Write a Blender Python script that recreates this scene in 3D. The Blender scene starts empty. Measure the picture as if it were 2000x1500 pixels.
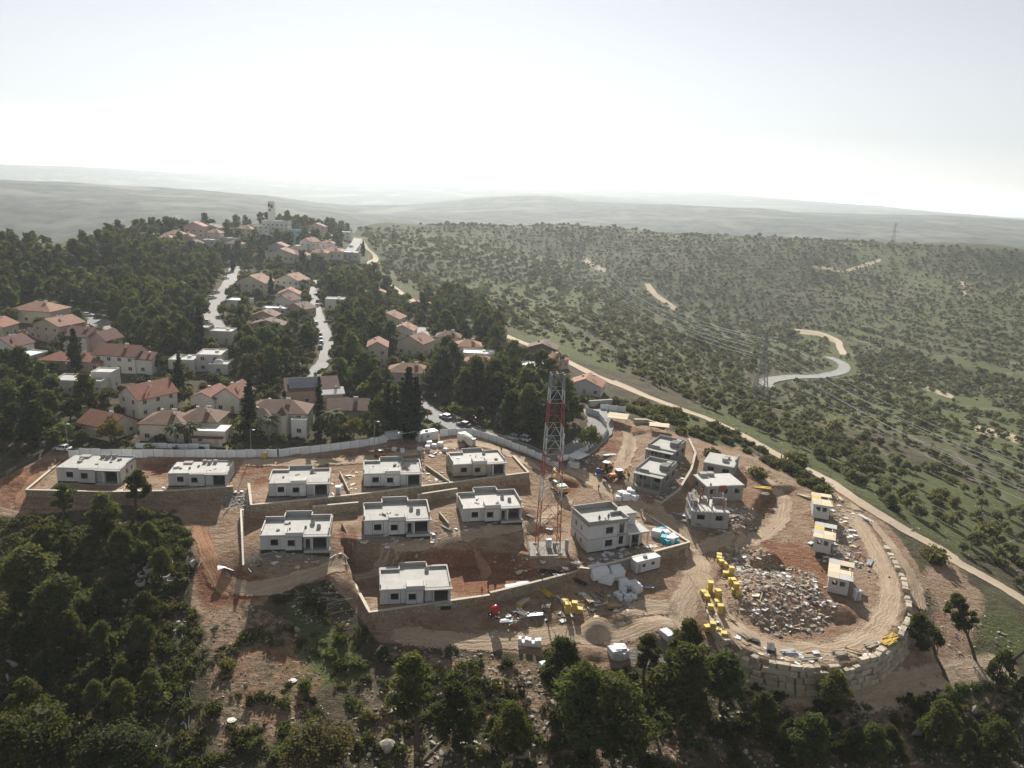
import bpy, math, random
import numpy as np
from mathutils import Vector, Matrix

scene = bpy.context.scene
COL = scene.collection
rad = math.radians

# ------------------------------------------------------------------ camera
CAM_Z, PITCH, ROLL, FPX = 80.0, rad(14.6), rad(2.5), 1522.0
cam_d = bpy.data.cameras.new('camera')
cam_d.sensor_fit = 'HORIZONTAL'; cam_d.sensor_width = 36.0
cam_d.lens = 36.0 * FPX / 2000.0
cam_d.clip_start = 0.5; cam_d.clip_end = 120000
cam = bpy.data.objects.new('camera', cam_d); COL.objects.link(cam)
CAM_R = Matrix.Rotation(rad(90) - PITCH, 3, 'X') @ Matrix.Rotation(ROLL, 3, 'Z')
cam.matrix_world = Matrix.Translation((0, 0, CAM_Z)) @ CAM_R.to_4x4()
scene.camera = cam
scene.render.resolution_x = 1024; scene.render.resolution_y = 768

# ------------------------------------------------------------------ sky and sun
SUN_EL, SUN_AZ = rad(33), rad(-6.5)          # azimuth measured from +Y towards +X
world = bpy.data.worlds.new('World'); scene.world = world; world.use_nodes = True
wt = world.node_tree
sky = wt.nodes.new('ShaderNodeTexSky'); sky.sky_type = 'NISHITA'; sky.sun_disc = False
sky.sun_elevation = SUN_EL; sky.sun_rotation = SUN_AZ
sky.altitude = 400; sky.air_density = 1.0; sky.dust_density = 0.35; sky.ozone_density = 2.5
bg = wt.nodes['Background']; bg.inputs['Strength'].default_value = 0.066
hsv = wt.nodes.new('ShaderNodeHueSaturation'); hsv.inputs['Saturation'].default_value = 0.22   # milky winter sky
wt.links.new(sky.outputs['Color'], hsv.inputs['Color']); wt.links.new(hsv.outputs['Color'], bg.inputs['Color'])
sun_d = bpy.data.lights.new('sun', 'SUN'); sun_d.energy = 5.0; sun_d.angle = rad(0.6); sun_d.color = (1, 0.955, 0.88)
sun = bpy.data.objects.new('sun', sun_d); COL.objects.link(sun)
to_sun = Vector((math.sin(SUN_AZ) * math.cos(SUN_EL), math.cos(SUN_AZ) * math.cos(SUN_EL), math.sin(SUN_EL)))
sun.rotation_euler = to_sun.to_track_quat('Z', 'Y').to_euler()
sun.location = (0, 200, 300)

vs = scene.view_settings
vs.view_transform = 'Standard'; vs.look = 'None'; vs.exposure = 0.5; vs.gamma = 1.0; vs.use_curve_mapping = False
scene.display_settings.display_device = 'sRGB'
cy = scene.cycles
cy.use_denoising = True; cy.max_bounces = 5; cy.diffuse_bounces = 2; cy.glossy_bounces = 2
cy.transmission_bounces = 3; cy.volume_bounces = 1; cy.transparent_max_bounces = 6
cy.use_adaptive_sampling = True; cy.adaptive_threshold = 0.015
cy.sample_clamp_indirect = 4.0

RNG = np.random.default_rng(7)
random.seed(7)
CR = np.array(CAM_R)

def ray(px, py):
    v = CR @ np.array([(px - 1000.0) / FPX, (750.0 - py) / FPX, -1.0])
    return v / math.hypot(v[0], v[1])            # unit horizontal length

def project(x, y, z):
    p = np.stack([np.asarray(x, float), np.asarray(y, float), np.asarray(z, float) - CAM_Z], -1) @ CR
    w = np.maximum(-p[..., 2], 1e-3)
    return 1000 + FPX * p[..., 0] / w, 750 - FPX * p[..., 1] / w

def at_z(px, py, z):                               # the point of the pixel's ray at height z
    v = ray(px, py); t = (z - CAM_Z) / v[2]
    return np.array([v[0] * t, v[1] * t, z])

def at_d(px, py, d):
    v = ray(px, py)
    return np.array([v[0] * d, v[1] * d, CAM_Z + v[2] * d])

def inside(poly, x, y):
    x = np.asarray(x, float); y = np.asarray(y, float)
    r = np.zeros(x.shape, bool); n = len(poly)
    for i in range(n):
        x1, y1 = poly[i]; x2, y2 = poly[(i + 1) % n]
        if y1 == y2: continue
        c = ((y1 > y) != (y2 > y)) & (x < (x2 - x1) * (y - y1) / (y2 - y1) + x1)
        r ^= c
    return r

def seg_dist(poly, x, y, closed=True):
    best = np.full(np.shape(x), 1e9)
    n = len(poly)
    for i in range(n if closed else n - 1):
        x1, y1 = poly[i][:2]; x2, y2 = poly[(i + 1) % n][:2]
        dx, dy = x2 - x1, y2 - y1
        t = np.clip(((x - x1) * dx + (y - y1) * dy) / max(dx * dx + dy * dy, 1e-9), 0, 1)
        best = np.minimum(best, np.hypot(x - x1 - t * dx, y - y1 - t * dy))
    return best

def sstep(a, b, v):
    t = np.clip((v - a) / (b - a), 0, 1)
    return t * t * (3 - 2 * t)

def vnoise(x, y, seed=0):                           # value noise, -1..1
    xi = np.floor(x).astype(np.int64); yi = np.floor(y).astype(np.int64)
    fx = x - xi; fy = y - yi
    fx = fx * fx * (3 - 2 * fx); fy = fy * fy * (3 - 2 * fy)
    def h(a, b):
        n = (a * 374761393 + b * 668265263 + seed * 1442695041) & 0xffffffff
        n = ((n ^ (n >> 13)) * 1274126177) & 0xffffffff
        return ((n ^ (n >> 16)) & 0xffff) / 32767.5 - 1
    a = h(xi, yi); b = h(xi + 1, yi); c = h(xi, yi + 1); d = h(xi + 1, yi + 1)
    return (a * (1 - fx) + b * fx) * (1 - fy) + (c * (1 - fx) + d * fx) * fy

def fbm(x, y, octaves=4, seed=0):
    s = 0; a = 1
    for o in range(octaves):
        s = s + a * vnoise(x * 2 ** o + 17.3 * o, y * 2 ** o - 9.1 * o, seed + o); a *= 0.5
    return s / 1.9
# ------------------------------------------------------------------ terrain: heights at image points (z given, or distance d given)
ZP = [
 # slope towards the camera
 (0,1500,-9),(300,1500,-9),(600,1500,-9),(900,1500,-9.5),(1200,1500,-10.8),(1500,1500,-13),(1800,1500,-16.5),(2000,1500,-19.5),
 (0,1350,-5.5),(250,1350,-5),(500,1350,-5.4),(750,1350,-6.4),(1000,1380,-7.6),(1300,1400,-9.2),(1600,1420,-11.8),(1900,1400,-16),
 (60,1200,-2),(250,1200,-1.5),(430,1200,-1.3),(560,1260,-3.4),(700,1275,-4.6),(620,1190,-1.5),
 (735,1240,-3.3),(850,1225,-3),(955,1200,-2.4),(1050,1170,-1.6),(1150,1128,.5),(1250,1112,.2),(1345,1090,0),
 (1100,1200,-2.6),(1250,1180,-1.7),(1340,1125,-.8),(1000,1245,-4),(850,1265,-4.4),(1250,1275,-5),(1370,1255,-5.2),(1150,1295,-5.5),(950,1275,-5),
 (1330,1050,1.5),(1250,990,3.6),(1180,950,5),(1120,920,6),(1080,890,7.5),(1400,1050,1.2),
 (1070,1072,3.6),(1110,1050,3.4),(900,1065,4.3),(750,1090,4.2),(640,1112,3.2),(550,1140,1.6),(440,1140,.8),
 (1000,1095,1.2),(930,1095,1.2),(870,1105,1.2),(980,1140,.2),(1050,1120,.8),
 (575,1078,6),(772,1047,6),(955,1017,6.5),(490,1080,5.4),(660,1062,5.8),(860,1030,6),(480,1010,6.5),
 (600,1005,6.6),(800,985,6.6),(980,962,6.8),(1040,950,6.8),
 (600,900,10.6),(760,880,10.6),(900,866,10.6),(300,888,11.2),(130,888,11.4),(545,890,11),(700,870,11),(905,850,10.6),(1000,882,9.4),(1060,915,8),
 (200,985,7),(400,985,7),(60,1000,6),(0,960,8),(150,1080,3),(350,1080,3.6),(420,1050,4.3),(0,1080,3),
 (1268,945,7),(1300,905,8.4),(1200,850,9.5),(1180,800,11),(1140,830,10.5),(1300,990,4.4),(1345,950,5),(1370,905,6.4),
 (1400,1015,4),(1400,925,6),(1450,905,6),(1500,960,4),(1600,1005,2.4),(1610,1070,1),(1650,1155,-1.6),(1480,1035,2.3),(1560,1085,.8),
 (1520,1150,-1.2),(1420,1130,-.6),(1400,1180,-2.6),
 (1420,1280,-7.2),(1500,1310,-8.0),(1600,1328,-8.4),(1700,1316,-8.4),(1785,1256,-8.4),(1795,1180,-8),(1770,1090,-5),(1700,990,-2),
 (1400,1310,-8),(1500,1350,-9.8),(1700,1360,-11),(1830,1330,-11.5),(1950,1300,-14),
 # dirt road along the ridge flank
 (1430,850,4),(1500,893,2.5),(1600,958,.5),(1690,1010,-2.5),(1800,1082,-6),(1880,1130,-8.5),(1970,1190,-11),(1290,790,7),(1150,720,9),(1010,665,11),(880,625,12),
 (1700,930,-8),(1850,1000,-13),(1990,1085,-16),(1990,1000,-21),(1800,850,-24),(1990,850,-35),(1600,850,-13),(1480,782,-23),(1300,700,-10),(1200,660,-3),(1380,750,-10),
 (1640,730,-40),(1750,770,-38),(1990,770,-41),(1550,700,-38),(1450,680,-30),(1350,650,-26),
 (1400,620,-33),(1600,640,-39),(1800,640,-30),(1990,640,-22),(1600,560,-18),(1900,560,-4),(1400,540,-8),(1990,530,4),
 (1000,600,2),(850,560,6),(750,520,11),(900,480,16),(1100,505,-3),(1200,560,-15),(1270,600,-23),(1150,620,-8),(1050,640,2),(1250,500,5),
 # village ridge
 (850,790,11),(950,760,11),(700,780,13),(1100,780,10.5),(500,780,13),(300,800,12.5),(100,820,12),(0,850,11),(0,750,13.5),(200,700,15.5),(400,690,15.5),
 (600,690,14.5),(640,600,15.5),(800,690,13),(900,640,12.5),(750,600,14),(420,620,17.5),(500,560,20),(650,520,20.5),(700,500,21),(250,600,19),(0,640,19),
 (150,555,23),(540,452,34),(690,478,27),(600,480,29),(400,500,26),(300,520,25),
]
DP = [
 (0,517,430),(120,507,440),(220,485,470),(300,462,540),(400,452,600),(470,447,640),(590,450,670),(650,455,690),(690,462,720),
 (720,441,950),(900,437,1000),(1100,438,1050),(1200,446,1080),(1300,457,1100),(1500,463,1100),(1700,473,1100),(1850,481,1100),(2000,489,1100),
 (50,480,1700),(200,455,1700),(400,432,1800),(560,420,2000),
 (0,347,3000),(100,350,3000),(250,363,3000),(450,380,2900),(560,393,2900),(660,418,2800),
 (0,318,6500),(150,321,6500),(300,332,6800),(500,342,7000),(700,352,8000),
 (800,425,2500),(1000,425,2500),(980,381,4600),(880,402,3800),(1120,403,3300),(1060,392,3300),(1230,420,3000),(1200,385,5500),
 (1500,445,2400),(1800,470,2300),(2000,478,2300),(1500,405,5500),(2000,432,4500),(1300,372,8500),(1750,405,7000),
]
P = [at_z(*q) for q in ZP] + [at_d(*q) for q in DP]
def pol(az, d, z): P.append(np.array([math.sin(rad(az)) * d, math.cos(rad(az)) * d, z]))
for az in (-30, -24, -18): pol(az, 620, -10); pol(az, 900, -95); pol(az, 1250, -140)
for az in (-12, -6): pol(az, 900, 15); pol(az, 1300, -60)
for az in (-14, -4, 4, 12, 20, 28, 34): pol(az, 1350, -30); pol(az, 1700, -90)
for az in (-30, -20, -12): pol(az, 3700, -90); pol(az, 4600, -120)
for az in range(-35, 36, 10): pol(az, 9500, -120); pol(az, 14000, -110); pol(az, 24000, -90); pol(az, 42000, -90)
for az, zz in ((-50, 8), (-68, 10), (46, -30), (66, -30)):
    pol(az, 60, zz - 18); pol(az, 140, zz - 4); pol(az, 250, zz); pol(az, 500, zz - 10); pol(az, 1000, zz - 30); pol(az, 3000, -40); pol(az, 9000, -120)
for az in (-35, -18, 0, 18, 35): pol(az, 75, -15 - 0.1 * max(az, 0)); pol(az, 35, -21)
P = np.array(P)
pu = np.arctan2(P[:, 0], P[:, 1]); pv = np.log(np.hypot(P[:, 0], P[:, 1])); NPT = len(P)
def kern(du, dv): return -np.sqrt(du * du + dv * dv + 0.0016)
A = np.zeros((NPT + 3, NPT + 3))
A[:NPT, :NPT] = kern(pu[:, None] - pu[None], pv[:, None] - pv[None]) + np.eye(NPT) * 0.004
A[:NPT, NPT:] = np.stack([np.ones(NPT), pu, pv], 1); A[NPT:, :NPT] = A[:NPT, NPT:].T
WGT = np.linalg.solve(A, np.concatenate([P[:, 2], [0, 0, 0]]))
def base_z(x, y):
    u = np.arctan2(x, y).ravel(); v = np.log(np.hypot(x, y)).ravel(); out = np.zeros(len(u))
    for i in range(0, len(u), 20000):
        s = slice(i, i + 20000)
        out[s] = kern(u[s, None] - pu[None], v[s, None] - pv[None]) @ WGT[:NPT] + WGT[NPT] + u[s] * WGT[NPT + 1] + v[s] * WGT[NPT + 2]
    return out.reshape(np.shape(x))

def wpoly(pts, z=None):                           # image points (px,py[,z]) -> world points
    return [at_z(p[0], p[1], p[2] if len(p) > 2 else z) for p in pts]

# level yards cut into the slope
YARD_1 = wpoly([(672,1106),(722,1200),(840,1183),(957,1166),(1040,1141),(985,1118),(900,1106),(800,1122)], 0.0)
YARD_2S = wpoly([(1132,1112),(1150,1114),(1250,1088),(1346,1062),(1262,1006),(1140,1048)], 2.5)
YARD_3 = wpoly([(486,948),(491,990),(690,970),(880,946),(1032,926),(1002,893),(860,905),(660,925)], 9.4)
YARD_4 = wpoly([(52,960),(210,964),(330,962),(455,953),(462,925),(280,905),(118,905)], 9.4)
RING = wpoly([(1382,1178,-2.6),(1400,1225,-3.4),(1432,1262,-3.9),(1490,1290,-4.3),(1560,1303,-4.5),(1640,1300,-4.5),(1705,1280,-4.3),(1755,1240,-4.0),(1772,1190,-3.5),
              (1760,1130,-2.7),(1722,1060,-1.6),(1680,1000,-.6),(1600,950,1.0),(1500,960,3.4),(1440,1060,1.2)])
WALLC = wpoly([(1225,905,7.4),(1240,960,6.0),(1292,986,5.6),(1326,960,6.4),(1350,920,7.3),(1358,888,7.8),(1345,860,8.4),(1290,840,9.0),(1235,850,8.8)])
PAD = wpoly([(1016,1082),(1118,1090),(1124,1046),(1036,1040)], 3.6)
TERR = [(PAD, 1.6), (YARD_1, .55), (YARD_2S, .55), (YARD_3, .55), (YARD_4, .55), (RING, .9), (WALLC, .6)]

def add_mound(z, x, y, c, r, h, ry=None, rot=0, p=2):
    ry = ry or r; dx = x - c[0]; dy = y - c[1]
    ca, sa = math.cos(rot), math.sin(rot)
    q = np.sqrt(((dx * ca + dy * sa) / r) ** 2 + ((-dx * sa + dy * ca) / ry) ** 2)
    return z + h * np.clip(1 - q ** p, 0, 1)

MOUNDS = [  # centre (image point at z), radii, height
 (at_z(1515, 1150, 0), 13, 2.6, 10, rad(20)), (at_z(1500, 1085, 1), 4.2, 3.2, 3.4, 0), (at_z(1640, 1190, -2.5), 4, 1.6, 3, 0),
 (at_z(1165, 1232, -3.5), 3.2, 1.8, 2.8, 0), (at_z(945, 975, 7), 5, 1.2, 2.5, rad(20)), (at_z(560, 1000, 6.6), 5, 1.4, 2.5, rad(10)), (at_z(1230, 945, 6), 4, .8, 3, 0),
 (at_z(1020, 1000, 6), 5, 1.4, 3, 0), (at_z(1105, 942, 5.6), 4.5, 1.3, 3, 0), (at_z(640, 1165, -.5), 9, 1.0, 4, rad(15)), (at_z(980, 1215, -3.3), 8, .9, 3, rad(15)),
 (at_z(1200, 1215, -3.3), 7, .8, 2, rad(25)), (at_z(1290, 1240, -4.5), 6, .9, 4, 0), (at_z(870, 1095, 2), 4.5, -1.2, 2.6, rad(20)), (at_z(960, 1085, 1.5), 6, -1.0, 3, rad(20)),
 (at_z(1010, 1080, 1.5), 4, -.8, 3, 0), (at_z(930, 940, 9.4), 1, 0, 1, 0), (at_z(1160, 1280, -5.4), 5, .6, 2, 0),
]

def ground(x, y, detail=True):
    z = base_z(x, y); d = np.hypot(x, y)
    for c, r, h, ry, ro in MOUNDS[3:]: z = add_mound(z, x, y, c, r, h, ry, ro)
    for poly, bl in TERR:
        xs = np.array([p[0] for p in poly]); ys = np.array([p[1] for p in poly]); zs = np.array([p[2] for p in poly])
        m = (x > xs.min() - 2) & (x < xs.max() + 2) & (y > ys.min() - 2) & (y < ys.max() + 2)
        if not m.any(): continue
        c = np.linalg.lstsq(np.stack([xs, ys, np.ones(len(xs))], 1), zs, rcond=None)[0]
        xm, ym = x[m], y[m]
        sd = seg_dist(poly, xm, ym) * np.where(inside([p[:2] for p in poly], xm, ym), 1, -1)
        w = sstep(-bl, 0.0, sd)
        z[m] = z[m] * (1 - w) + (c[0] * xm + c[1] * ym + c[2]) * w
    for c, r, h, ry, ro in MOUNDS[:3]: z = add_mound(z, x, y, c, r, h, ry, ro)
    if detail:
        near = 1 - sstep(250, 500, d)
        z = z + near * ((0.17 + .1 * sstep(.2, .6, fbm(x / 9, y / 9, 2, 15))) * fbm(x / 2.6, y / 2.6, 3, 5) + 0.35 * fbm(x / 14, y / 14, 3, 9) * sstep(0, 1, wild_of(x, y, z)))
        site = 1 - wild_of(x, y, z)
        z = z + near * site * .95 * np.clip(fbm(x / 5.5, y / 5.5, 3, 35) - .22, 0, 1)
        rx, ry = x - MOUNDS[0][0][0], y - MOUNDS[0][0][1]; z = z + np.exp(-((rx / 11) ** 2 + (ry / 9) ** 2) ** 2) * .9 * fbm(x / 3.2, y / 3.2, 3, 45)
        far = sstep(300, 700, d) * (1 - sstep(1300, 1800, d))
        z = z + far * 3.0 * fbm(x / 70, y / 70, 4, 3)
        ff = sstep(1300, 2200, d)
        z = z + ff * (44 * fbm(x / 1500, y / 1500, 5, 11) * (1 + 1.3 * sstep(6000, 16000, d)) + 5 * fbm(x / 160, y / 160, 3, 21))
    return z

SITE_PX = [(0,935),(60,905),(120,880),(545,888),(700,866),(905,842),(1060,905),(1100,890),(1190,800),(1240,825),(1360,855),(1440,880),(1560,945),(1650,965),(1700,1010),(1800,1130),(1790,1230),(1850,1290),
           (1990,1310),(1850,1345),(1700,1352),(1500,1335),(1400,1300),(1330,1290),(1160,1310),(1050,1280),(900,1262),(740,1255),(690,1190),(640,1130),(560,1150),(490,1160),(430,1220),(370,1190),(390,1060),(350,1010),(250,985),(120,1000),(50,1010),(0,1010)]
def wild_of(x, y, z):                               # 1 outside the building site
    px, py = project(x, y, z); d = np.hypot(x, y)
    return 1.0 - (inside(SITE_PX, px, py) & (d < 300))

TH = np.concatenate([np.arange(-70, -40, 1.0), np.arange(-40, 40.001, 0.2), np.arange(41, 71, 1.0)])
DD = np.concatenate([np.arange(34, 92, 3.0), np.arange(94, 262, 0.4)])
r_ = [DD[-1]]
while r_[-1] < 1450: r_.append(r_[-1] * 1.0062)
while r_[-1] < 14000: r_.append(r_[-1] * 1.018)
while r_[-1] < 41000: r_.append(r_[-1] * 1.035)
DD = np.concatenate([DD, r_[1:]])
TH = np.radians(TH); NT, ND = len(TH), len(DD)
GX = np.sin(TH)[None, :] * DD[:, None]; GY = np.cos(TH)[None, :] * DD[:, None]
GZ = ground(GX, GY)
def ground_z(x, y):
    x = np.asarray(x, float); y = np.asarray(y, float)
    u = np.interp(np.arctan2(x, y), TH, np.arange(NT)); v = np.interp(np.hypot(x, y), DD, np.arange(ND))
    i = np.minimum(u.astype(int), NT - 2); j = np.minimum(v.astype(int), ND - 2); fu = u - i; fv = v - j
    return (GZ[j, i] * (1 - fu) + GZ[j, i + 1] * fu) * (1 - fv) + (GZ[j + 1, i] * (1 - fu) + GZ[j + 1, i + 1] * fu) * fv
_T = np.concatenate([np.arange(60, 300, 0.25), np.geomspace(300, 13900, 4000)])
def hit(px, py, dmin=0):                            # where the pixel's ray meets the ground
    v = ray(px, py); t = _T[_T > dmin]
    below = CAM_Z + v[2] * t < ground_z(v[0] * t, v[1] * t)
    k = int(np.argmax(below)) if below.any() else len(t) - 1
    d = t[k]; x, y = v[0] * d, v[1] * d
    return np.array([x, y, float(ground_z(x, y))])
# ------------------------------------------------------------------ materials
MATS = {}
class N:                                            # tiny node helper
    def __init__(s, m): s.t = m.node_tree; s.n = s.t.nodes; s.l = s.t.links
    def __call__(s, typ, **kw):
        n = s.n.new(typ)
        for k, v in kw.items(): setattr(n, k, v)
        return n
    def put(s, sock, v):
        if hasattr(v, 'is_output') or isinstance(v, bpy.types.NodeSocket): s.l.new(v, sock)
        else:
            if isinstance(v, (tuple, list)) and len(v) == 3 and sock.type == 'RGBA': v = (*v, 1)
            sock.default_value = v
    def math(s, op, a, b=None, c=None, clamp=False):
        n = s('ShaderNodeMath', operation=op, use_clamp=clamp)
        for i, v in enumerate((a, b, c)):
            if v is not None: s.put(n.inputs[i], v)
        return n.outputs[0]
    def mix(s, f, a, b, blend='MIX'):
        n = s('ShaderNodeMix', data_type='RGBA', blend_type=blend)
        s.put(n.inputs[0], f); s.put(n.inputs[6], a); s.put(n.inputs[7], b); return n.outputs[2]
    def noise(s, vec, scale, detail=3, rough=.55, dist=0):
        n = s('ShaderNodeTexNoise'); s.put(n.inputs['Vector'], vec)
        n.inputs['Scale'].default_value = scale; n.inputs['Detail'].default_value = detail
        n.inputs['Roughness'].default_value = rough; n.inputs['Distortion'].default_value = dist
        return n.outputs['Fac']
    def ramp(s, v, a, b, lo=0.0, hi=1.0):
        n = s('ShaderNodeMapRange'); s.put(n.inputs[0], v); n.inputs[1].default_value = a; n.inputs[2].default_value = b
        n.inputs[3].default_value = lo; n.inputs[4].default_value = hi; return n.outputs[0]

def new_mat(name):
    m = bpy.data.materials.new(name); m.use_nodes = True
    return m, N(m), m.node_tree.nodes['Principled BSDF']

def mat(name, color, rough=.85, color2=None, scale=1.5, amount=.5, fine=None, bump=0, bscale=8, metal=0, spec=.3, space='obj', jitter=0, streak=0):
    """a plain surface: two colours mixed by noise, fine grain, optional bump and per-object variation"""
    if name in MATS: return MATS[name]
    m, g, b = new_mat(name); MATS[name] = m
    if space == 'obj': vec = g('ShaderNodeTexCoord').outputs['Object']
    else: vec = g('ShaderNodeNewGeometry').outputs['Position']
    c2 = color2 or tuple(c * .72 for c in color)
    n1 = g.noise(vec, scale, 5, .6)
    col = g.mix(g.ramp(n1, .35, .68, 0, 1 if color2 else amount), color, c2)
    n2 = g.noise(vec, scale * 9, 3, .7)
    col = g.mix(.55, col, g.mix(g.ramp(n2, .3, .7), tuple(c * .8 for c in color), tuple(min(1, c * 1.18) for c in color)), 'MIX') if fine is None else col
    if streak:
        mp = g('ShaderNodeMapping'); g.put(mp.inputs[0], vec); mp.inputs['Scale'].default_value = (3, 3, .25)
        col = g.mix(g.ramp(g.noise(mp.outputs[0], 2.2, 4, .65), .48, .75, 0, streak), col, tuple(c * .45 for c in color))
    if jitter:
        oi = g('ShaderNodeObjectInfo'); hs = g('ShaderNodeHueSaturation')
        g.put(hs.inputs['Value'], g.ramp(oi.outputs['Random'], 0, 1, 1 - jitter, 1 + jitter)); g.put(hs.inputs['Color'], col); col = hs.outputs[0]
    g.put(b.inputs['Base Color'], col); b.inputs['Roughness'].default_value = rough
    b.inputs['Metallic'].default_value = metal; b.inputs['Specular IOR Level'].default_value = spec
    if bump:
        bp = g('ShaderNodeBump'); bp.inputs['Strength'].default_value = 1; bp.inputs['Distance'].default_value = bump
        g.put(bp.inputs['Height'], g.noise(vec, bscale, 4, .65)); g.put(b.inputs['Normal'], bp.outputs[0])
    return m

def leaf_mat(name, c1, c2, jitter=.3, trans=.35, warm=.04):
    m, g, b = new_mat(name); MATS[name] = m
    geo = g('ShaderNodeNewGeometry'); oi = g('ShaderNodeObjectInfo')
    n = g.noise(geo.outputs['Position'], .55, 3, .6)
    col = g.mix(g.ramp(n, .32, .68), c1, c2)
    hs = g('ShaderNodeHueSaturation')
    g.put(hs.inputs['Value'], g.ramp(oi.outputs['Random'], 0, 1, 1 - jitter, 1 + jitter))
    g.put(hs.inputs['Hue'], g.ramp(g.math('FRACT', g.math('MULTIPLY', oi.outputs['Random'], 7.31)), 0, 1, .5 - warm, .5 + warm * .5))
    g.put(hs.inputs['Color'], col)
    g.put(b.inputs['Base Color'], hs.outputs[0]); b.inputs['Roughness'].default_value = .75; b.inputs['Specular IOR Level'].default_value = .15
    tr = g('ShaderNodeBsdfTranslucent'); g.put(tr.inputs[0], g.mix(1.0, hs.outputs[0], (1.25, 1.2, .6), 'MULTIPLY'))
    mx = g('ShaderNodeMixShader'); mx.inputs[0].default_value = trans
    g.put(mx.inputs[1], b.outputs[0]); g.put(mx.inputs[2], tr.outputs[0])
    g.put(m.node_tree.nodes['Material Output'].inputs['Surface'], mx.outputs[0])
    return m

def ground_material():
    m, g, b = new_mat('ground')
    geo = g('ShaderNodeNewGeometry'); pos = geo.outputs['Position']
    at = g('ShaderNodeAttribute', attribute_name='zone'); sp = g('ShaderNodeSeparateColor'); g.put(sp.inputs[0], at.outputs['Color'])
    soil_m, grass_m, red_m = sp.outputs; terr_m = at.outputs['Alpha']
    at2 = g('ShaderNodeAttribute', attribute_name='zone_two'); sp2 = g('ShaderNodeSeparateColor'); g.put(sp2.inputs[0], at2.outputs['Color'])
    gravel_m, far_m, path_m = sp2.outputs; band_m = at2.outputs['Alpha']
    nA = g.noise(pos, .035, 4, .6); nB = g.noise(pos, .16, 5, .62); nC = g.noise(pos, .9, 4, .65); nD = g.noise(pos, 4.5, 3, .7)
    # wild scrub ground
    wild = g.mix(g.ramp(nB, .35, .65), (.075, .064, .04), (.15, .12, .08))
    wild = g.mix(g.ramp(nC, .42, .66, 0, .75), wild, (.05, .05, .026))
    wild = g.mix(g.ramp(nD, .6, .76, 0, .6), wild, (.3, .27, .22))
    grass = g.mix(g.ramp(nC, .35, .65), (.078, .098, .034), (.135, .148, .058))
    gm = g.math('ADD', g.math('MULTIPLY', grass_m, 1.15), g.math('MULTIPLY', g.math('ADD', nB, g.math('MULTIPLY', nA, .6)), .95))
    gm = g.math('ADD', gm, g.math('MULTIPLY', band_m, .42))
    gm = g.ramp(gm, 1.08, 1.32)
    wild = g.mix(g.math('MULTIPLY', gm, .9), wild, grass)
    # stone terrace lines following the contours
    sx = g('ShaderNodeSeparateXYZ'); g.put(sx.inputs[0], pos)
    zz = g.math('ADD', g.math('MULTIPLY', sx.outputs[2], .36), g.math('MULTIPLY', g.noise(pos, .02, 3, .5), 3.0))
    fr = g.math('FRACT', zz)
    line = g.math('MULTIPLY', g.ramp(fr, .0, .1), g.ramp(fr, .24, .16))
    line = g.math('MULTIPLY', g.math('MULTIPLY', line, terr_m), g.ramp(nB, .38, .55))
    wild = g.mix(g.math('MULTIPLY', line, .75), wild, (.2, .175, .13))
    # far hills
    f1 = g.noise(pos, .0035, 5, .6); f2 = g.noise(pos, .02, 4, .7)
    far = g.mix(g.ramp(f2, .4, .62), (.022, .03, .018), (.085, .085, .06))
    far = g.mix(g.ramp(f1, .52, .64, 0, .7), far, (.2, .19, .14))
    wild = g.mix(far_m, wild, far)
    # bare building-site soil
    wv = g('ShaderNodeMapping'); g.put(wv.inputs[0], pos); wv.inputs['Rotation'].default_value = (0, 0, rad(25)); wv.inputs['Scale'].default_value = (.18, 1.6, 1)
    tr = g.noise(wv.outputs[0], 1.0, 4, .6, .6)
    soil = g.mix(g.ramp(nB, .36, .64), (.375, .27, .185), (.275, .17, .108))
    soil = g.mix(g.ramp(tr, .42, .66, 0, .7), soil, (.46, .35, .25))
    rr = g.ramp(g.math('ADD', red_m, g.math('MULTIPLY', g.math('SUBTRACT', nB, .5), 1.5)), .3, .75)
    red = g.mix(g.ramp(nC, .35, .65), (.20, .088, .05), (.31, .155, .09))
    soil = g.mix(rr, soil, red)
    soil = g.mix(g.ramp(nC, .34, .46, .6, 0), soil, (.22, .12, .07))
    soil = g.mix(g.ramp(nD, .36, .5, .6, 0), soil, (.14, .08, .05))
    soil = g.mix(g.ramp(nD, .6, .72, 0, .5), soil, (.55, .46, .37))
    soil = g.mix(g.ramp(g.math('ADD', gravel_m, g.math('MULTIPLY', g.math('SUBTRACT', nC, .5), .8)), .35, .7), soil,
                 g.mix(g.ramp(nD, .35, .65), (.15, .14, .125), (.38, .36, .33)))
    sm = g.ramp(g.math('ADD', soil_m, g.math('MULTIPLY', g.math('SUBTRACT', g.math('ADD', g.math('MULTIPLY', nC, .5), g.math('MULTIPLY', nB, .5)), .5), 1.5)), .38, .6)
    col = g.mix(sm, wild, soil)
    col = g.mix(g.ramp(g.math('ADD', path_m, g.math('MULTIPLY', g.math('SUBTRACT', nC, .5), .9)), .35, .65), col, g.mix(g.ramp(nD, .3, .7), (.43, .33, .22), (.55, .45, .33)))
    g.put(b.inputs['Base Color'], col); b.inputs['Roughness'].default_value = .95; b.inputs['Specular IOR Level'].default_value = .1
    bp = g('ShaderNodeBump'); bp.inputs['Strength'].default_value = .9; bp.inputs['Distance'].default_value = .55
    hgt = g.math('ADD', g.math('MULTIPLY', nC, 1.1), g.math('ADD', g.math('MULTIPLY', nD, .38), g.math('MULTIPLY', tr, .5)))
    g.put(bp.inputs['Height'], hgt); g.put(b.inputs['Normal'], bp.outputs[0])
    return m
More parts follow.
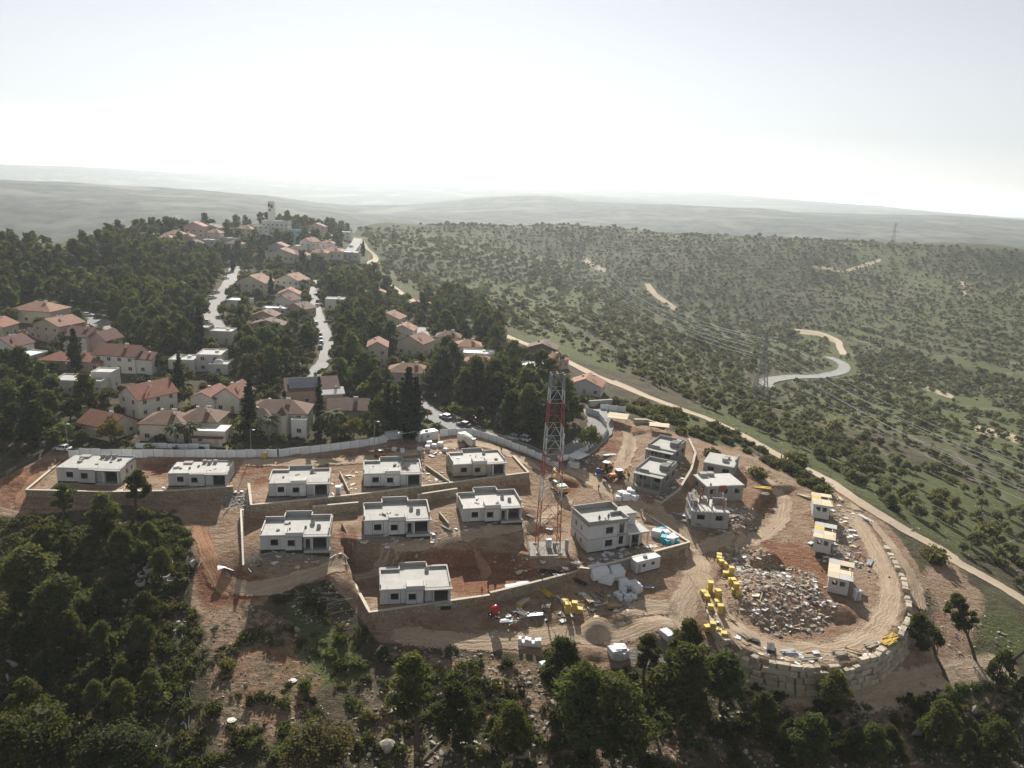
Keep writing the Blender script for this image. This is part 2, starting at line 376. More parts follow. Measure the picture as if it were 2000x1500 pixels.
# ------------------------------------------------------------------ helpers that link objects
def link(o): COL.objects.link(o); return o
def tag(o, label=None, cat=None, group=None, kind=None):
    if label: o['label'] = label
    if cat: o['category'] = cat
    if group: o['group'] = group
    if kind or cat: o['kind'] = kind or 'thing'
    return o
def mesh_obj(name, verts, faces, mats=None, fmat=None, parent=None, smooth=False):
    me = bpy.data.meshes.new(name)
    verts = np.asarray(verts, dtype=np.float32)
    if isinstance(faces, np.ndarray) and faces.ndim == 2:
        nf, k = faces.shape
        me.vertices.add(len(verts)); me.vertices.foreach_set('co', verts.ravel())
        me.loops.add(nf * k); me.loops.foreach_set('vertex_index', faces.astype(np.int32).ravel())
        me.polygons.add(nf); me.polygons.foreach_set('loop_start', np.arange(0, nf * k, k, dtype=np.int32))
        me.update(calc_edges=True)
    else:
        me.from_pydata(verts.tolist(), [], [list(f) for f in faces])
    for m in (mats if isinstance(mats, (list, tuple)) else [mats] if mats else []): me.materials.append(m)
    if fmat is not None: me.polygons.foreach_set('material_index', np.asarray(fmat, dtype=np.int32))
    if smooth: me.polygons.foreach_set('use_smooth', np.ones(len(me.polygons), bool))
    o = bpy.data.objects.new(name, me); link(o)
    if parent: o.parent = parent
    return o
def empty(name, loc=(0, 0, 0), rz=0, scale=1):
    o = bpy.data.objects.new(name, None); link(o); o.location = loc; o.rotation_euler = (0, 0, rz)
    o.empty_display_size = .5
    if scale != 1: o.scale = (scale,) * 3
    return o

# ------------------------------------------------------------------ the ground sheet
PX, PY = project(GX, GY, GZ); DIST = np.hypot(GX, GY)
def soft(poly, feather=6, dmax=320, dmin=0):          # image-point outline on the ground -> 0..1 per vertex
    xs = [p[0] for p in poly]; ys = [p[1] for p in poly]
    m = (PX > min(xs) - 3 * feather) & (PX < max(xs) + 3 * feather) & (PY > min(ys) - 3 * feather) & (PY < max(ys) + 3 * feather) & (DIST < dmax) & (DIST > dmin)
    out = np.zeros(PX.shape)
    if m.any():
        x, y = PX[m], PY[m]
        sd = seg_dist(poly, x, y) * np.where(inside(poly, x, y), 1, -1)
        out[m] = sstep(-feather, feather, sd)
    return out
def stroke(pts, w, dmax=320, dmin=0):                  # a track: (px,py) line with half width w px
    xs = [p[0] for p in pts]; ys = [p[1] for p in pts]
    m = (PX > min(xs) - 3 * w) & (PX < max(xs) + 3 * w) & (PY > min(ys) - 3 * w) & (PY < max(ys) + 3 * w) & (DIST < dmax) & (DIST > dmin)
    out = np.zeros(PX.shape)
    if m.any(): out[m] = 1 - sstep(w * .5, w * 1.6, seg_dist(pts, PX[m], PY[m], False))
    return out
mx = np.maximum
soil = soft(SITE_PX, 7)
soil = mx(soil, stroke([(375,1000),(395,1060),(420,1110),(450,1150),(500,1160)], 22))
soil = mx(soil, .52 * soft([(380,1180),(470,1160),(560,1190),(610,1260),(640,1330),(600,1420),(520,1490),(430,1480),(400,1380),(375,1280)], 30))
soil = mx(soil, stroke([(0,985),(60,940),(110,900)], 22))
soil = mx(soil, .7 * stroke([(1840,1135),(1880,1180),(1850,1270)], 45))
soil = mx(soil, .55 * soft([(740,1262),(1060,1290),(1150,1330),(1060,1400),(900,1380),(760,1330)], 22))
soil = mx(soil, .42 * soft([(700,1330),(1100,1340),(1480,1390),(2000,1380),(2000,1500),(640,1500)], 30))
soil = mx(soil, .5 * soft([(1400,1325),(1700,1370),(1990,1330),(1990,1400),(1700,1440),(1400,1380)], 25))
soil = mx(soil, .75 * stroke([(1700,1010),(1760,1080),(1800,1150)], 16))
soil = mx(soil, .8 * stroke([(1440,880),(1560,945),(1640,985)], 9))
grass = np.clip(.12 + .25 * sstep(250, 400, DIST), 0, 1) * np.ones(PX.shape)
grass = mx(grass, .30 * soft([(700,450),(1100,430),(2000,480),(2000,1500),(1850,1280),(1760,1080),(1400,820),(1000,640),(740,540)], 10, 1500))
grass = mx(grass, .5 * soft([(1290,800),(1420,780),(1600,850),(1800,900),(2000,980),(2000,1110),(1850,1090),(1620,940),(1430,850)], 25, 600))
grass = mx(grass, .85 * soft([(1700,1030),(1800,1110),(1900,1190),(2000,1230),(2000,1290),(1860,1200),(1790,1150)], 14, 400))
grass = mx(grass, .95 * soft([(1500,920),(1580,970),(1640,990),(1600,950),(1520,900)], 8, 400))
grass = mx(grass, .85 * soft([(1270,790),(1330,850),(1420,870),(1460,880),(1420,845),(1300,785)], 9, 400))
grass = mx(grass, .75 * soft([(770,455),(960,450),(1000,462),(900,470),(790,466)], 6, 1500, 500))
grass = mx(grass, .72 * soft([(740,470),(960,470),(940,490),(760,490)], 8, 1500, 500))
grass = mx(grass, .8 * soft([(1140,505),(1170,515),(1195,535),(1150,530)], 6, 1500, 500))
grass = mx(grass, .72 * soft([(930,560),(1000,545),(1150,560),(1190,620),(1000,600)], 14, 1500, 300))
grass = mx(grass, .75 * soft([(1000,660),(1090,640),(1150,680),(1260,740),(1180,720)], 12, 1500, 250))
grass = mx(grass, .85 * stroke([(978,545),(962,570),(955,590)], 6, 1500, 300))
grass = mx(grass, .78 * soft([(1670,480),(1800,485),(1830,500),(1760,520),(1660,510)], 10, 1500, 500))
grass = mx(grass, .72 * soft([(1650,500),(1780,520),(1990,600),(1990,640),(1800,580)], 14, 1500, 400))
grass = mx(grass, .9 * stroke([(1650,700),(1665,715),(1655,730)], 10, 1500, 300))
grass = mx(grass, .72 * soft([(1740,730),(1860,760),(1990,800),(1990,900),(1850,840)], 14, 1000, 250))
grass = mx(grass, .62 * soft([(560,1150),(700,1260),(720,1330),(600,1350),(540,1300)], 20))
grass = mx(grass, .6 * soft([(1000,1100),(1080,1090),(1130,1130),(1000,1160),(970,1150)], 10))
for pts, w in (([(600,820),(700,790),(860,800),(860,840),(720,860)], 10), ([(1090,830),(1130,860),(1100,890),(1040,870)], 8)):
    grass = mx(grass, .5 * soft(pts, w))
red = .18 * np.ones(PX.shape)
for pts, w, a in (([(370,1080),(450,1110),(560,1140),(500,1175),(390,1190)], 12, .95), ([(0,915),(110,895),(60,960),(0,1010)], 12, .8), ([(270,900),(330,900),(330,940),(280,930)], 8, .7),
                  ([(790,1080),(870,1070),(1000,1080),(1060,1120),(950,1165),(880,1160),(870,1120),(720,1110)], 10, .9), ([(600,890),(820,870),(1000,880),(830,895),(650,915),(470,935),(470,905)], 8, .6),
                  ([(1170,830),(1250,830),(1230,900),(1180,880)], 10, .65), ([(1470,1050),(1560,1060),(1640,1110),(1600,1200),(1500,1080)], 12, .85), ([(1440,890),(1560,960),(1500,1020),(1440,980)], 14, .55),
                  ([(1080,930),(1140,940),(1120,970),(1070,960)], 6, .8), ([(1560,1090),(1700,1060),(1740,1140),(1680,1100)], 10, .5), ([(660,1030),(700,1030),(700,1090),(660,1080)], 8, .7),
                  ([(560,1200),(640,1220),(690,1300),(600,1400),(480,1420),(430,1300)], 30, .45), ([(430,970),(490,960),(490,930),(640,905),(640,925)], 10, .6), ([(1500,1230),(1650,1250),(1740,1150),(1720,1080),(1700,1160),(1620,1220)], 14, .4)):
    red = mx(red, a * soft(pts, w))
terrm = soft([(560,560),(720,445),(2000,488),(2000,1000),(1700,880),(1300,720),(1000,640)], 20, 1500, 260)
gravel = np.zeros(PX.shape)
for pts, w, a in (([(505,1075),(655,1060),(650,1095),(500,1105),(480,1120),(480,1085)], 8, .85), ([(690,1045),(850,1030),(840,1062),(700,1070)], 8, .8), ([(890,1020),(1020,1005),(1020,1030),(890,1040)], 8, .8), ([(540,1150),(650,1140),(690,1180),(680,1230),(580,1215)], 10, .95),
                  ([(430,955),(490,960),(485,1000),(430,985)], 8, .9), ([(1280,950),(1330,1000),(1440,1040),(1340,1030)], 10, .5), ([(1150,1085),(1270,1062),(1280,1080),(1160,1110)], 6, .8), ([(1220,1265),(1300,1240),(1320,1290),(1230,1320)], 10, .95),
                  ([(1400,1060),(1450,1045),(1500,1060),(1430,1075)], 8, .6), ([(660,990),(720,985),(720,1000),(660,1002)], 6, .8), ([(1380,1000),(1480,990),(1480,1030),(1400,1040)], 10, .5), ([(1100,1080),(1150,1100),(1060,1120),(1040,1095)], 10, .4)):
    gravel = mx(gravel, a * .72 * soft(pts, w * 1.6))
farm = sstep(1150, 1500, DIST)
path = np.zeros(PX.shape)
for pts, w, d0 in (([(1140,505),(1155,518),(1180,527)], 4, 500), ([(1265,560),(1275,572),(1300,590),(1318,602)], 4, 400), ([(1880,575),(1892,560),(1878,552)], 3.5, 400), ([(1590,520),(1650,530),(1720,508)], 3, 400),
                   ([(1740,740),(1800,755),(1860,775)], 3.5, 300), ([(1910,838),(1960,850),(2000,862)], 7, 200), ([(1560,648),(1600,652),(1635,668)], 3.5, 300), ([(1200,745),(1240,762),(1310,795)], 3, 150), ([(700,790),(640,770)], 3, 150)):
    path = mx(path, stroke(pts, w, 1500, d0))
def terrace_phase(x, y, z):
    ph = z / 2.7 + .8 * fbm(x / 120, y / 120, 2, 41); return ph - np.floor(ph)
_ph = terrace_phase(GX, GY, GZ); band = terrm * sstep(.5, .6, _ph) * (1 - sstep(.88, .98, _ph)) * sstep(-.25, .25, fbm(GX / 60, GY / 60, 3, 43))
idx = np.arange(ND * NT).reshape(ND, NT)
q = np.stack([idx[:-1, :-1], idx[:-1, 1:], idx[1:, 1:], idx[1:, :-1]], -1).reshape(-1, 4)
GROUND = mesh_obj('ground', np.stack([GX, GY, GZ], -1).reshape(-1, 3), q, ground_material(), smooth=True)
tag(GROUND, kind='structure')
for nm, chans in (('zone', (soil, grass, red, terrm)), ('zone_two', (gravel, farm, path, band))):
    ca = GROUND.data.color_attributes.new(nm, 'FLOAT_COLOR', 'POINT')
    ca.data.foreach_set('color', np.stack(chans, -1).astype(np.float32).ravel())

# ------------------------------------------------------------------ haze: one closed box of pale air
hz = 43000.0
HAZE_LO = float(GZ.min()) - 1.5; HAZE_HI = 135.0
v = [(sx * hz, sy * hz, z) for z in (HAZE_LO, HAZE_HI) for sx, sy in ((-1, -1), (1, -1), (1, 1), (-1, 1))]
hm = bpy.data.materials.new('haze'); hm.use_nodes = True
ht = hm.node_tree; ht.nodes.remove(ht.nodes['Principled BSDF'])
pvn = ht.nodes.new('ShaderNodeVolumePrincipled')
pvn.inputs['Color'].default_value = (.88, .95, 1.0, 1); pvn.inputs['Density'].default_value = 1.2e-4; pvn.inputs['Anisotropy'].default_value = .5
ht.links.new(pvn.outputs[0], ht.nodes['Material Output'].inputs['Volume'])
HAZE = mesh_obj('haze', v, [(3, 2, 1, 0), (4, 5, 6, 7), (0, 1, 5, 4), (1, 2, 6, 5), (2, 3, 7, 6), (3, 0, 4, 7)], hm)
tag(HAZE, 'pale haze lying over the hills and valleys', 'haze', kind='stuff')
# ------------------------------------------------------------------ mesh builder
class MB:
    def __init__(s): s.v = []; s.f = []; s.m = []
    def add(s, verts, faces, mi=0):
        o = len(s.v); s.v += [tuple(map(float, p)) for p in verts]
        s.f += [tuple(i + o for i in f) for f in faces]; s.m += [mi] * len(faces); return s
    def box(s, x0, x1, y0, y1, z0, z1, mi=0, taper=0, bev=0):
        t = taper
        if bev:                                       # chamfered top rim and vertical edges
            b = bev; ring = lambda e, z: [(x0 + b - e, y0, z), (x1 - b + e, y0, z), (x1, y0 + b - e, z), (x1, y1 - b + e, z), (x1 - b + e, y1, z), (x0 + b - e, y1, z), (x0, y1 - b + e, z), (x0, y0 + b - e, z)]
            top = [(x0 + 2 * b, y0 + b, z1), (x1 - 2 * b, y0 + b, z1), (x1 - b, y0 + 2 * b, z1), (x1 - b, y1 - 2 * b, z1), (x1 - 2 * b, y1 - b, z1), (x0 + 2 * b, y1 - b, z1), (x0 + b, y1 - 2 * b, z1), (x0 + b, y0 + 2 * b, z1)]
            V = ring(0, z0) + ring(0, z1 - b) + top
            F = [tuple(range(7, -1, -1)), tuple(range(16, 24))] + [(r * 8 + i, r * 8 + (i + 1) % 8, r * 8 + 8 + (i + 1) % 8, r * 8 + 8 + i) for r in (0, 1) for i in range(8)]
            return s.add(V, F, mi)
        V = [(x0, y0, z0), (x1, y0, z0), (x1, y1, z0), (x0, y1, z0), (x0 + t, y0 + t, z1), (x1 - t, y0 + t, z1), (x1 - t, y1 - t, z1), (x0 + t, y1 - t, z1)]
        return s.add(V, [(3, 2, 1, 0), (4, 5, 6, 7), (0, 1, 5, 4), (1, 2, 6, 5), (2, 3, 7, 6), (3, 0, 4, 7)], mi)
    def tube(s, pts, r, n=6, mi=0, cap=True):
        pts = [Vector(p) for p in pts]; rs = r if isinstance(r, (list, tuple)) else [r] * len(pts); o = len(s.v)
        for i, p in enumerate(pts):
            d = (pts[min(i + 1, len(pts) - 1)] - pts[max(i - 1, 0)]).normalized()
            a = d.cross(Vector((0, 0, 1)) if abs(d.z) < .9 else Vector((1, 0, 0))).normalized(); b = a.cross(d)
            for k in range(n):
                t = 2 * math.pi * k / n; q = p + (a * math.cos(t) + b * math.sin(t)) * rs[i]; s.v.append(tuple(q))
        for i in range(len(pts) - 1):
            for k in range(n):
                s.f.append((o + i * n + k, o + i * n + (k + 1) % n, o + (i + 1) * n + (k + 1) % n, o + (i + 1) * n + k)); s.m.append(mi)
        if cap:
            s.f.append(tuple(o + k for k in range(n))); s.f.append(tuple(o + (len(pts) - 1) * n + n - 1 - k for k in range(n))); s.m += [mi, mi]
        return s
    def cyl(s, x, y, z0, z1, r, r2=None, n=12, mi=0): return s.tube([(x, y, z0), (x, y, z1)], [r, r if r2 is None else r2], n, mi)
    def bar(s, a, b, w, mi=0): return s.tube([a, b], w * .6, 4, mi)
    def lathe(s, prof, n=16, mi=0, c=(0, 0, 0)):
        o = len(s.v)
        for r, z in prof:
            for k in range(n):
                t = 2 * math.pi * k / n; s.v.append((c[0] + r * math.cos(t), c[1] + r * math.sin(t), c[2] + z))
        for i in range(len(prof) - 1):
            for k in range(n): s.f.append((o + i * n + k, o + i * n + (k + 1) % n, o + (i + 1) * n + (k + 1) % n, o + (i + 1) * n + k)); s.m.append(mi)
        return s
    def panel(s, x0, x1, z0, z1, y0, t, holes=(), mi=0):
        """an upright slab in the xz plane (thickness t towards +y) with rectangular openings (x0,x1,z0,z1)"""
        xs = sorted({x0, x1, *[h[0] for h in holes], *[h[1] for h in holes]}); zs = sorted({z0, z1, *[h[2] for h in holes], *[h[3] for h in holes]})
        solid = lambda i, j: 0 <= i < len(xs) - 1 and 0 <= j < len(zs) - 1 and not any(h[0] <= (xs[i] + xs[i + 1]) / 2 <= h[1] and h[2] <= (zs[j] + zs[j + 1]) / 2 <= h[3] for h in holes)
        V = [(x, y, z) for y in (y0, y0 + t) for z in zs for x in xs]; nx, nz = len(xs), len(zs); I = lambda k, j, i: k * nx * nz + j * nx + i
        F = []
        for j in range(nz - 1):
            for i in range(nx - 1):
                if not solid(i, j): continue
                F += [(I(0, j, i), I(0, j, i + 1), I(0, j + 1, i + 1), I(0, j + 1, i)), (I(1, j, i + 1), I(1, j, i), I(1, j + 1, i), I(1, j + 1, i + 1))]
                if not solid(i - 1, j): F.append((I(1, j, i), I(0, j, i), I(0, j + 1, i), I(1, j + 1, i)))
                if not solid(i + 1, j): F.append((I(0, j, i + 1), I(1, j, i + 1), I(1, j + 1, i + 1), I(0, j + 1, i + 1)))
                if not solid(i, j - 1): F.append((I(0, j, i + 1), I(0, j, i), I(1, j, i), I(1, j, i + 1)))
                if not solid(i, j + 1): F.append((I(0, j + 1, i), I(0, j + 1, i + 1), I(1, j + 1, i + 1), I(1, j + 1, i)))
        return s.add(V, F, mi)
    def xf(s, M):
        s.v = [tuple(M @ Vector(p)) for p in s.v]; return s
    def build(s, name, mats, parent=None, smooth=False):
        return mesh_obj(name, s.v, s.f, mats, s.m, parent, smooth)

def part(parent, name, m, *boxes, smooth=False, **kw):
    b = MB()
    for q in boxes: b.box(*q, **kw)
    return b.build(name, m, parent, smooth)
KIDS = {}
def copy_tree(o, parent=None):
    c = o.copy(); link(c)
    if parent: c.parent = parent
    for ch in [k for k in bpy.data.objects if k.parent is o] if o.name not in KIDS else KIDS[o.name]:
        copy_tree(ch, c)
    return c
def freeze(o):                                       # remember an object's children so that copies are quick
    ks = list(o.children); KIDS[o.name] = ks
    for k in ks: freeze(k)
    return o
def frame2(a, b, z=None):                            # base corners in the photo -> origin, heading, length
    p = at_z(*a, z) if z is not None else hit(*a); r = at_z(*b, z if z is not None else p[2])
    return p, math.atan2(r[1] - p[1], r[0] - p[0]), math.hypot(r[0] - p[0], r[1] - p[1])

# ------------------------------------------------------------------ surfaces used by the buildings
conc = mat('concrete', (.43, .42, .395), .9, (.31, .30, .28), .5, streak=.35, bump=.02, bscale=5)
conc_roof = mat('roof_screed', (.54, .525, .485), .92, (.37, .355, .325), .45, jitter=.12, bump=.02, bscale=3)
conc_panel = mat('concrete_panel', (.58, .575, .56), .85, (.44, .435, .42), .35, streak=.3, jitter=.13)
conc_dark = mat('raw_concrete', (.23, .225, .21), .95, (.15, .145, .13), .8, bump=.03, bscale=4, streak=.4)
bitumen = mat('bitumen_coating', (.025, .025, .027), .6)
insul = mat('foam_board', (.66, .68, .68), .8, jitter=.08)
block = mat('concrete_block', (.33, .325, .31), .95, (.25, .245, .235), 1.2, bump=.03, bscale=6)
timber = mat('timber', (.46, .34, .19), .85, (.33, .23, .12), 1.3, jitter=.25)
timber_pale = mat('pale_timber', (.66, .56, .40), .85, (.52, .42, .28), 1.1, jitter=.15)
timber_grey = mat('weathered_timber', (.33, .29, .24), .9, (.22, .19, .15), 1.2, jitter=.3)
shutter_y = mat('yellow_formwork', (.62, .42, .07), .7, (.48, .32, .06), 1.2, jitter=.12)
steel = mat('steel', (.38, .39, .40), .5, metal=.6)
dark_steel = mat('dark_steel', (.06, .06, .065), .55, metal=.3)
rust_steel = mat('rusty_steel', (.24, .10, .05), .8)
brick_red = mat('red_brick', (.30, .10, .06), .9, (.21, .075, .045), 2.5)
white_paint = mat('white_paint', (.78, .78, .76), .55, jitter=.04)
plaster = mat('white_plaster', (.66, .64, .60), .9, (.55, .53, .48), .35, streak=.25)
plaster_cream = mat('cream_plaster', (.60, .53, .42), .9, (.50, .44, .34), .35, streak=.25)
plaster_tan = mat('tan_plaster', (.44, .35, .26), .9, (.36, .28, .20), .4, streak=.25)
plaster_pink = mat('pink_plaster', (.50, .38, .33), .9, (.42, .31, .27), .4, streak=.2)
plaster_grey = mat('grey_plaster', (.38, .38, .38), .9, (.30, .30, .30), .4, streak=.25)
plaster_blue = mat('turquoise_plaster', (.30, .52, .56), .9, (.25, .44, .48), .4)
plaster_yellow = mat('yellow_plaster', (.56, .50, .31), .9, (.48, .42, .26), .4)
glass = mat('window_glass', (.03, .035, .04), .12, spec=.6)
frame_m = mat('window_frame', (.55, .55, .54), .6)
flat_white = mat('white_roof_coating', (.80, .80, .79), .7, (.68, .68, .67), .6)
def tile_mat(name, c1, c2):
    m, g, b = new_mat(name); MATS[name] = m
    vec = g('ShaderNodeTexCoord').outputs['Object']
    col = g.mix(g.ramp(g.noise(vec, .5, 4, .6), .35, .65), c1, c2)
    col = g.mix(g.ramp(g.noise(vec, 3.2, 3, .7), .52, .75, 0, .6), col, tuple(c * .5 for c in c1))
    w = g('ShaderNodeTexWave', bands_direction='Z'); g.put(w.inputs[0], vec); w.inputs['Scale'].default_value = 1.7; w.inputs['Distortion'].default_value = .4
    w2 = g('ShaderNodeTexWave', bands_direction='DIAGONAL'); g.put(w2.inputs[0], vec); w2.inputs['Scale'].default_value = 1.3
    col = g.mix(g.ramp(w.outputs['Fac'], 0, .5, .45, 0), col, tuple(c * .42 for c in c1))
    oi = g('ShaderNodeObjectInfo'); hs = g('ShaderNodeHueSaturation'); g.put(hs.inputs['Value'], g.ramp(oi.outputs['Random'], 0, 1, .8, 1.2)); g.put(hs.inputs['Color'], col)
    g.put(b.inputs['Base Color'], hs.outputs[0]); b.inputs['Roughness'].default_value = .8; b.inputs['Specular IOR Level'].default_value = .25
    bp = g('ShaderNodeBump'); bp.inputs['Distance'].default_value = .05; g.put(bp.inputs['Height'], g.math('ADD', w.outputs['Fac'], w2.outputs['Fac'])); g.put(b.inputs['Normal'], bp.outputs[0])
    return m
tile_red = tile_mat('red_roof_tiles', (.30, .118, .068), (.23, .088, .055))
tile_dark = tile_mat('dark_red_roof_tiles', (.20, .07, .05), (.155, .055, .042))
tile_brown = tile_mat('brown_roof_tiles', (.21, .125, .085), (.16, .095, .065))
tile_pale = tile_mat('pale_roof_tiles', (.40, .205, .125), (.32, .16, .10))
def stone_mat(name, c1, c2, scale, joint=(.16, .13, .09)):
    m, g, b = new_mat(name); MATS[name] = m
    vec = g('ShaderNodeNewGeometry').outputs['Position']
    mp = g('ShaderNodeMapping'); g.put(mp.inputs[0], vec); mp.inputs['Scale'].default_value = (1, 1, 1.5)
    vo = g('ShaderNodeTexVoronoi'); g.put(vo.inputs['Vector'], mp.outputs[0]); vo.inputs['Scale'].default_value = scale
    ve = g('ShaderNodeTexVoronoi', feature='DISTANCE_TO_EDGE'); g.put(ve.inputs['Vector'], mp.outputs[0]); ve.inputs['Scale'].default_value = scale
    sp = g('ShaderNodeSeparateColor'); g.put(sp.inputs[0], vo.outputs['Color'])
    col = g.mix(sp.outputs[0], c1, c2)
    col = g.mix(g.ramp(g.noise(vec, .5, 4, .6), .45, .75, 0, .5), col, tuple(c * .5 for c in c2))
    col = g.mix(g.ramp(ve.outputs['Distance'], .02, .09, 1, 0), col, joint)
    g.put(b.inputs['Base Color'], col); b.inputs['Roughness'].default_value = .9; b.inputs['Specular IOR Level'].default_value = .15
    bp = g('ShaderNodeBump'); bp.inputs['Distance'].default_value = .08; g.put(bp.inputs['Height'], g.ramp(ve.outputs['Distance'], 0, .2)); g.put(b.inputs['Normal'], bp.outputs[0])
    return m
masonry = stone_mat('rubble_masonry', (.50, .42, .31), (.36, .29, .20), 1.9)
coping_m = mat('coping_stone', (.60, .53, .43), .9, (.48, .42, .33), .6, jitter=.1)
raw_block = mat('tan_block', (.40, .35, .28), .95, (.30, .26, .20), .9, bump=.03, bscale=4)
rock_m = mat('limestone', (.40, .365, .31), .95, (.20, .18, .15), .9, bump=.1, bscale=2.5, jitter=.2)
boulder_m = mat('quarry_stone', (.52, .45, .35), .95, (.34, .27, .19), .7, bump=.08, bscale=3, jitter=.2, streak=.3)
rubble_m = mat('rubble_stone', (.46, .40, .33), .95, (.27, .175, .12), 1.2, bump=.06, bscale=4, jitter=.4)

# ------------------------------------------------------------------ unfinished single-storey houses
def win(parent, x, z, w, h, y, out=-1, m=None):
    """bare window opening trim: frame, pale strip painting sun on the lintel and a sill"""
    f = MB(); t = .07
    f.box(x, x + w, y + .003, y + .14, z + h - .16, z + h)  # beige strip: sunlight on the lintel put in as colour
    o = f.build('window', m or coping_m, parent)
    part(o, 'sill', conc, (x - .08, x + w + .08, y - .14, y + .06, z - .09, z - .003))
    return o

def plot_house(name, W=14.0, D=9.4, variant='low'):
    r = empty(name)
    H = 3.25
    pl = .35
    part(r, 'plinth', bitumen, (0.05, W - .05, .05, D - .05, -1.2, pl), (5.2, 8.7, -.55, .1, -1.2, pl - .01), (8.8, W, -.75, .12, -1.2, pl - .06))
    part(r, 'porch', conc, (8.85, W + .1, -.95, .9, -.2, pl - .02))
    part(r, 'floor', conc_dark, (.25, W - .25, .25, D - .25, pl - .05, pl + .02))  # dark tone of the floor deepens the shade in the rooms
    # front: panels with bare openings
    cuts = [(0.0, 1.7, None, 0), (1.77, 3.98, (2.05, 3.6, 1.3, 2.75), 0), (4.05, 5.2, None, 0), (5.23, 7.1, (5.55, 7.0, 1.3, 2.75), -.5), (7.17, 8.7, None, -.5), (8.77, 10.3, None, .12), (10.37, W, (10.65, 13.4, .36, 2.85), .12)]
    if variant == 'porch': cuts[5] = (8.73, 10.3, (9.15, 10.0, .36, 2.5), .12)
    for x0, x1, hole, y in cuts:
        o = MB().panel(x0, x1, pl, H, y, .22, [hole] if hole else []).build('panel', conc_panel, r)
        if hole and hole[2] > 1: win(r, hole[0], hole[2], hole[1] - hole[0], hole[3] - hole[2], y + .05)
    MB().panel(0, .55, pl, H, 0, .2).xf(Matrix.Translation((5.2, -.5, 0)) @ Matrix.Rotation(rad(90), 4, 'Z')).build('panel', conc_panel, r)
    MB().panel(0, .62, pl, H, 0, .2).xf(Matrix.Translation((8.7, -.5, 0)) @ Matrix.Rotation(rad(90), 4, 'Z')).build('panel', conc_panel, r)
    for x in (10.35, 13.55): part(r, 'porch_post', conc_panel, (x, x + .28, -.5, -.22, pl - .02, H))
    # sides and back
    for X in (.22, W):
        y = .24
        for k, yy in enumerate((2.4, 4.7, 7.0, D)):
            hole = [(.6, 1.5, 1.4, 2.5)] if k in (1, 2) else []
            MB().panel(0, yy - y - .03, pl, H, 0, .22, hole).xf(Matrix.Translation((X, y, 0)) @ Matrix.Rotation(rad(90), 4, 'Z')).build('panel', conc_panel, r)
            y = yy
    for k in range(5):
        x0 = .24 + k * 2.7; x1 = min(x0 + 2.66, W - .24)
        MB().panel(x0, x1, pl, H, D - .22, .22).build('panel', conc_panel, r)
    part(r, 'inner_wall', conc_dark, (5.0, 5.2, .3, D - .3, pl + .02, H), (8.6, 8.8, 1.5, D - .3, pl + .02, H), (5.2, 8.6, 4.6, 4.8, pl + .02, H))
    # roof deck
    part(r, 'roof_slab', conc, (-.12, W + .12, -.02, D + .12, H, H + .28), (5.1, 8.8, -.62, -.02, H, H + .28), (8.8, W + .3, -.9, -.02, H + .02, H + .26))
    z = H + .28
    part(r, 'roof_screed', conc_roof, (.1, W - .1, .12, D - .1, z, z + .05))
    t = .2
    if variant == 'bare':
        part(r, 'parapet', block, (W - .1, W + .1, 3.5, D, z, z + .35), (W - 5, W - .1, D - .15, D + .1, z, z + .35))
        for x, y, h in ((6.6, 6.6, .9), (7.9, 6.2, .95), (9.2, 6.6, .9)):
            o = MB().panel(x, x + .95, z + .05, z + h, y, .9).build('roof_shaft', block, r); part(o, 'shaft_shade', dark_steel, (x + .15, x + .8, y + .15, y + .75, z + h, z + h + .01))  # dark plate on the solid block paints the shade of the shaft mouth
        part(r, 'stair_block', conc, (2.0, 4.2, D - 1.8, D - .3, z + .05, z + .45))
    else:
        hi = .95 if variant == 'porch' else .55
        segs = [(0, t, 1.2, D - 2.2, z + .05, z + .5), (0, 3.9, D - 2.2, D - 2.0, z + .05, z + hi), (3.9, 4.1, D - 2.2, D, z + .05, z + hi), (4.1, W - 4.4, D - t, D, z + .05, z + hi + .35),
                (W - 4.4, W - 4.2, D - 1.6, D, z + .05, z + hi), (W - 4.2, W, D - 1.6, D - 1.4, z + .05, z + hi), (W - t, W, 1.0, D - 1.6, z + .05, z + hi)]
        for q in segs: part(r, 'parapet', block, q)
        for q in segs: part(r, 'parapet_cap', conc_roof, (q[0] - .03, q[1] + .03, q[2] - .03, q[3] + .03, q[5] + .002, q[5] + .06))
        part(r, 'raised_front', conc_panel, (5.15, 8.75, -.6, -.4, H + .281, z + .85), (5.15, 5.35, -.4, 2.2, z + .051, z + .85), (8.55, 8.75, -.4, 2.2, z + .051, z + .85))
        if variant == 'low': part(r, 'raised_deck', conc_roof, (5.352, 8.548, -.39, 2.6, z + .052, z + .45))
        for x, y in ((10.2, 4.6), (11.6, 3.0)) if variant == 'porch' else ((9.6, 6.6),):
            o = MB().lathe([(.45, 0), (.45, .75), (.38, .75), (.38, .2)], 12, 0, (x, y, z + .05)).build('roof_shaft', block, r)
    rebar = MB()
    for x, y in ((1.2, .3), (4.6, .3), (9.0, .5), (13.7, .4), (13.7, 5), (.2, 6)):
        for k in (0, .18): rebar.bar((x + k, y, z), (x + k + .03, y + .02, z + .75), .022)
    rebar.build('rebar', rust_steel, r)['kind'] = 'stuff'
    return r
def put2(o, a, b, z, W=14.0):
    p, h, L = frame2(a, b, z); o.location = p; o.rotation_euler = (0, 0, h); s = L / W; o.scale = (s, s, min(1.08, max(.92, s))); return o
low = plot_house('unfinished_house', variant='low'); freeze(low)
porch = plot_house('unfinished_house', variant='porch'); freeze(porch)
bare = plot_house('unfinished_house', D=8.0, variant='bare'); freeze(bare)
G = 'unfinished single-storey houses on the building site'
put2(low, (742.5, 1184), (880, 1176.5), 0.0); tag(low, 'unfinished concrete house standing nearest the camera inside the lowest stone-walled yard', 'house', G)
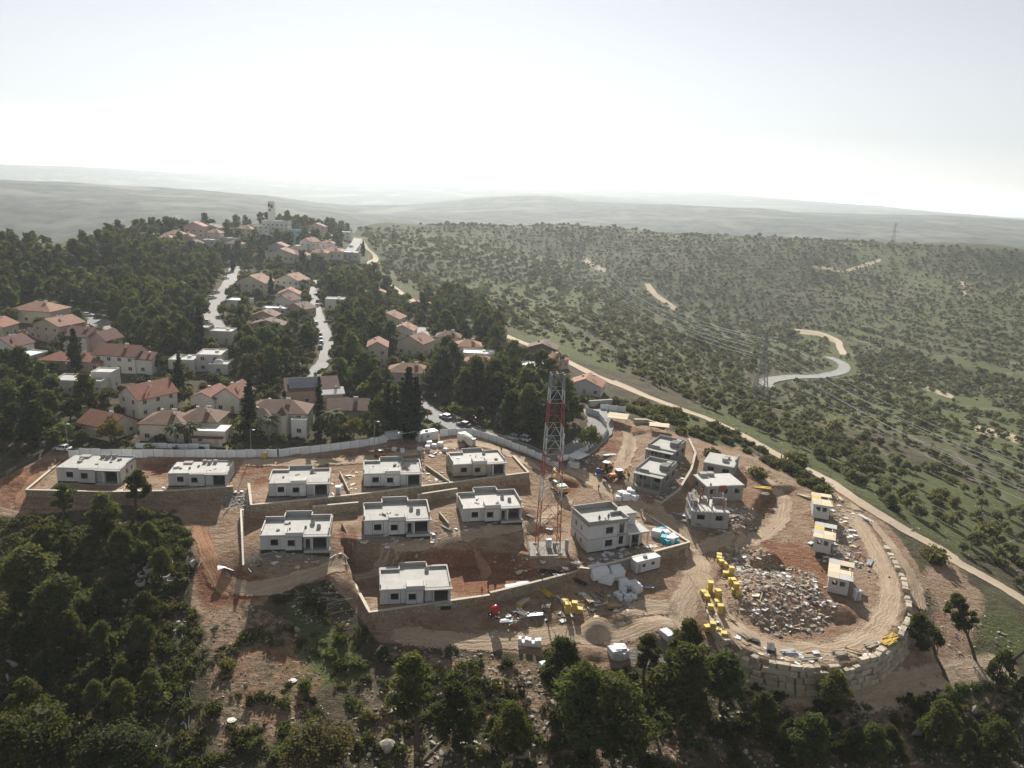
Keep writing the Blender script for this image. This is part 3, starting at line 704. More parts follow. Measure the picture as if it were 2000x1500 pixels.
for src, a, b, z, lab in (
  (porch, (509, 1077), (643.5, 1073.5), 6.0, 'unfinished concrete house with high roof parapets beside the white-capped boundary wall'),
  (porch, (711.5, 1047.5), (840, 1041.5), 6.0, 'unfinished concrete house with high parapets, middle one of the middle terrace row'),
  (porch, (903.5, 1022), (1018.5, 1015), 6.3, 'unfinished concrete house with high parapets, the one of its row closest to the lattice mast'),
  (low, (525, 972), (643.5, 968.5), 9.4, 'unfinished concrete house at the corner of the long upper retaining wall'),
  (low, (710.5, 952.5), (823.5, 949), 9.4, 'unfinished concrete house in the middle of the long upper walled terrace'),
  (low, (885, 933), (987, 926.5), 9.4, 'unfinished concrete house on the upper terrace nearest the cement mixer truck'),
  (bare, (112.7, 942), (236, 946), 9.4, 'wide bare-roofed concrete house at the far end of the upper row by the dirt slope'),
  (bare, (329.7, 951), (444.5, 950), 9.4, 'bare-roofed concrete house with roof shafts below the middle of the white hoarding')):
    if src is porch and 'label' not in porch: o = porch
    elif src is bare and 'label' not in bare: o = bare
    else: o = copy_tree(src)
    put2(o, a, b, z); tag(o, lab, 'house', G)
    rg = random.Random(int(a[0])); top = 3.25 + .34            # odds and ends left on each deck
    for k in range(rg.randint(3, 6)):
        x, y, w, l, hh = rg.uniform(1, 12), rg.uniform(1.5, 6.2), rg.uniform(.3, 1.4), rg.uniform(.2, .9), rg.uniform(.08, .5)
        MB().box(-w / 2, w / 2, -l / 2, l / 2, 0, hh).xf(Matrix.Translation((x, y, top)) @ Matrix.Rotation(rg.uniform(0, 3), 4, 'Z')).build('roof_material', (timber, insul, block, timber_grey, conc_dark)[rg.randrange(5)], o)
    if 'mixer truck' in lab:
        for ch in o.children:
            if ch.name.startswith('panel'): ch.material_slots[0].link = 'OBJECT'; ch.material_slots[0].material = raw_block
    if rg.random() < .7:
        for k in range(rg.randint(2, 4)):
            x = rg.uniform(.5, 9); MB().box(-1.2, 1.2, -.12, .12, 0, .07).xf(Matrix.Translation((x, -rg.uniform(.6, 1.6), rg.uniform(.1, .2))) @ Matrix.Rotation(rg.uniform(-.6, .6), 4, 'Z')).build('loose_plank', timber_grey, o)
# ------------------------------------------------------------------ retaining walls of rubble masonry
def resample(pts, step):
    out = []
    for i in range(len(pts) - 1):
        a, b = np.array(pts[i], float), np.array(pts[i + 1], float); n = max(1, int(np.hypot(*(b - a)[:2]) / step))
        out += [a + (b - a) * k / n for k in range(n)]
    return out + [np.array(pts[-1], float)]
def normals(P):
    P = np.array(P); t = np.gradient(P[:, :2], axis=0) if len(P) > 2 else np.repeat(P[1:, :2] - P[:1, :2], 2, 0)
    t /= np.maximum(np.hypot(t[:, 0], t[:, 1])[:, None], 1e-6); return np.stack([-t[:, 1], t[:, 0]], 1)
def ribbon_wall(name, pts, th, lift, label, cat='wall', cap=.32, m=None, capm=None, group=None, deep=1.2, minh=0.0):
    """pts: world points whose z is the level of the yard behind; the wall rises lift above it"""
    P = resample(pts, 1.6); Nn = normals(P); c = np.mean([p for p in P], axis=0)
    r = empty(name, (c[0], c[1], min(p[2] for p in P)))
    o = np.array(r.location)
    b = MB(); k = MB(); L = []
    for p, n in zip(P, Nn):
        gz = min(float(ground_z(p[0] + n[0] * s, p[1] + n[1] * s)) for s in (-1.4, 0, 1.4))
        L.append((p, n, min(gz - deep, p[2] - .5), p[2] + lift))
    for W, B, z0, z1 in ((th / 2, b, 0, 0), (cap / 2 + th / 2 - .12, k, 1, .12)):
        V = []; F = []
        for p, n, lo, hi in L:
            if z0: lo, hi = hi + .002, hi + z1
            for s in (-1, 1):
                for z in (lo, hi): V.append((p[0] + n[0] * W * s - o[0], p[1] + n[1] * W * s - o[1], z - o[2]))
        m4 = len(L)
        for i in range(m4 - 1):
            a = i * 4; e = a + 4
            F += [(a, e, e + 1, a + 1), (a + 3, e + 3, e + 2, a + 2), (a + 1, e + 1, e + 3, a + 3), (a + 2, e + 2, e, a)]
        F += [(0, 1, 3, 2), (m4 * 4 - 4, m4 * 4 - 2, m4 * 4 - 1, m4 * 4 - 3)]
        B.add(V, F)
    b.build('masonry', m or masonry, r); k.build('coping', capm or coping_m, r)
    tag(r, label, cat, group); return r
WG = 'stone retaining walls of the building plots'
ribbon_wall('retaining_wall', [YARD_1[0], YARD_1[1], YARD_1[2], YARD_1[3]], .5, .45, 'pale rubble-stone retaining wall round the lowest unfinished house', group=WG)
ribbon_wall('retaining_wall', [YARD_1[3] + (0, 0, .6), at_z(1040, 1141, .9), at_z(1148, 1113, 1.6)], .5, .35, 'stone retaining wall running below the scaffold pile towards the two-storey house', group=WG)
ribbon_wall('retaining_wall', [at_z(1132, 1112, 2.4), YARD_2S[1], YARD_2S[2], YARD_2S[3], YARD_2S[4]], .5, .4, 'stone wall wrapping the corner yard of the two-storey house', group=WG)
ribbon_wall('retaining_wall', [YARD_3[0], YARD_3[1], YARD_3[2], YARD_3[3], YARD_3[4], YARD_3[5]], .5, .45, 'long stone retaining wall carrying the upper terrace of three houses', group=WG)
ribbon_wall('retaining_wall', [YARD_4[6], YARD_4[0], YARD_4[1], YARD_4[2], YARD_4[3]], .5, .4, 'stone retaining wall below the two bare-roofed houses', group=WG)
ribbon_wall('retaining_wall', [WALLC[2] - (1.5, -1.5, 0), WALLC[2], WALLC[3], WALLC[4], WALLC[5], WALLC[6]], .5, .55, 'curved stone retaining wall round the grey twin houses', group=WG)
pale_cap = mat('white_capping', (.72, .68, .60), .85)
ribbon_wall('boundary_wall', [hit(471, 1006) + (0, 0, .8), hit(473, 1050) + (0, 0, .8), hit(476, 1118) + (0, 0, .9)], .3, .4, 'narrow white-capped boundary wall at the open end of the middle row', group=WG, capm=pale_cap)
for a, b, lab in (((668, 1028), (690, 1080), 'low stone wall dividing the first two plots of the middle row'), ((858, 1008), (876, 1030), 'low stone wall dividing the second and third plots of the middle row'),
                  ((664, 928), (682, 966), 'low stone wall dividing the first two plots of the upper terrace'), ((832, 915), (876, 946), 'low stone wall dividing the second and third plots of the upper terrace')):
    ribbon_wall('garden_wall', [hit(*a) + (0, 0, .5), hit(*b) + (0, 0, .5)], .3, .3, lab, group='low walls between house plots', cap=.2)
for a, b, zt, lab in (((610, 1008), (700, 1000), 9.0, 'plain stone wall section behind the first house of the middle row'), ((815, 985), (893, 973), 9.2, 'plain stone wall section behind the second house of the middle row')):
    ribbon_wall('retaining_wall', [at_z(a[0], a[1] - 18, zt), at_z(b[0], b[1] - 18, zt)], .5, .1, lab, group=WG)

# ------------------------------------------------------------------ wall of quarry blocks round the turning loop
def rough_block(seed, nx=2):
    r_ = np.random.default_rng(seed); m = MB().box(-.5, .5, -.5, .5, 0, 1, bev=.07)
    m.v = [tuple(np.array(p) + r_.normal(0, .05, 3)) for p in m.v]
    return m.build('stone', boulder_m).data
def drop_proto(name):
    for o in [o for o in bpy.data.objects if o.name.split('.')[0] == name and o.parent is None]: bpy.data.objects.remove(o)
stones = [rough_block(s) for s in range(6)]; drop_proto('stone')
ring_front = resample([RING[i] for i in range(0, 11)], .5)
bw = empty('boulder_wall', tuple(RING[4] - (0, 0, 5)))
tag(bw, 'curved wall of stacked quarry blocks holding up the turning loop road', 'wall')
rg = random.Random(3); cum = [0]
for i in range(1, len(ring_front)): cum.append(cum[-1] + math.hypot(*(ring_front[i] - ring_front[i - 1])[:2]))
def along(s):
    x = [np.interp(s, cum, [p[k] for p in ring_front]) for k in range(3)]; y = [np.interp(s + .5, cum, [p[k] for p in ring_front]) for k in range(2)]
    w = [np.interp(s - .5, cum, [p[k] for p in ring_front]) for k in range(2)]
    return np.array(x), math.atan2(y[1] - w[1], y[0] - w[0])
nst = 0
for course in range(5):
    s = rg.uniform(0, 1.5); hgt = 1.08
    while s < cum[-1] - 1:
        L = rg.uniform(1.1, 2.7); p, h = along(s + L / 2)
        out = np.array([math.sin(h), -math.cos(h)]); back = .24 * course + rg.uniform(-.14, .16)
        c = p[:2] + out * (.45 + back); zt = p[2] + .55 - course * hgt; zb = zt - hgt
        gz = float(ground_z(c[0] + out[0] * 1.3, c[1] + out[1] * 1.3))
        if zt > gz + .15 and not (course == 0 and rg.random() < .3):
            o = bpy.data.objects.new('stone', stones[rg.randrange(6)]); link(o); o.parent = bw
            dz = rg.uniform(-.09, .09)
            o.location = Vector((c[0], c[1], zb + dz)) - bw.location
            o.rotation_euler = (rg.uniform(-.04, .04), rg.uniform(-.04, .04), h + rg.uniform(-.05, .05) + (math.pi if rg.random() < .5 else 0))
            o.scale = (L - .09, rg.uniform(.95, 1.3), hgt - rg.uniform(.03, .09)); nst += 1
        s += L

# ------------------------------------------------------------------ two-storey house
def deck_boards(r, x0, x1, y0, y1, z, n, m, jut=.3, name='plank', rg=random.Random(1)):
    w = (y1 - y0) / n
    for k in range(n): part(r, name, m, (x0 - rg.uniform(0, jut), x1 + rg.uniform(0, jut), y0 + k * w + .015, y0 + (k + 1) * w - .015, z, z + .06 + rg.uniform(0, .03)))
p, h, L = frame2((1146, 1082), (1258, 1065), 2.5)
h2 = empty('unfinished_house', p, h, 1); s = L / 12.6; h2.scale = (s, s * .78, 1)
tag(h2, 'two-storey unfinished concrete house with roof parapets beside the lattice mast', 'house')
H1, H2 = 3.1, 6.3
part(h2, 'plinth', bitumen, (.05, 12.5, .05, 9.4, -1.5, .3)); part(h2, 'floor', conc_dark, (.3, 12.2, .3, 9.2, .28, .33), (.3, 8.4, .3, 9.2, H1 + .1, H1 + .2))
def wallrun(r, name, m, length, z0, z1, y, holes, cuts, M=None):
    xs = [0] + cuts + [length]
    for a, b in zip(xs, xs[1:]):
        hs = [q for q in holes if q[0] >= a and q[1] <= b]
        q = MB().panel(a + .02, b - .02, z0, z1, y, .24, hs)
        if M is not None: q.xf(M)
        q.build(name, m, r)
LM = Matrix.Translation((.24, 0, 0)) @ Matrix.Rotation(rad(90), 4, 'Z'); RM = lambda x: Matrix.Translation((x, 0, 0)) @ Matrix.Rotation(rad(90), 4, 'Z')
for z0, z1 in ((.3, H1), (H1 + .25, H2)):
    wallrun(h2, 'panel', conc_panel, 6.3, z0, z1, 0, [(3.8, 5.4, z0 + .8, z0 + 2.4)], [3.2])
    wallrun(h2, 'panel', conc_panel, 9.2, z0, z1, 0, [(3.2, 4.1, z0 + .9, z0 + 2.1), (6.2, 7.1, z0 + .9, z0 + 2.1)], [2.6, 5.4], LM)
    MB().panel(6.35, 8.6, z0, z1, .5, .24, [(7.0, 8.0, z0 + .2, z1 - .1)] if z0 > 2 else [(7.0, 8.0, z0 + .6, z1)]).build('panel', conc_panel, h2)
    MB().panel(0, 8.6, z0, z1, 9.0, .24, [(2, 3.4, z0 + .9, z0 + 2.2)]).build('panel', conc_panel, h2)
wallrun(h2, 'panel', conc_panel, 8.2, H1 + .25, H2 + .0, 0, [(1.4, 2.6, H1 + 1.5, H1 + 2.4)], [3.4], RM(8.62) @ Matrix.Translation((.6, 0, 0)))
MB().panel(8.65, 12.5, .3, H1, .9, .24, [(9.6, 11.9, .34, 2.6)]).build('panel', conc_panel, h2)
MB().panel(8.65, 12.5, .3, H1, 9.0, .24).build('panel', conc_panel, h2)
wallrun(h2, 'panel', conc_panel, 8.0, .3, H1, 0, [(2, 3.2, 1.2, 2.4)], [4], RM(12.5) @ Matrix.Translation((1, 0, 0)))
part(h2, 'slab', conc, (-.08, 8.75, -.08, 9.35, H1, H1 + .25), (8.75, 13.6, -.3, 9.35, H1, H1 + .25))
part(h2, 'upper_room', conc_panel, (8.9, 12.4, 4.6, 9.1, H1 + .25, H2 - .4))
part(h2, 'roof_slab', conc, (-.1, 8.8, -.1, 9.35, H2, H2 + .25), (8.8, 12.5, 4.5, 9.3, H2 - .4, H2 - .15))
part(h2, 'roof_screed', conc_roof, (.1, 8.6, .1, 9.2, H2 + .25, H2 + .3), (8.9, 12.4, 4.6, 9.2, H2 - .15, H2 - .1))
part(h2, 'terrace_screed', conc_roof, (8.8, 13.4, -.2, 4.5, H1 + .25, H1 + .29))
for q in ((0, .2, 0, 9.2, .8), (.2, 4.0, 0, .2, .8), (4.0, 8.6, 0, .2, .55), (4.0, 4.2, .2, 1.6, .8), (8.5, 8.7, .2, 4.2, .8), (.2, 8.7, 9.0, 9.2, 1.2), (8.5, 8.7, 6.0, 9.0, 1.0), (6.4, 8.5, 4.2, 4.4, .7)):
    part(h2, 'parapet', block, (*q[:4], H2 + .3, H2 + .3 + q[4])); part(h2, 'parapet_cap', conc_roof, (q[0] - .03, q[1] + .03, q[2] - .03, q[3] + .03, H2 + .302 + q[4], H2 + .36 + q[4]))
for x in (9.3, 11.2, 13.2): part(h2, 'post', conc_panel, (x, x + .28, -.1, .18, .2, H1))
for x, z0 in ((4.0, 1.2), (4.0, H1 + 1.15)): win(h2, 3.8, .3 + .8 if z0 < 3 else H1 + 1.05, 1.6, 1.6, .06)

# ------------------------------------------------------------------ grey twin houses, brick-pillared shell and formwork cabins
def shell(a, b, z, D, H, label, W0, roofm=None, boxes=(), cols=(), holes=True, wallm=None, plinth=1.5, overhang=.15, group='grey concrete shells beyond the main junction'):
    p, h, L = frame2(a, b, z); r = empty('unfinished_house', p, h); W = L
    tag(r, label, 'house', group)
    wm = wallm or conc_dark
    n = max(2, int(W / 3.2))
    for k in range(n):
        x0, x1 = W * k / n, W * (k + 1) / n
        MB().panel(x0 + .02, x1 - .02, -plinth, H, 0, .22, [(x0 + (x1 - x0) * .3, x0 + (x1 - x0) * .72, H - 1.9, H - .65)] if holes else []).build('panel', wm, r)
        MB().panel(x0 + .02, x1 - .02, -plinth, H, D - .22, .22).build('panel', wm, r)
    m = max(2, int(D / 3.2))
    for X in (.22, W):
        for k in range(m):
            y0, y1 = .24 + (D - .5) * k / m, .24 + (D - .5) * (k + 1) / m; yl = y1 - y0
            MB().panel(.02, yl - .02, -plinth, H, 0, .22, [(yl * .3, yl * .7, H - 1.9, H - .7)] if holes else []).xf(Matrix.Translation((X, y0, 0)) @ Matrix.Rotation(rad(90), 4, 'Z')).build('panel', wm, r)
    part(r, 'floor', conc_dark, (.25, W - .25, .25, D - .25, -.1, .02))
    part(r, 'roof_slab', conc, (-overhang, W + overhang, -overhang, D + overhang, H, H + .25))
    part(r, 'roof_screed', roofm or conc_roof, (.05, W - .05, .05, D - .05, H + .25, H + .3))
    for q in boxes: part(r, q[0], q[1], (q[2] * W, q[3] * W, q[4] * D, q[5] * D, H + .3 + q[6], H + .3 + q[7]))
    for q in cols: part(r, 'column', q[0], (q[1] * W - .17, q[1] * W + .17, q[2] * D - .17, q[2] * D + .17, H + .3, H + .3 + q[3]))
    return r, W
twin = [('parapet', block, 0, 1, .96, 1, 0, .8), ('parapet', block, 0, .03, 0, .955, 0, .5), ('parapet', block, .97, 1, .35, .955, 0, .8), ('stair_room', conc_dark, .68, .955, .3, .6, 0, 1.3), ('parapet', block, .1, .45, 0, .03, 0, .45), ('shaft', conc, .72, .9, .75, .88, 0, .9)]
t1, W = shell((1240, 940), (1296, 953), 7.6, 9.5, 3.0, 'grey concrete shell house with open rooms at the tip of the curved stone wall', 9.5, boxes=twin, cols=[(conc, .2, .0, .0)])
t2, W2 = shell((1263, 893), (1316, 905), 8.3, 9, 3.1, 'grey concrete shell house with a tall stair room behind its twin', 9, boxes=twin)
for r, W in ((t1, W), (t2, W2)):                      # scaffold and open lower storey at the near corner
    for x in (.05, .35, .65, .97): part(r, 'post', conc_dark, (x * W - .15, x * W + .15, -1.9, -1.6, -1.5, 3.0))
    part(r, 'canopy_slab', conc, (0, W, -2.0, -.02, 2.85, 3.02)); part(r, 'front_step', conc_dark, (0, W, -2.3, -.1, -1.6, -.2))
d1, W = shell((1372, 925), (1430, 936), 5.6, 9, 3.1, 'concrete shell with a cluttered flat roof nearest the green slope', 10, wallm=block, boxes=[('shaft', conc, .55, .72, .3, .5, 0, 1.0), ('shaft', conc, .58, .75, .6, .72, 0, .8), ('parapet', block, .95, 1, .5, 1, 0, .7)])
d2, W = shell((1378, 975), (1450, 972), 5.0, 8, 3.2, 'white-decked concrete shell behind the brick pillars', 10, wallm=block, boxes=[('brick_panel', brick_red, .33, .52, -.02, .02, -1.6, 0), ('shaft', conc, .1, .3, .75, .95, 0, .9), ('shaft', conc, .33, .5, .8, .98, 0, .8)], cols=[(brick_red, .12, .05, .5)])
d3, W = shell((1349, 1021), (1422, 1026), 3.6, 7.5, 2.9, 'half-built concrete shell with red brick pillars rising through its deck', 7, wallm=block, boxes=[('upstand', conc_dark, .0, .18, .3, 1, 0, 1.5), ('upstand', conc_dark, .62, 1, .55, .62, 0, 1.8), ('upstand', conc, .3, .5, .7, .95, 0, 1.0)],
                 cols=[(brick_red, .28, .55, 2.6), (brick_red, .86, .2, 2.4), (brick_red, .38, .95, 2.8), (conc, .04, .2, 2.0), (conc, .55, .15, 1.6), (conc, .95, .9, 2.2), (brick_red, .7, .95, 2.4), (conc, .04, .6, 2.4), (conc, .2, .95, 2.2), (conc, .97, .5, 1.8), (brick_red, .5, .5, 1.9)])
for q in ((-.9, -.1, 0, 4, 2.0), (8.3, 9.4, .5, 4.5, 1.2)): part(d3, 'side_wall', conc_dark, (q[0], q[0] + .22, q[2], q[3], -1.5, q[4])); part(d3, 'side_slab', conc, (q[0], q[1], q[2], q[3], q[4] - .2 if q[0] > 0 else .9, q[4] if q[0] > 0 else 1.1))
for k in range(7): part(d3, 'plank', timber_grey, (.3 + k * .85, .55 + k * .85, -.9, .6, 3.25, 3.31))
for k, x in enumerate((-.8, -.5, 7.2, 7.6)): MB().tube([(x, -.2, -1), (x + .2, .6, 3.4 + .3 * k)], .07, 5).build('prop', steel, d3)

def cabin(a, b, z, D, label, seed):
    p, h, L = frame2(a, b, z); r = empty('formwork_cabin', p, h); W = L; rg = random.Random(seed); H = 2.5
    tag(r, label, 'house', 'small shell cabins inside the turning loop')
    MB().panel(0, W, -1, H, 0, .2, [(W * .18, W * .44, .9, 2.0), (W * .56, W * .82, .9, 2.0)]).build('front_wall', conc_panel, r)
    for X in (.2, W): MB().panel(.22, D, -1, H, 0, .2, [(D * .55, D * .75, .9, 2.0)]).xf(Matrix.Translation((X, 0, 0)) @ Matrix.Rotation(rad(90), 4, 'Z')).build('side_wall', conc_panel, r)
    MB().panel(.22, W - .22, -1, H, D - .2, .2).build('back_wall', conc_panel, r); part(r, 'floor', conc_dark, (.22, W - .22, .22, D - .22, -.1, 0))
    # deck of plywood sheets with an open stairwell
    ys = [-.25, D * .26, D * .5, D * .74, D + .25]
    for i in range(4):
        for j, (x0, x1) in enumerate(((-.35, W * .5), (W * .5, W + .55))):
            if i == 2 and j == 1: continue
            part(r, 'deck_sheet', (timber_pale, conc_roof, shutter_y if i == 2 and seed != 3 else timber_pale)[rg.randrange(2) if i != 2 else 2], (x0 + .015, x1 - .015 + rg.uniform(0, .3) * j, ys[i] + .015, ys[i + 1] - .015, H + .12, H + .17 + rg.uniform(0, .03)))
    for k in range(6):
        y = D * (k + .5) / 6; part(r, 'joist', timber, (-.5, W + .5 + rg.uniform(0, .6), y - .05, y + .05, H, H + .115))
    for k in range(5):
        y = D * (k + .3) / 5; part(r, 'prop', steel, (W + .45, W + .53, y, y + .08, -.8, H))
    for k in range(3): part(r, 'edge_post', timber, (W + .2, W + .28, D * .2 + k * 1.5, D * .2 + k * 1.5 + .08, H + .2, H + 1.1))
    return r
cabin((1587, 1003), (1619, 1008), 2.3, 8.0, 'timber-decked concrete cabin at the top of the turning loop', 1)
cabin((1588, 1068), (1622, 1075), .8, 9.0, 'timber-decked concrete cabin with yellow sheets, middle of three in the loop', 2)
cabin((1616, 1147), (1656, 1156), -1.4, 9.0, 'timber-decked concrete cabin closest to the quarry-block wall', 3)

# ------------------------------------------------------------------ white hoarding
hoard = mat('painted_hoarding', (.74, .77, .78), .6, (.62, .65, .67), .5, jitter=.12, streak=.25)
def hoarding(px, label, h=2.1, w=2.45, group='white hoardings round the building site'):
    P = [hit(*q) for q in px]; c = P[0]; r = empty('hoarding', c); tag(r, label, 'fence', group)
    cu = [0]
    for i in range(1, len(P)): cu.append(cu[-1] + math.hypot(*(P[i] - P[i - 1])[:2]))
    n = max(1, int(cu[-1] / w)); X = [np.interp(np.linspace(0, cu[-1], n + 1), cu, [p[k] for p in P]) for k in range(2)]
    pm = MB(); pm.box(0, 1, -.03, .03, 0, 1)
    for k in range(5): pm.box(.1 + k * .2, .13 + k * .2, -.05, -.031, .02, .98)
    pdata = bpy.data.objects.new('panel', None); pd = pm.build('panel', hoard).data; bpy.data.objects.remove(pdata); drop_proto('panel')
    qd = MB().box(-.05, .05, -.05, .05, 0, 1).build('post', steel).data; drop_proto('post')
    for i in range(n):
        a = np.array([X[0][i], X[1][i]]); b = np.array([X[0][i + 1], X[1][i + 1]]); z = float(min(ground_z(*a), ground_z(*b))) - .1
        L = math.hypot(*(b - a)); t = math.atan2(b[1] - a[1], b[0] - a[0])
        o = link(bpy.data.objects.new('panel', pd)); o.parent = r; o.location = (a[0] - c[0] + .06 * math.cos(t), a[1] - c[1] + .06 * math.sin(t), z - c[2]); o.rotation_euler = (0, 0, t); o.scale = (L - .12, 1, h + random.uniform(-.05, .05))
        o = link(bpy.data.objects.new('post', qd)); o.parent = r; o.location = (a[0] - c[0], a[1] - c[1], z - c[2]); o.scale = (1, 1, h + .08); o.rotation_euler = (0, 0, t)
    return r
hoarding([(135, 898), (150, 891), (331, 893), (542, 893)], 'straight white panel hoarding behind the two bare-roofed houses')
hoarding([(545, 893), (588, 887), (687, 876), (757, 864)], 'white hoarding with a round drum painted panel, running to the site shed')
hoarding([(859, 853), (915, 849), (967, 864), (1020, 883), (1058, 900), (1090, 918)], 'white hoarding following the village street behind the mixer truck')
hoarding([(1109, 903), (1122, 893), (1149, 881), (1182, 856), (1187, 840), (1168, 815), (1143, 808)], 'white hoarding curving round the paved lane end')
hoarding([(265, 876), (330, 876), (410, 878)], 'second low white garden fence in front of the villa with a flat white annex', h=1.5)
hoarding([(1172, 800), (1222, 806)], 'short grey panel screen beside the pale timber deck at the top of the site')

# ------------------------------------------------------------------ lattice mast and pylons
red_paint = mat('red_paint', (.42, .10, .06), .7, (.33, .09, .06), 1.0); white_steel = mat('white_steel', (.62, .64, .64), .6)
galv = mat('galvanised_steel', (.27, .28, .285), .6)
mast_p = hit(1069, 1072); mz = at_d(1078, 729, math.hypot(mast_p[0], mast_p[1]))[2] - mast_p[2]
mast = empty('lattice_mast', mast_p, rad(6)); tag(mast, 'tall red and white lattice radio mast on a fenced concrete pad', 'mast')
bt, tt = 2.4, 1.35
dark_paint = mat('grey_steel', (.3, .3, .31), .6)
for f0, f1, pm, seg in ((0, .155, red_paint, 2), (.155, .31, red_paint, 2), (.31, .43, white_steel, 2), (.43, .57, red_paint, 2), (.57, .72, white_steel, 2), (.72, .85, red_paint, 2), (.85, .92, white_steel, 1), (.92, 1, dark_paint, 1)):
    m = MB(); w0, w1 = [bt + (tt - bt) * q for q in (f0, f1)]; z0, z1 = mz * f0, mz * f1 - .02
    cor = lambda w, z: [(-w, -w, z), (w, -w, z), (w, w, z), (-w, w, z)]
    for q in range(4): m.tube([cor(w0, z0)[q], cor(w1, z1)[q]], .1, 6)
    for j in range(seg):
        a, b = [w0 + (w1 - w0) * q / seg for q in (j, j + 1)]; za, zb = [z0 + (z1 - z0) * q / seg for q in (j, j + 1)]
        A_, B_ = cor(a, za), cor(b, zb)
        for q in range(4):
            n = (q + 1) % 4; mid = tuple((np.array(B_[q]) + np.array(B_[n])) / 2)
            m.bar(B_[q], B_[n], .075); m.bar(A_[q], mid, .075); m.bar(A_[n], mid, .075)
            if j == 0: m.bar(A_[q], A_[n], .075)
    m.build('mast_section', pm, mast)
lad = MB(); lad.bar((-.25, 0, 0), (-.25, 0, mz), .03).bar((.25, 0, 0), (.25, 0, mz), .03)
for k in range(int(mz / .5)): lad.bar((-.25, 0, k * .5), (.25, 0, k * .5), .02)
lad.build('ladder', galv, mast)
part(mast, 'top_platform', rust_steel, (-1.0, 1.0, -.1, .1, mz, mz + .06), (-.1, .1, -1.0, 1.0, mz + .07, mz + .13))
for x, y in ((-1.3, -1.2), (1.3, -1.2), (0, 1.2), (1.3, .6), (-1.3, .6)): MB().cyl(x, y, mz - 2.6, mz + .1, .16, n=8).build('antenna', galv, mast)
for z in (mz * .62, mz * .66): MB().lathe([(0, 0), (.55, .05), (.6, .3), (.5, .35), (0, .36)], 14).xf(Matrix.Translation((1.75, -.6, z)) @ Matrix.Rotation(rad(90), 4, 'Y')).build('dish', white_steel, mast)
part(mast, 'pad', mat('pad_concrete', (.34, .32, .28), .95, (.25, .22, .18), .6), (-4.2, 4.4, -3.4, 3.4, -.7, .06))
for x in (-bt, bt):
    for y in (-bt, bt): part(mast, 'footing', conc, (x - .4, x + .4, y - .4, y + .4, .06, .35))
part(mast, 'equipment_cabinet', white_paint, (-.3, .9, .2, 1.1, .06, 2.0)); part(mast, 'equipment_cabinet', plaster_grey, (1.2, 1.9, -.4, .3, .06, 1.5)); part(mast, 'screen_wall', conc, (3.6, 4.3, -1.4, -.9, .06, 2.7))
mf = MB()
for k in range(9): mf.bar((-4.2, -3.3 + k * .82, .06), (-4.2, -3.3 + k * .82, 1.7), .05); mf.bar((-4.2 + k, -3.35, .06), (-4.2 + k, -3.35, 1.7), .05)
mf.bar((-4.2, -3.3, 1.6), (-4.2, 3.3, 1.6), .04).bar((-4.2, -3.35, 1.6), (4, -3.35, 1.6), .04); mf.build('pad_fence', galv, mast)

def pylon(px, py, d0, H, label, rz=0):
    p = hit(px, py, d0); r = empty('power_pylon', p, rz); tag(r, label, 'pylon', 'pylons of the power line')
    m = MB(); prof = [(0, .1 * H), (.35, .055 * H), (.62, .028 * H), (1.0, .006 * H)]
    zs = np.linspace(0, 1, 11); ws = np.interp(zs, [q[0] for q in prof], [q[1] for q in prof]); th = .0095 * H
    for i in range(10):
        c = lambda k, n: [(-ws[k], -ws[k]), (ws[k], -ws[k]), (ws[k], ws[k]), (-ws[k], ws[k])][n]
        for q in range(4):
            a, b = (*c(i, q), zs[i] * H), (*c(i + 1, q), zs[i + 1] * H); n = (q + 1) % 4
            m.bar(a, b, th); m.bar(a, (*c(i + 1, n), zs[i + 1] * H), th * .6); m.bar((*c(i, n), zs[i] * H), b, th * .6)
    m.build('lattice_body', galv, r); tips = []
    for z, l in ((.62, .17), (.75, .2), (.88, .15)):
        o = MB()
        for sx in (-1, 1):
            o.bar((0, 0, z * H + .03 * H), (sx * l * H, 0, z * H), th * .9); o.bar((0, 0, z * H - .015 * H), (sx * l * H, 0, z * H), th * .9)
            tips.append((sx * l * H, 0, z * H - .03 * H))
        o.build('cross_arm', galv, r)
        for sx in (-1, 1): MB().tube([(sx * l * H, 0, z * H), (sx * l * H, 0, z * H - .03 * H)], .12, 5).build('insulator', dark_steel, r)
    bpy.context.view_layer.update()
    return r, [r.matrix_world @ Vector(t) for t in tips]
py1, tp1 = pylon(1483, 776, 250, 36, 'big steel pylon standing on the valley slope near the hairpin road', rad(-35))
py2, tp2 = pylon(1128, 538, 450, 34, 'hazy steel pylon further up the valley where the wires meet', rad(-20))
py3, tp3 = pylon(1743, 478, 700, 27, 'small distant pylon on the skyline of the far hill', rad(20))
py4 = copy_tree(freeze(py1)); py4.location = (205, 150, float(ground_z(205, 150))); tag(py4, 'steel pylon of the power line below the olive slope, beyond the dirt road', 'pylon')
bpy.context.view_layer.update()
tp4 = [py4.matrix_world @ (py1.matrix_world.inverted() @ t) for t in tp1]
wire_m = mat('aluminium_wire', (.42, .43, .43), .35, metal=.3)
def wire(a, b, sag, r, label, n=22):
    pts = [a.lerp(b, t) - Vector((0, 0, 4 * sag * t * (1 - t))) for t in np.linspace(0, 1, n)]
    o = MB().tube(pts, r, 4, 0, False).build('power_line', wire_m); tag(o, label, 'wire', 'conductors of the power line'); return o
NM = ('lowest near', 'lowest far', 'middle near', 'middle far', 'top near', 'top far')
for k in range(6):
    wire(tp1[k], tp2[k], 14, .075, f'{NM[k]} conductor strung between the two valley pylons')
    wire(tp1[k], tp4[k], 9, .06, f'{NM[k]} conductor sagging from the valley pylon over the olive grove')

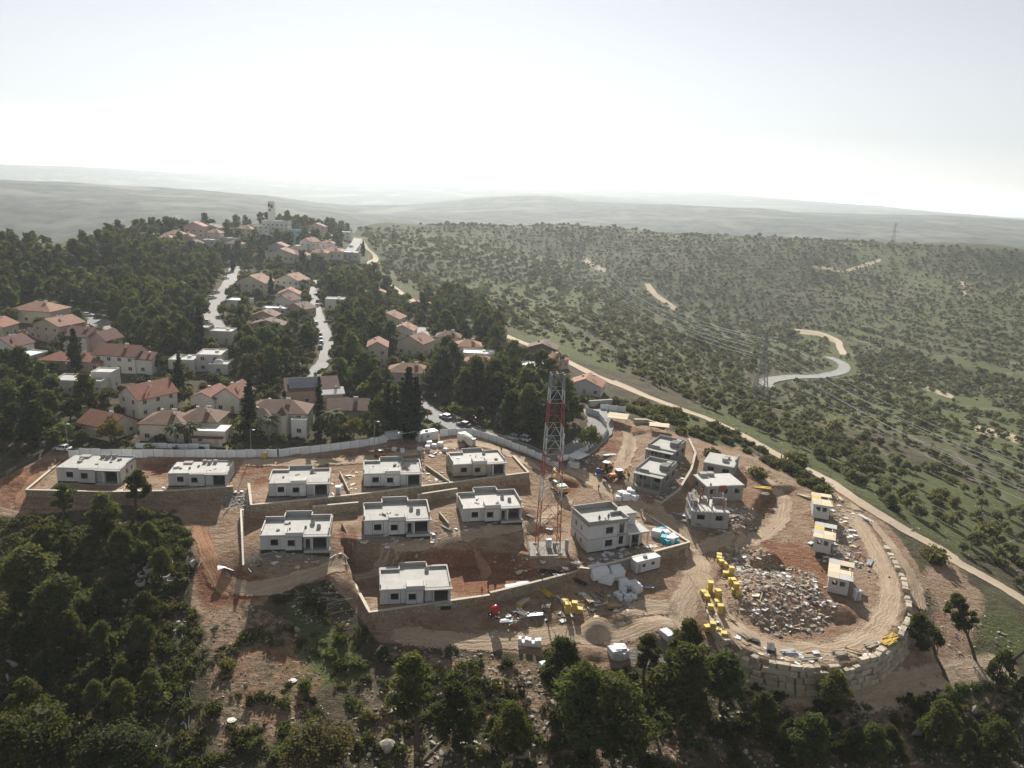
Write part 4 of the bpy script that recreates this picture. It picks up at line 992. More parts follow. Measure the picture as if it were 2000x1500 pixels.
def pole(px, py, top, label, arm=True, lamp=True, m=None):
    p = hit(px, py); H = at_d(px, top, math.hypot(p[0], p[1]))[2] - p[2]; r = empty('street_lamp' if lamp else 'utility_pole', p); tag(r, label, 'lamp post' if lamp else 'pole', 'posts along the streets')
    MB().tube([(0, 0, -.3), (0, 0, H)], [.11, .06], 8).build('post', m or galv, r)
    if arm: MB().tube([(0, 0, H - .05), (.5, -.4, H + .15), (1.1, -.9, H + .2)], .04, 6).build('bracket', m or galv, r)
    if lamp: part(r, 'lantern', white_paint, (.9, 1.5, -1.1, -.8, H + .1, H + .24))
    return r
pole(731, 892, 822, 'tall street lamp standing between upper terrace and site hoarding')
pole(491, 892, 838, 'street lamp behind the hoarding beside the villa with a bay roof')
pole(134, 884, 826, 'thin lamp post at the end of the hoarding next to the white car')
pole(1116, 1028, 987, 'wooden stake pole by the corner of the two-storey house', False, False, timber)
pole(141, 626, 587, 'street lamp in the grey parking bay of the upper village')
pole(1622, 935, 900, 'wooden utility pole among olive trees beside the dirt road', False, False, timber_grey)
pole(665, 690, 640, 'street lamp on the car-lined village street', True, True)
pole(834, 640, 605, 'street lamp beside the lane at the ridge flank', True, True)
# ------------------------------------------------------------------ roads
asphalt = mat('worn_asphalt', (.23, .225, .215), .8, (.17, .165, .16), .12, space='w', bump=.01)
lane_m = mat('pale_concrete_lane', (.31, .30, .28), .85, (.24, .23, .21), .15, space='w')
track_m = mat('white_dirt_track', (.53, .43, .31), .95, (.42, .32, .21), .12, space='w', bump=.05, bscale=2)
kerb_m = mat('kerb_stone', (.42, .41, .39), .9)
def catmull(P, n=10):
    P = [np.array(p) for p in P]; Q = [2 * P[0] - P[1]] + P + [2 * P[-1] - P[-2]]; out = []
    for i in range(1, len(Q) - 2):
        for k in range(n):
            t = k / n; a, b, c, d = Q[i - 1:i + 3]
            out.append(.5 * (2 * b + (c - a) * t + (2 * a - 5 * b + 4 * c - d) * t * t + (3 * b - a - 3 * c + d) * t ** 3))
    return out + [P[-1]]
ROAD_PTS = []
def road(name, px, width, m, label, dmin=0, lift=.12, kerb=False, cat='road'):
    P = [hit(a, b, dmin)[:2] for a, b in px]; C = catmull(P, 8); ROAD_PTS.append(([tuple(c) for c in C], width)); Nn = normals([np.append(c, 0) for c in C]); b = MB(); k = MB(); V = []; K = 5
    ws = [width * (1 + .05 * math.sin(i * 1.7)) for i in range(len(C))]
    for c, n, w in zip(C, Nn, ws):
        zc = [float(ground_z(*(c + n * w * s))) for s in (-.5, -.25, 0, .25, .5)]; zm = sum(zc) / 5
        for s, z in zip((-.5, -.25, 0, .25, .5), zc): V.append((*(c + n * w * s), max(z, zm * .6 + z * .4) + lift))
    F = [(i * K + j, i * K + j + 1, (i + 1) * K + j + 1, (i + 1) * K + j) for i in range(len(C) - 1) for j in range(K - 1)]
    F = [f[::-1] for f in F]
    b.add(V, F); o = b.build(name, m, None, True); tag(o, kind='structure')
    if kerb:
        for s in (-.5, .5):
            kb = MB()
            for i in range(len(C) - 1):
                q = [C[j] + Nn[j] * (ws[j] * s + (.13 if e else -.02) * np.sign(s)) for j in (i, i + 1) for e in (0, 1)]
                zz = [V[j * K + (0 if s < 0 else 4)][2] for j in (i, i + 1)]
                vv = [(*q[0], zz[0] - .3), (*q[1], zz[0] - .3), (*q[0], zz[0] + .13), (*q[1], zz[0] + .13), (*q[2], zz[1] - .3), (*q[3], zz[1] - .3), (*q[2], zz[1] + .13), (*q[3], zz[1] + .13)]
                kb.add(vv, [(0, 4, 6, 2), (1, 3, 7, 5), (2, 6, 7, 3)])
            kb.build('kerb', kerb_m, o)
    return o
road('road', [(433, 668), (428, 645), (415, 622), (414, 604), (428, 582), (445, 558), (456, 538), (458, 520)], 6.2, lane_m, '', kerb=True)
road('road', [(590, 745), (612, 728), (634, 706), (639, 680), (636, 655), (624, 625), (615, 595), (614, 570), (622, 548)], 4.8, lane_m, '', kerb=True)
road('road', [(800, 772), (824, 797), (856, 818), (897, 836), (950, 852), (1010, 872), (1060, 893), (1110, 912)], 6.5, asphalt, '', kerb=True)
road('lane', [(1158, 800), (1172, 822), (1168, 845), (1140, 872), (1112, 888), (1095, 902)], 7.5, lane_m, '', kerb=True)
road('road', [(90, 606), (150, 612), (185, 625), (215, 645)], 9, asphalt, '')
road('road', [(700, 466), (694, 478), (685, 489), (668, 497)], 7, lane_m, '', 400)
road('dirt_road', [(706, 470), (715, 484), (734, 504), (722, 516), (711, 526), (710, 540), (743, 547), (768, 561), (810, 590), (835, 603)], 4.2, track_m, '', 300)
road('dirt_road', [(985, 655), (1008, 665), (1050, 681), (1090, 698), (1160, 733), (1225, 759), (1300, 789), (1370, 814), (1415, 834), (1510, 885), (1600, 930), (1667, 975), (1755, 1028), (1835, 1074), (1867, 1098), (1900, 1116), (1960, 1150), (2030, 1195), (2110, 1250)], 4.6, track_m, '', 0)
road('road', [(1502, 757), (1496, 747), (1520, 740), (1580, 736), (1630, 730), (1649, 720), (1642, 708), (1616, 697)], 8.0, lane_m, '', 300)
road('dirt_road', [(1648, 693), (1640, 678), (1636, 666), (1616, 656), (1592, 648), (1552, 644)], 5.5, track_m, '', 300)
road('dirt_road', [(1264, 554), (1272, 565), (1283, 579), (1312, 597)], 6, track_m, '', 350)
road('dirt_road', [(820, 640), (828, 655), (833, 668)], 5, lane_m, '', 200)

# ------------------------------------------------------------------ rutted tracks of the site
def rut_material(c1, c2, c3):
    m, g, b = new_mat('rutted_track'); a = g('ShaderNodeAttribute', attribute_name='across').outputs['Fac']; l = g('ShaderNodeAttribute', attribute_name='along').outputs['Fac']
    pos = g('ShaderNodeNewGeometry').outputs['Position']; n1 = g.noise(pos, .35, 4, .6); n2 = g.noise(pos, 3.2, 3, .7)
    cx = g('ShaderNodeCombineXYZ'); g.put(cx.inputs[0], g.math('ADD', g.math('MULTIPLY', a, 9.0), g.math('MULTIPLY', n1, 3.0))); g.put(cx.inputs[1], g.math('MULTIPLY', l, .05)); st = g.noise(cx.outputs[0], 1.5, 4, .6)
    col = g.mix(g.ramp(st, .36, .64), c1, c2); col = g.mix(g.ramp(n2, .35, .5, .55, 0), col, c3); col = g.mix(g.ramp(n1, .5, .7, 0, .5), col, c2)
    g.put(b.inputs['Base Color'], col); b.inputs['Roughness'].default_value = .95; b.inputs['Specular IOR Level'].default_value = .1
    bp = g('ShaderNodeBump'); bp.inputs['Distance'].default_value = .3; g.put(bp.inputs['Height'], g.math('ADD', st, g.math('MULTIPLY', n2, .35))); g.put(b.inputs['Normal'], bp.outputs[0])
    edge = g.math('MULTIPLY', g.math('MULTIPLY', g.ramp(a, .0, .35), g.ramp(a, 1.0, .65)), g('ShaderNodeAttribute', attribute_name='ends').outputs['Fac']); al = g.ramp(g.math('ADD', edge, g.math('MULTIPLY', g.math('SUBTRACT', g.math('ADD', g.math('MULTIPLY', n1, .6), g.math('MULTIPLY', n2, .4)), .5), 2.2)), .3, .55)
    tb = g('ShaderNodeBsdfTransparent'); mxs = g('ShaderNodeMixShader'); g.put(mxs.inputs[0], al); g.put(mxs.inputs[1], tb.outputs[0]); g.put(mxs.inputs[2], b.outputs[0]); g.put(m.node_tree.nodes['Material Output'].inputs['Surface'], mxs.outputs[0])
    return m
rut_tan = rut_material((.42, .31, .215), (.54, .43, .31), (.27, .17, .105)); rut_red = rut_material((.36, .185, .105), (.46, .27, .165), (.2, .09, .05))
TRACKS = 0
def track(px, width, m):
    global TRACKS; TRACKS += 1; lift = .05 + .014 * TRACKS
    P = [hit(a, b)[:2] for a, b in px]; C = catmull(P, 10); Nn = normals([np.append(c, 0) for c in C]); K = 9; V = []; AC = []; AL = []; s = 0
    for i, (c, n) in enumerate(zip(C, Nn)):
        if i: s += math.hypot(*(c - C[i - 1]))
        for k in range(K):
            q = c + n * width * (k / (K - 1) - .5); V.append((*q, float(ground_z(*q)) + lift)); AC.append(k / (K - 1)); AL.append(s)
    o = mesh_obj('dirt_track', V, [(i * K + j + 1, i * K + j, (i + 1) * K + j, (i + 1) * K + j + 1) for i in range(len(C) - 1) for j in range(K - 1)], m, smooth=True); tag(o, kind='structure')
    E = [float(np.clip(min(l, s - l) / 4.0, 0, 1)) for l in AL]
    for nm, v in (('across', AC), ('along', AL), ('ends', E)): o.data.attributes.new(nm, 'FLOAT', 'POINT').data.foreach_set('value', np.array(v, np.float32))
for px, w, m in (([(1090, 905), (1140, 930), (1185, 955), (1235, 985), (1290, 1015), (1335, 1050), (1362, 1095), (1352, 1145), (1330, 1200), (1345, 1250), (1385, 1288), (1440, 1318), (1520, 1343), (1620, 1358), (1720, 1352), (1810, 1330), (1900, 1308), (1990, 1300)], 8, rut_tan),
    ([(1352, 1110), (1375, 1140), (1395, 1180), (1430, 1225), (1490, 1258), (1570, 1275), (1640, 1270), (1700, 1240), (1735, 1190), (1735, 1130), (1712, 1080), (1680, 1030), (1650, 990)], 7, rut_tan), ([(1340, 1075), (1400, 1062), (1470, 1055), (1520, 1020), (1530, 975), (1500, 940), (1450, 905)], 6, rut_tan),
    ([(1330, 1215), (1250, 1225), (1180, 1235), (1100, 1240), (1000, 1255), (900, 1255), (820, 1245), (745, 1240)], 6, rut_tan), ([(1120, 970), (1080, 1000), (1040, 1026), (960, 1040), (860, 1056), (760, 1078), (660, 1108), (560, 1140), (480, 1150), (430, 1130), (405, 1080)], 4.2, rut_tan), ([(1330, 1190), (1260, 1190), (1200, 1200)], 6, rut_tan),
    ([(1060, 925), (1000, 890), (930, 868), (850, 878), (760, 892), (660, 902), (560, 905), (460, 903)], 5, rut_tan), ([(470, 1160), (440, 1150), (415, 1110), (398, 1060), (380, 1020)], 4.5, rut_red), ([(1185, 950), (1215, 905), (1230, 870), (1225, 840)], 6, rut_tan), ([(30, 1000), (60, 950), (95, 905)], 4.5, rut_red),
    ([(920, 1060), (935, 1090), (950, 1120), (930, 1140)], 3.5, rut_red), ([(1640, 985), (1700, 1020), (1750, 1080), (1785, 1140), (1800, 1200)], 4.5, rut_tan)): track(px, w, m)

# ------------------------------------------------------------------ village houses
solar_m = mat('solar_glass', (.10, .12, .16), .18, (.08, .1, .14), .6, spec=.7)
def gable_roof(w, l, h, rise, oh, axis='y', th=.22):
    """ridge along axis; returns builder"""
    m = MB()
    if axis == 'y':
        x0, x1, y0, y1 = -oh, w + oh, -oh, l + oh; c = w / 2; d = rise * oh / (w / 2)
        pts = lambda z: [(x0, y0, h - d + z), (c, y0, h + rise + z), (x1, y0, h - d + z), (x0, y1, h - d + z), (c, y1, h + rise + z), (x1, y1, h - d + z)]
    else:
        x0, x1, y0, y1 = -oh, w + oh, -oh, l + oh; c = l / 2; d = rise * oh / (l / 2)
        pts = lambda z: [(x1, y0, h - d + z), (x1, c, h + rise + z), (x1, y1, h - d + z), (x0, y0, h - d + z), (x0, c, h + rise + z), (x0, y1, h - d + z)]
    V = pts(.02) + pts(.02 + th)
    m.add(V, [(6, 7, 10, 9), (7, 8, 11, 10), (1, 0, 3, 4), (2, 1, 4, 5), (0, 1, 7, 6), (1, 2, 8, 7), (4, 3, 9, 10), (5, 4, 10, 11), (3, 0, 6, 9), (2, 5, 11, 8)])
    return m
def hip_roof(w, l, h, rise, oh, th=.2):
    x0, x1, y0, y1 = -oh, w + oh, -oh, l + oh; k = min(x1 - x0, y1 - y0) / 2
    if w >= l: r0, r1 = (x0 + k, (y0 + y1) / 2), (x1 - k, (y0 + y1) / 2)
    else: r0, r1 = ((x0 + x1) / 2, y0 + k), ((x0 + x1) / 2, y1 - k)
    V = [(x0, y0, h), (x1, y0, h), (x1, y1, h), (x0, y1, h), (x0, y0, h + th), (x1, y0, h + th), (x1, y1, h + th), (x0, y1, h + th), (*r0, h + th + rise), (*r1, h + th + rise)]
    F = [(3, 2, 1, 0), (0, 1, 5, 4), (1, 2, 6, 5), (2, 3, 7, 6), (3, 0, 4, 7)]
    F += [(4, 5, 9, 8), (5, 6, 9), (6, 7, 8, 9), (7, 4, 8)] if w >= l else [(4, 5, 8), (5, 6, 9, 8), (6, 7, 9), (7, 4, 8, 9)]
    return MB().add(V, F)
def glazed(parent, x, z, w, h, M=None, shutter=False):
    f = MB(); t = .09
    f.box(x, x + t, -.05, .04, z, z + h).box(x + w - t, x + w, -.05, .04, z, z + h).box(x, x + w, -.05, .04, z + h - t, z + h).box(x, x + w, -.09, .04, z - .08, z + .02)
    if w > 1: f.box(x + w / 2 - .04, x + w / 2 + .04, -.04, .04, z, z + h)
    g_ = MB().box(x + .05, x + w - .05, -.012, .03, z + .02, z + h - .05)
    if M is not None: f.xf(M); g_.xf(M)
    o = f.build('window', frame_m, parent); g_.build('pane', glass, o); return o
def block_of(r, x, y, w, l, h, roof, wm, rm, rise=None, axis='y', storeys=1, oh=.5, rg=random, wins=True, z0=-1.5, chimney=True, parapet=.4):
    """one wing: walls, roof and glazing on its near and side faces"""
    T = Matrix.Translation((x, y, 0)); rise = rise if rise is not None else min(w, l) * .26
    b = MB().box(0, w, 0, l, z0, h)
    if roof == 'gable':
        if axis == 'y': b.add([(0, 0, h), (w, 0, h), (w / 2, 0, h + rise), (0, l, h), (w, l, h), (w / 2, l, h + rise)], [(0, 1, 2), (4, 3, 5)])
        else: b.add([(0, 0, h), (0, l, h), (0, l / 2, h + rise), (w, 0, h), (w, l, h), (w, l / 2, h + rise)], [(1, 0, 2), (3, 4, 5)])
    b.xf(T).build('wall', wm, r)
    if roof == 'gable': q = gable_roof(w, l, h, rise, oh, axis)
    elif roof == 'hip': q = hip_roof(w, l, h, rise, oh)
    else: q = MB().box(.12, w - .12, .12, l - .12, h, h + .06)
    ro = q.xf(T).build('roof', rm, r)
    if roof == 'flat':
        for a in ((0, w, 0, .2), (0, w, l - .2, l), (0, .2, .2, l - .2), (w - .2, w, .2, l - .2)): MB().box(*a, h + .002, h + parapet).xf(T).build('parapet', wm, ro)
        if chimney: MB().box(w * .6, w * .6 + 1.2, l * .55, l * .55 + .8, h + .06, h + .75).xf(T).build('roof_tank', white_paint, ro)
    elif chimney:
        if rise > 1.4 and w > 7: MB().tube([(w * .62, l * .5 - .3, h + rise + .55), (w * .62 + 1.3, l * .5 - .3, h + rise + .55)], .27, 8).box(w * .62 + .1, w * .62 + .2, l * .5 - .35, l * .5 - .25, h + rise * .7, h + rise + .4).box(w * .62 + 1.1, w * .62 + 1.2, l * .5 - .35, l * .5 - .25, h + rise * .7, h + rise + .4).xf(T).build('water_heater', white_paint, ro)
        cx, cyy = (w * .3, l * .6) if axis == 'y' else (w * .65, l * .35)
        MB().box(cx, cx + .7, cyy, cyy + .7, h + rise * .3, h + rise * .62 + 1.0).xf(T).build('chimney', wm, ro)
    if wins:
        for s in range(storeys):
            zz = .9 + s * 2.9
            if zz + 1.2 > h + .2: break
            n = max(1, int(w / 3.4))
            for k in range(n):
                xx = w * (k + .5) / n - .65
                if s == 0 and k == n // 2 and n > 1: 
                    d = MB().box(xx, xx + 1.0, -.05, .05, 0, 2.1).xf(T).build('door', timber_grey, r); continue
                glazed(r, xx, zz, 1.3, 1.2, T)
            n = max(1, int(l / 3.8))
            for side in (0, 1):
                for k in range(n):
                    yy = l * (k + .5) / n - .6
                    M = T @ (Matrix.Translation((w, yy, 0)) @ Matrix.Rotation(rad(90), 4, 'Z') if side else Matrix.Translation((0, yy + 1.2, 0)) @ Matrix.Rotation(rad(-90), 4, 'Z'))
                    glazed(r, 0, zz, 1.2, 1.15, M)
    return ro
VG = 'houses of the village on the ridge'
def villa(px, py, rz, label, blocks, dmin=0, name='village_house', cat='house', group=VG):
    p = hit(px, py, dmin); r = empty(name, p, rad(rz)); tag(r, label, cat, group)
    xs = [b[0] for b in blocks] + [b[0] + b[2] for b in blocks]; ys = [b[1] for b in blocks] + [b[1] + b[3] for b in blocks]
    cx, cyy = (min(xs) + max(xs)) / 2, (min(ys) + max(ys)) / 2
    for b in blocks:
        x, y, w, l, h, roof, wm, rm = b[:8]; kw = b[8] if len(b) > 8 else {}
        block_of(r, x - cx, y - cyy, w, l, h, roof, wm, rm, **kw)
    return r, cx, cyy
G_, Hp, Fl = 'gable', 'hip', 'flat'
villa(292, 803, -32, 'white two-storey villa with a steep red gable roof', [(0, 0, 9, 12, 5.4, G_, plaster, tile_red, dict(storeys=2, rise=3.0))])
villa(437, 796, -6, 'broad white villa with an asymmetrical red gable facing the site', [(0, 0, 7, 10, 4.0, G_, plaster, tile_red, dict(rise=1.6)), (6.5, .8, 7.5, 10, 4.6, G_, plaster, tile_red, dict(rise=2.6))])
villa(213, 846, -22, 'low villa with a plain red pitched roof behind a yellow-green tree', [(0, 0, 11, 8.5, 3.2, G_, plaster_cream, tile_red, dict(axis='x', rise=2.4))])
r, cx, cyy = villa(374, 852, 2, 'cream villa with two brown hip roofs and a flat white annex', [(0, 0, 11, 9, 4.4, Hp, plaster_cream, tile_brown, dict(rise=2.4, storeys=1)), (8.5, 2.5, 10, 9, 4.6, Hp, plaster_cream, tile_brown, dict(rise=2.6)), (13.5, -1.5, 8.5, 5.5, 3.6, Fl, plaster_cream, flat_white, dict(parapet=.15, chimney=False))])
part(r, 'white_canopy', flat_white, (9.2 - cx, 14.2 - cx, -1.2 - cyy, 2.6 - cyy, 3.9, 4.1)); part(r, 'awning', tile_dark, (13.6 - cx, 21.8 - cx, -3.2 - cyy, -1.55 - cyy, 2.2, 2.35))
r, cx, cyy = villa(547, 838, 4, 'cream villa with a hipped roof and a pointed bay turret', [(0, 0, 16, 9, 5.2, Hp, plaster_cream, tile_brown, dict(storeys=2, rise=2.6)), (1, -2, 6, 4, 4.8, Hp, plaster_cream, tile_brown, dict(rise=1.6, storeys=1)), (12.5, -2.4, 4, 3.2, 4.2, Fl, plaster, flat_white, dict(chimney=False))])
tb = MB().lathe([(1.5, -1), (1.5, 5.6)], 8, 0, (10 - cx, -1 - cyy, 0)).build('turret', plaster_cream, r); MB().lathe([(2.0, 5.6), (0.02, 7.6)], 8, 0, (10 - cx, -1 - cyy, 0)).build('turret_roof', tile_brown, tb)
r, cx, cyy = villa(612, 784, 22, 'grey-brown house with a solar panel array on its gable roof', [(0, 0, 15, 9.5, 4.6, G_, plaster_tan, tile_brown, dict(axis='x', rise=2.6)), (10, -2, 6, 5, 3.6, G_, plaster_tan, flat_white, dict(axis='x', rise=1.2))])
th = math.atan2(2.6, 4.75)
for i in range(5):
    for j in range(2):
        q = MB().box(0, 1.7, 0, 2.1, 0, .06).xf(Matrix.Translation((.8 + i * 1.8 - cx, .3 + j * 1.95 - cyy, 4.6 + .45 + .3 * math.tan(th) + j * 1.95 * math.tan(th))) @ Matrix.Rotation(th, 4, 'X')); q.build('solar_panel', solar_m, r)
villa(682, 814, 8, 'low dark house with a rusty brown roof among palms', [(0, 0, 11, 8, 3.2, G_, plaster_grey, tile_brown, dict(axis='x', rise=2.2))])
r, cx, cyy = villa(398, 722, 6, 'white flat-roofed villa of stepped cubes with a small dome', [(0, 0, 8, 8, 4.2, Fl, plaster, conc_roof, dict()), (8, 3, 8, 9, 5.4, Fl, plaster, conc_roof, dict(storeys=2)), (13, -1, 6, 5, 3.2, Fl, plaster, conc_roof, dict(chimney=False))])
MB().lathe([(1.6, 0), (1.5, .6), (1.1, 1.2), (.5, 1.5), (.02, 1.58)], 14, 0, (15.5 - cx, 1.5 - cyy, 3.2)).build('dome', plaster, r, True)
villa(425, 668, 4, 'small white flat block beside the wide village road', [(0, 0, 8, 7, 4.6, Fl, plaster, conc_roof, dict(storeys=1)), (-5, 1, 4, 6, 5.6, Fl, plaster_grey, conc_roof, dict(chimney=False))])
villa(255, 722, -4, 'long white two-storey house with a weathered red roof and dark balcony', [(0, 0, 14, 9, 5.6, G_, plaster, tile_red, dict(axis='x', storeys=2, rise=2.6)), (13.2, .5, 6, 7, 4.8, G_, plaster, tile_dark, dict(axis='x', rise=1.6))])
villa(152, 718, 0, 'single-storey house with a wide low red roof behind the tall cypress', [(0, 0, 20, 9, 3.0, Hp, plaster_tan, tile_red, dict(rise=2.0))])
villa(184, 682, -14, 'white house with a deep red roof slope and blank pink gable wall', [(0, 0, 10, 10, 5.2, G_, plaster, tile_dark, dict(axis='x', storeys=2, rise=2.4)), (9.7, 1.5, 7, 8, 4.4, G_, plaster_pink, tile_dark, dict(rise=2.6, wins=False))])
villa(110, 660, -18, 'tan two-storey house with a pale orange roof', [(0, 0, 12, 11, 5.8, G_, plaster_tan, tile_pale, dict(storeys=2, rise=2.2)), (-4, 1, 4.2, 8, 3.2, Fl, plaster_pink, conc_roof, dict(chimney=False))])
villa(83, 626, -6, 'cream house with a large pale orange hip roof', [(0, 0, 16, 12, 4.6, Hp, plaster_cream, tile_pale, dict(rise=2.8, storeys=1))])
villa(42, 700, -10, 'white house with a small red gable and a broad white terrace', [(0, 0, 9, 9, 4.6, G_, plaster, tile_dark, dict(rise=2.6, storeys=2)), (8, -2, 9, 8, 2.4, Fl, plaster, flat_white, dict(chimney=False))])
villa(-4, 655, 0, 'red-roofed house cut by the edge of the view above the white terrace house', [(0, 0, 10, 9, 4, G_, plaster_cream, tile_red, dict(rise=2.2))])
villa(172, 762, 4, 'flat-roofed white house half hidden by pines above the red pitched villa', [(0, 0, 14, 8, 4.0, Fl, plaster, conc_roof, dict()), (9, 5, 6, 6, 5.5, Fl, plaster, conc_roof, dict(chimney=False))])
FAR = [  # px, py, heading, w, l, h, roof, walls, tiles, label
 (738,706,8,7,10,6.5,G_,plaster_cream,tile_pale,'tall narrow cream house with a pale roof between pines'),
 (812,690,-20,11,10,5,G_,plaster_cream,tile_pale,'cream house with stepped pale gables beside the lane'),
 (800,743,0,14,9,3.6,Hp,plaster,tile_pale,'white house with a pale hip roof behind the pair of dark cypresses'),
 (936,722,4,11,8,3.2,Hp,plaster_cream,tile_pale,'low pale-roofed house under the big pines'),
 (935,708,0,12,7,4,Fl,plaster,flat_white,'white flat-roofed house with rooftop tanks among the pines'),
 (1033,730,2,12,7,3.6,Fl,plaster,flat_white,'long white flat-roofed house behind the mast top'),
 (1146,766,-15,11,9,3.4,G_,plaster,tile_pale,'white house with crossed red gables above the paved lane'),
 (1060,692,-10,12,8,3.2,G_,tile_brown,tile_brown,'brown-roofed shed close to the white dirt road'),
 (1080,716,-40,9,8,3.2,G_,plaster_pink,tile_pale,'pink house with a red roof just left of the dirt road'),
 (656,603,4,9,8,5,Fl,plaster,conc_roof,'bright white cube house beside the narrow street'),
 (762,634,-12,12,9,3.6,G_,plaster,tile_pale,'house with a pale roof and skylight in the wooded gap'),
 (733,584,10,11,8,4,G_,plaster,tile_pale,'white gabled house below the bend of the dirt road'),
 (820,606,-15,13,8,3.2,G_,plaster_tan,tile_pale,'tan house at the end of the ridge lane'),
 (790,660,-5,9,8,4,G_,plaster,tile_pale,'small white house with a pale gable behind pines'),
 (914,690,5,10,8,3.4,Hp,plaster_cream,tile_pale,'pale-roofed cottage under dense pines'),
 (876,672,0,10,8,3.4,Hp,plaster_cream,tile_brown,'brown-roofed cottage hidden in the pine grove'),
 (500,572,-5,15,13,6,G_,plaster_cream,tile_pale,'big cream house with a broad pale red roof beyond the wide road'),
 (572,566,-12,14,12,5.5,G_,plaster,tile_pale,'white house with a round gable window and red roof'),
 (566,590,10,10,9,4.5,G_,plaster,tile_pale,'white house with a blunt red gable in the middle village'),
 (562,600,-20,9,8,4,G_,plaster,tile_dark,'small house with a dark gable in the middle village'),
 (520,628,0,10,8,3,G_,plaster_tan,tile_brown,'low brown-roofed annex house in the middle village'),
 (526,645,2,13,7,2.8,G_,plaster_tan,tile_brown,'low long brown-roofed shed in the middle village'),
 (588,615,-25,11,8,3.6,G_,plaster_tan,tile_brown,'tan house with crossed brown roofs in the middle village'),
 (540,612,0,11,6,2.6,Fl,plaster_grey,flat_white,'low white flat roof between the red-roofed middle village houses'),
 (470,600,0,10,8,3.5,Fl,plaster,flat_white,'white flat annex below the big cream house'),
 (541,450,0,26,12,8,Fl,plaster,conc_roof,'large stepped white building on the hilltop by the water tower'),
 (512,456,6,14,10,5.5,Fl,plaster,conc_roof,'white arched wing next to the large hilltop building'),
 (580,465,0,20,11,7,Fl,plaster_blue,conc_roof,'turquoise flat-roofed building on the hilltop'),
 (595,472,4,12,9,5,Fl,plaster_blue,conc_roof,'small turquoise annex in front of the hilltop building'),
 (525,474,0,22,10,5,Fl,plaster_grey,flat_white,'long grey hall with a white roof below the hilltop'),
 (480,461,0,16,12,6,Hp,plaster_yellow,tile_pale,'yellow house with a red hip roof on the hilltop'),
 (437,462,0,16,11,7,Fl,plaster_yellow,conc_roof,'yellow cube house on the hilltop slope'),
 (384,463,5,16,12,8,G_,plaster_pink,tile_pale,'pink house with a stepped red roof at the hill edge'),
 (345,470,-8,14,11,4.5,Hp,plaster_cream,tile_pale,'cream hip-roofed house at the edge of the pine forest'),
 (364,474,6,12,10,4.5,Hp,plaster_pink,tile_pale,'pink-roofed house next to the forest edge'),
 (446,476,0,18,9,4,Fl,plaster_grey,flat_white,'bluish grey flat hall below the yellow cube house'),
 (400,478,4,18,9,3.5,Fl,plaster_grey,flat_white,'low white-roofed hall under the pink hilltop house'),
 (545,494,0,15,11,5,G_,plaster_grey,tile_pale,'grey gabled house under the long hall'),
 (553,508,0,18,12,4.5,G_,plaster_cream,tile_pale,'house with a broad pale roof above the wooded dip'),
 (585,510,-8,13,11,4,Hp,plaster_cream,tile_pale,'red hip-roofed house right of the broad pale roof'),
 (606,490,-25,12,12,7,G_,plaster,tile_pale,'white steep-gabled house on the far street'),
 (624,505,0,12,9,4,Hp,plaster_cream,tile_pale,'small hip-roofed house above the dark pines'),
 (651,502,5,13,10,4,Hp,plaster_cream,tile_pale,'hip-roofed house near the end of the ridge'),
 (682,504,0,14,9,4,Fl,plaster_grey,flat_white,'grey flat house beside the asphalt bend'),
 (671,466,0,16,11,6,Fl,plaster,flat_white,'white flat house where the ridge meets the green hills'),
 (619,455,0,20,12,6,G_,plaster_pink,tile_pale,'pink complex under the hilltop pines'),
 (292,470,0,12,9,4.5,Fl,plaster,flat_white,'lone white house at the forest skyline'),
 (412,460,0,18,11,6,G_,plaster_grey,tile_brown,'grey house under the round skyline pine'),
 (566,482,0,14,10,4,Hp,plaster_pink,tile_pale,'pink cottage between the turquoise building and the hall'),
 (460,487,0,14,9,4,Hp,plaster_cream,tile_brown,'brown-roofed house among the hillside pines'),
 (498,470,3,12,9,4.5,Fl,plaster,flat_white,'small white cube house left of the long grey hall'),
 (420,468,0,12,10,5,Hp,plaster_cream,tile_pale,'cream hip-roofed house below the grey skyline house'),
 (508,484,-6,11,9,4,G_,plaster,tile_pale,'little white gabled house under the long grey hall'),
 (478,478,0,12,9,4,G_,plaster_cream,tile_pale,'cream gabled house beside the bluish grey hall'),
 (612,467,0,12,9,5,Fl,plaster,flat_white,'white cube house right of the turquoise building'),
 (640,485,0,11,9,4,Hp,plaster,tile_pale,'white hip-roofed house on the far ridge street'),
 (325,476,4,11,9,4,Hp,plaster,tile_pale,'white hip-roofed house at the top of the pine forest'),
 (590,492,0,11,9,4.5,Fl,plaster,flat_white,'white cube house above the red hip-roofed house'),
 (380,486,0,12,9,4,G_,plaster_grey,tile_brown,'grey house deep in the hillside pines'),
 (636,470,5,13,9,4.5,G_,plaster_cream,tile_pale,'cream house among trees below the hilltop pines'),
]
for q in FAR:
    k = .8 if q[1] < 500 else 1.0
    villa(q[0], q[1], q[2], q[9], [(0, 0, q[3] * k, q[4] * k, q[5] * (.9 if k < 1 else 1), q[6], q[7], q[8], dict(storeys=2 if q[5] > 5 else 1))], 150)

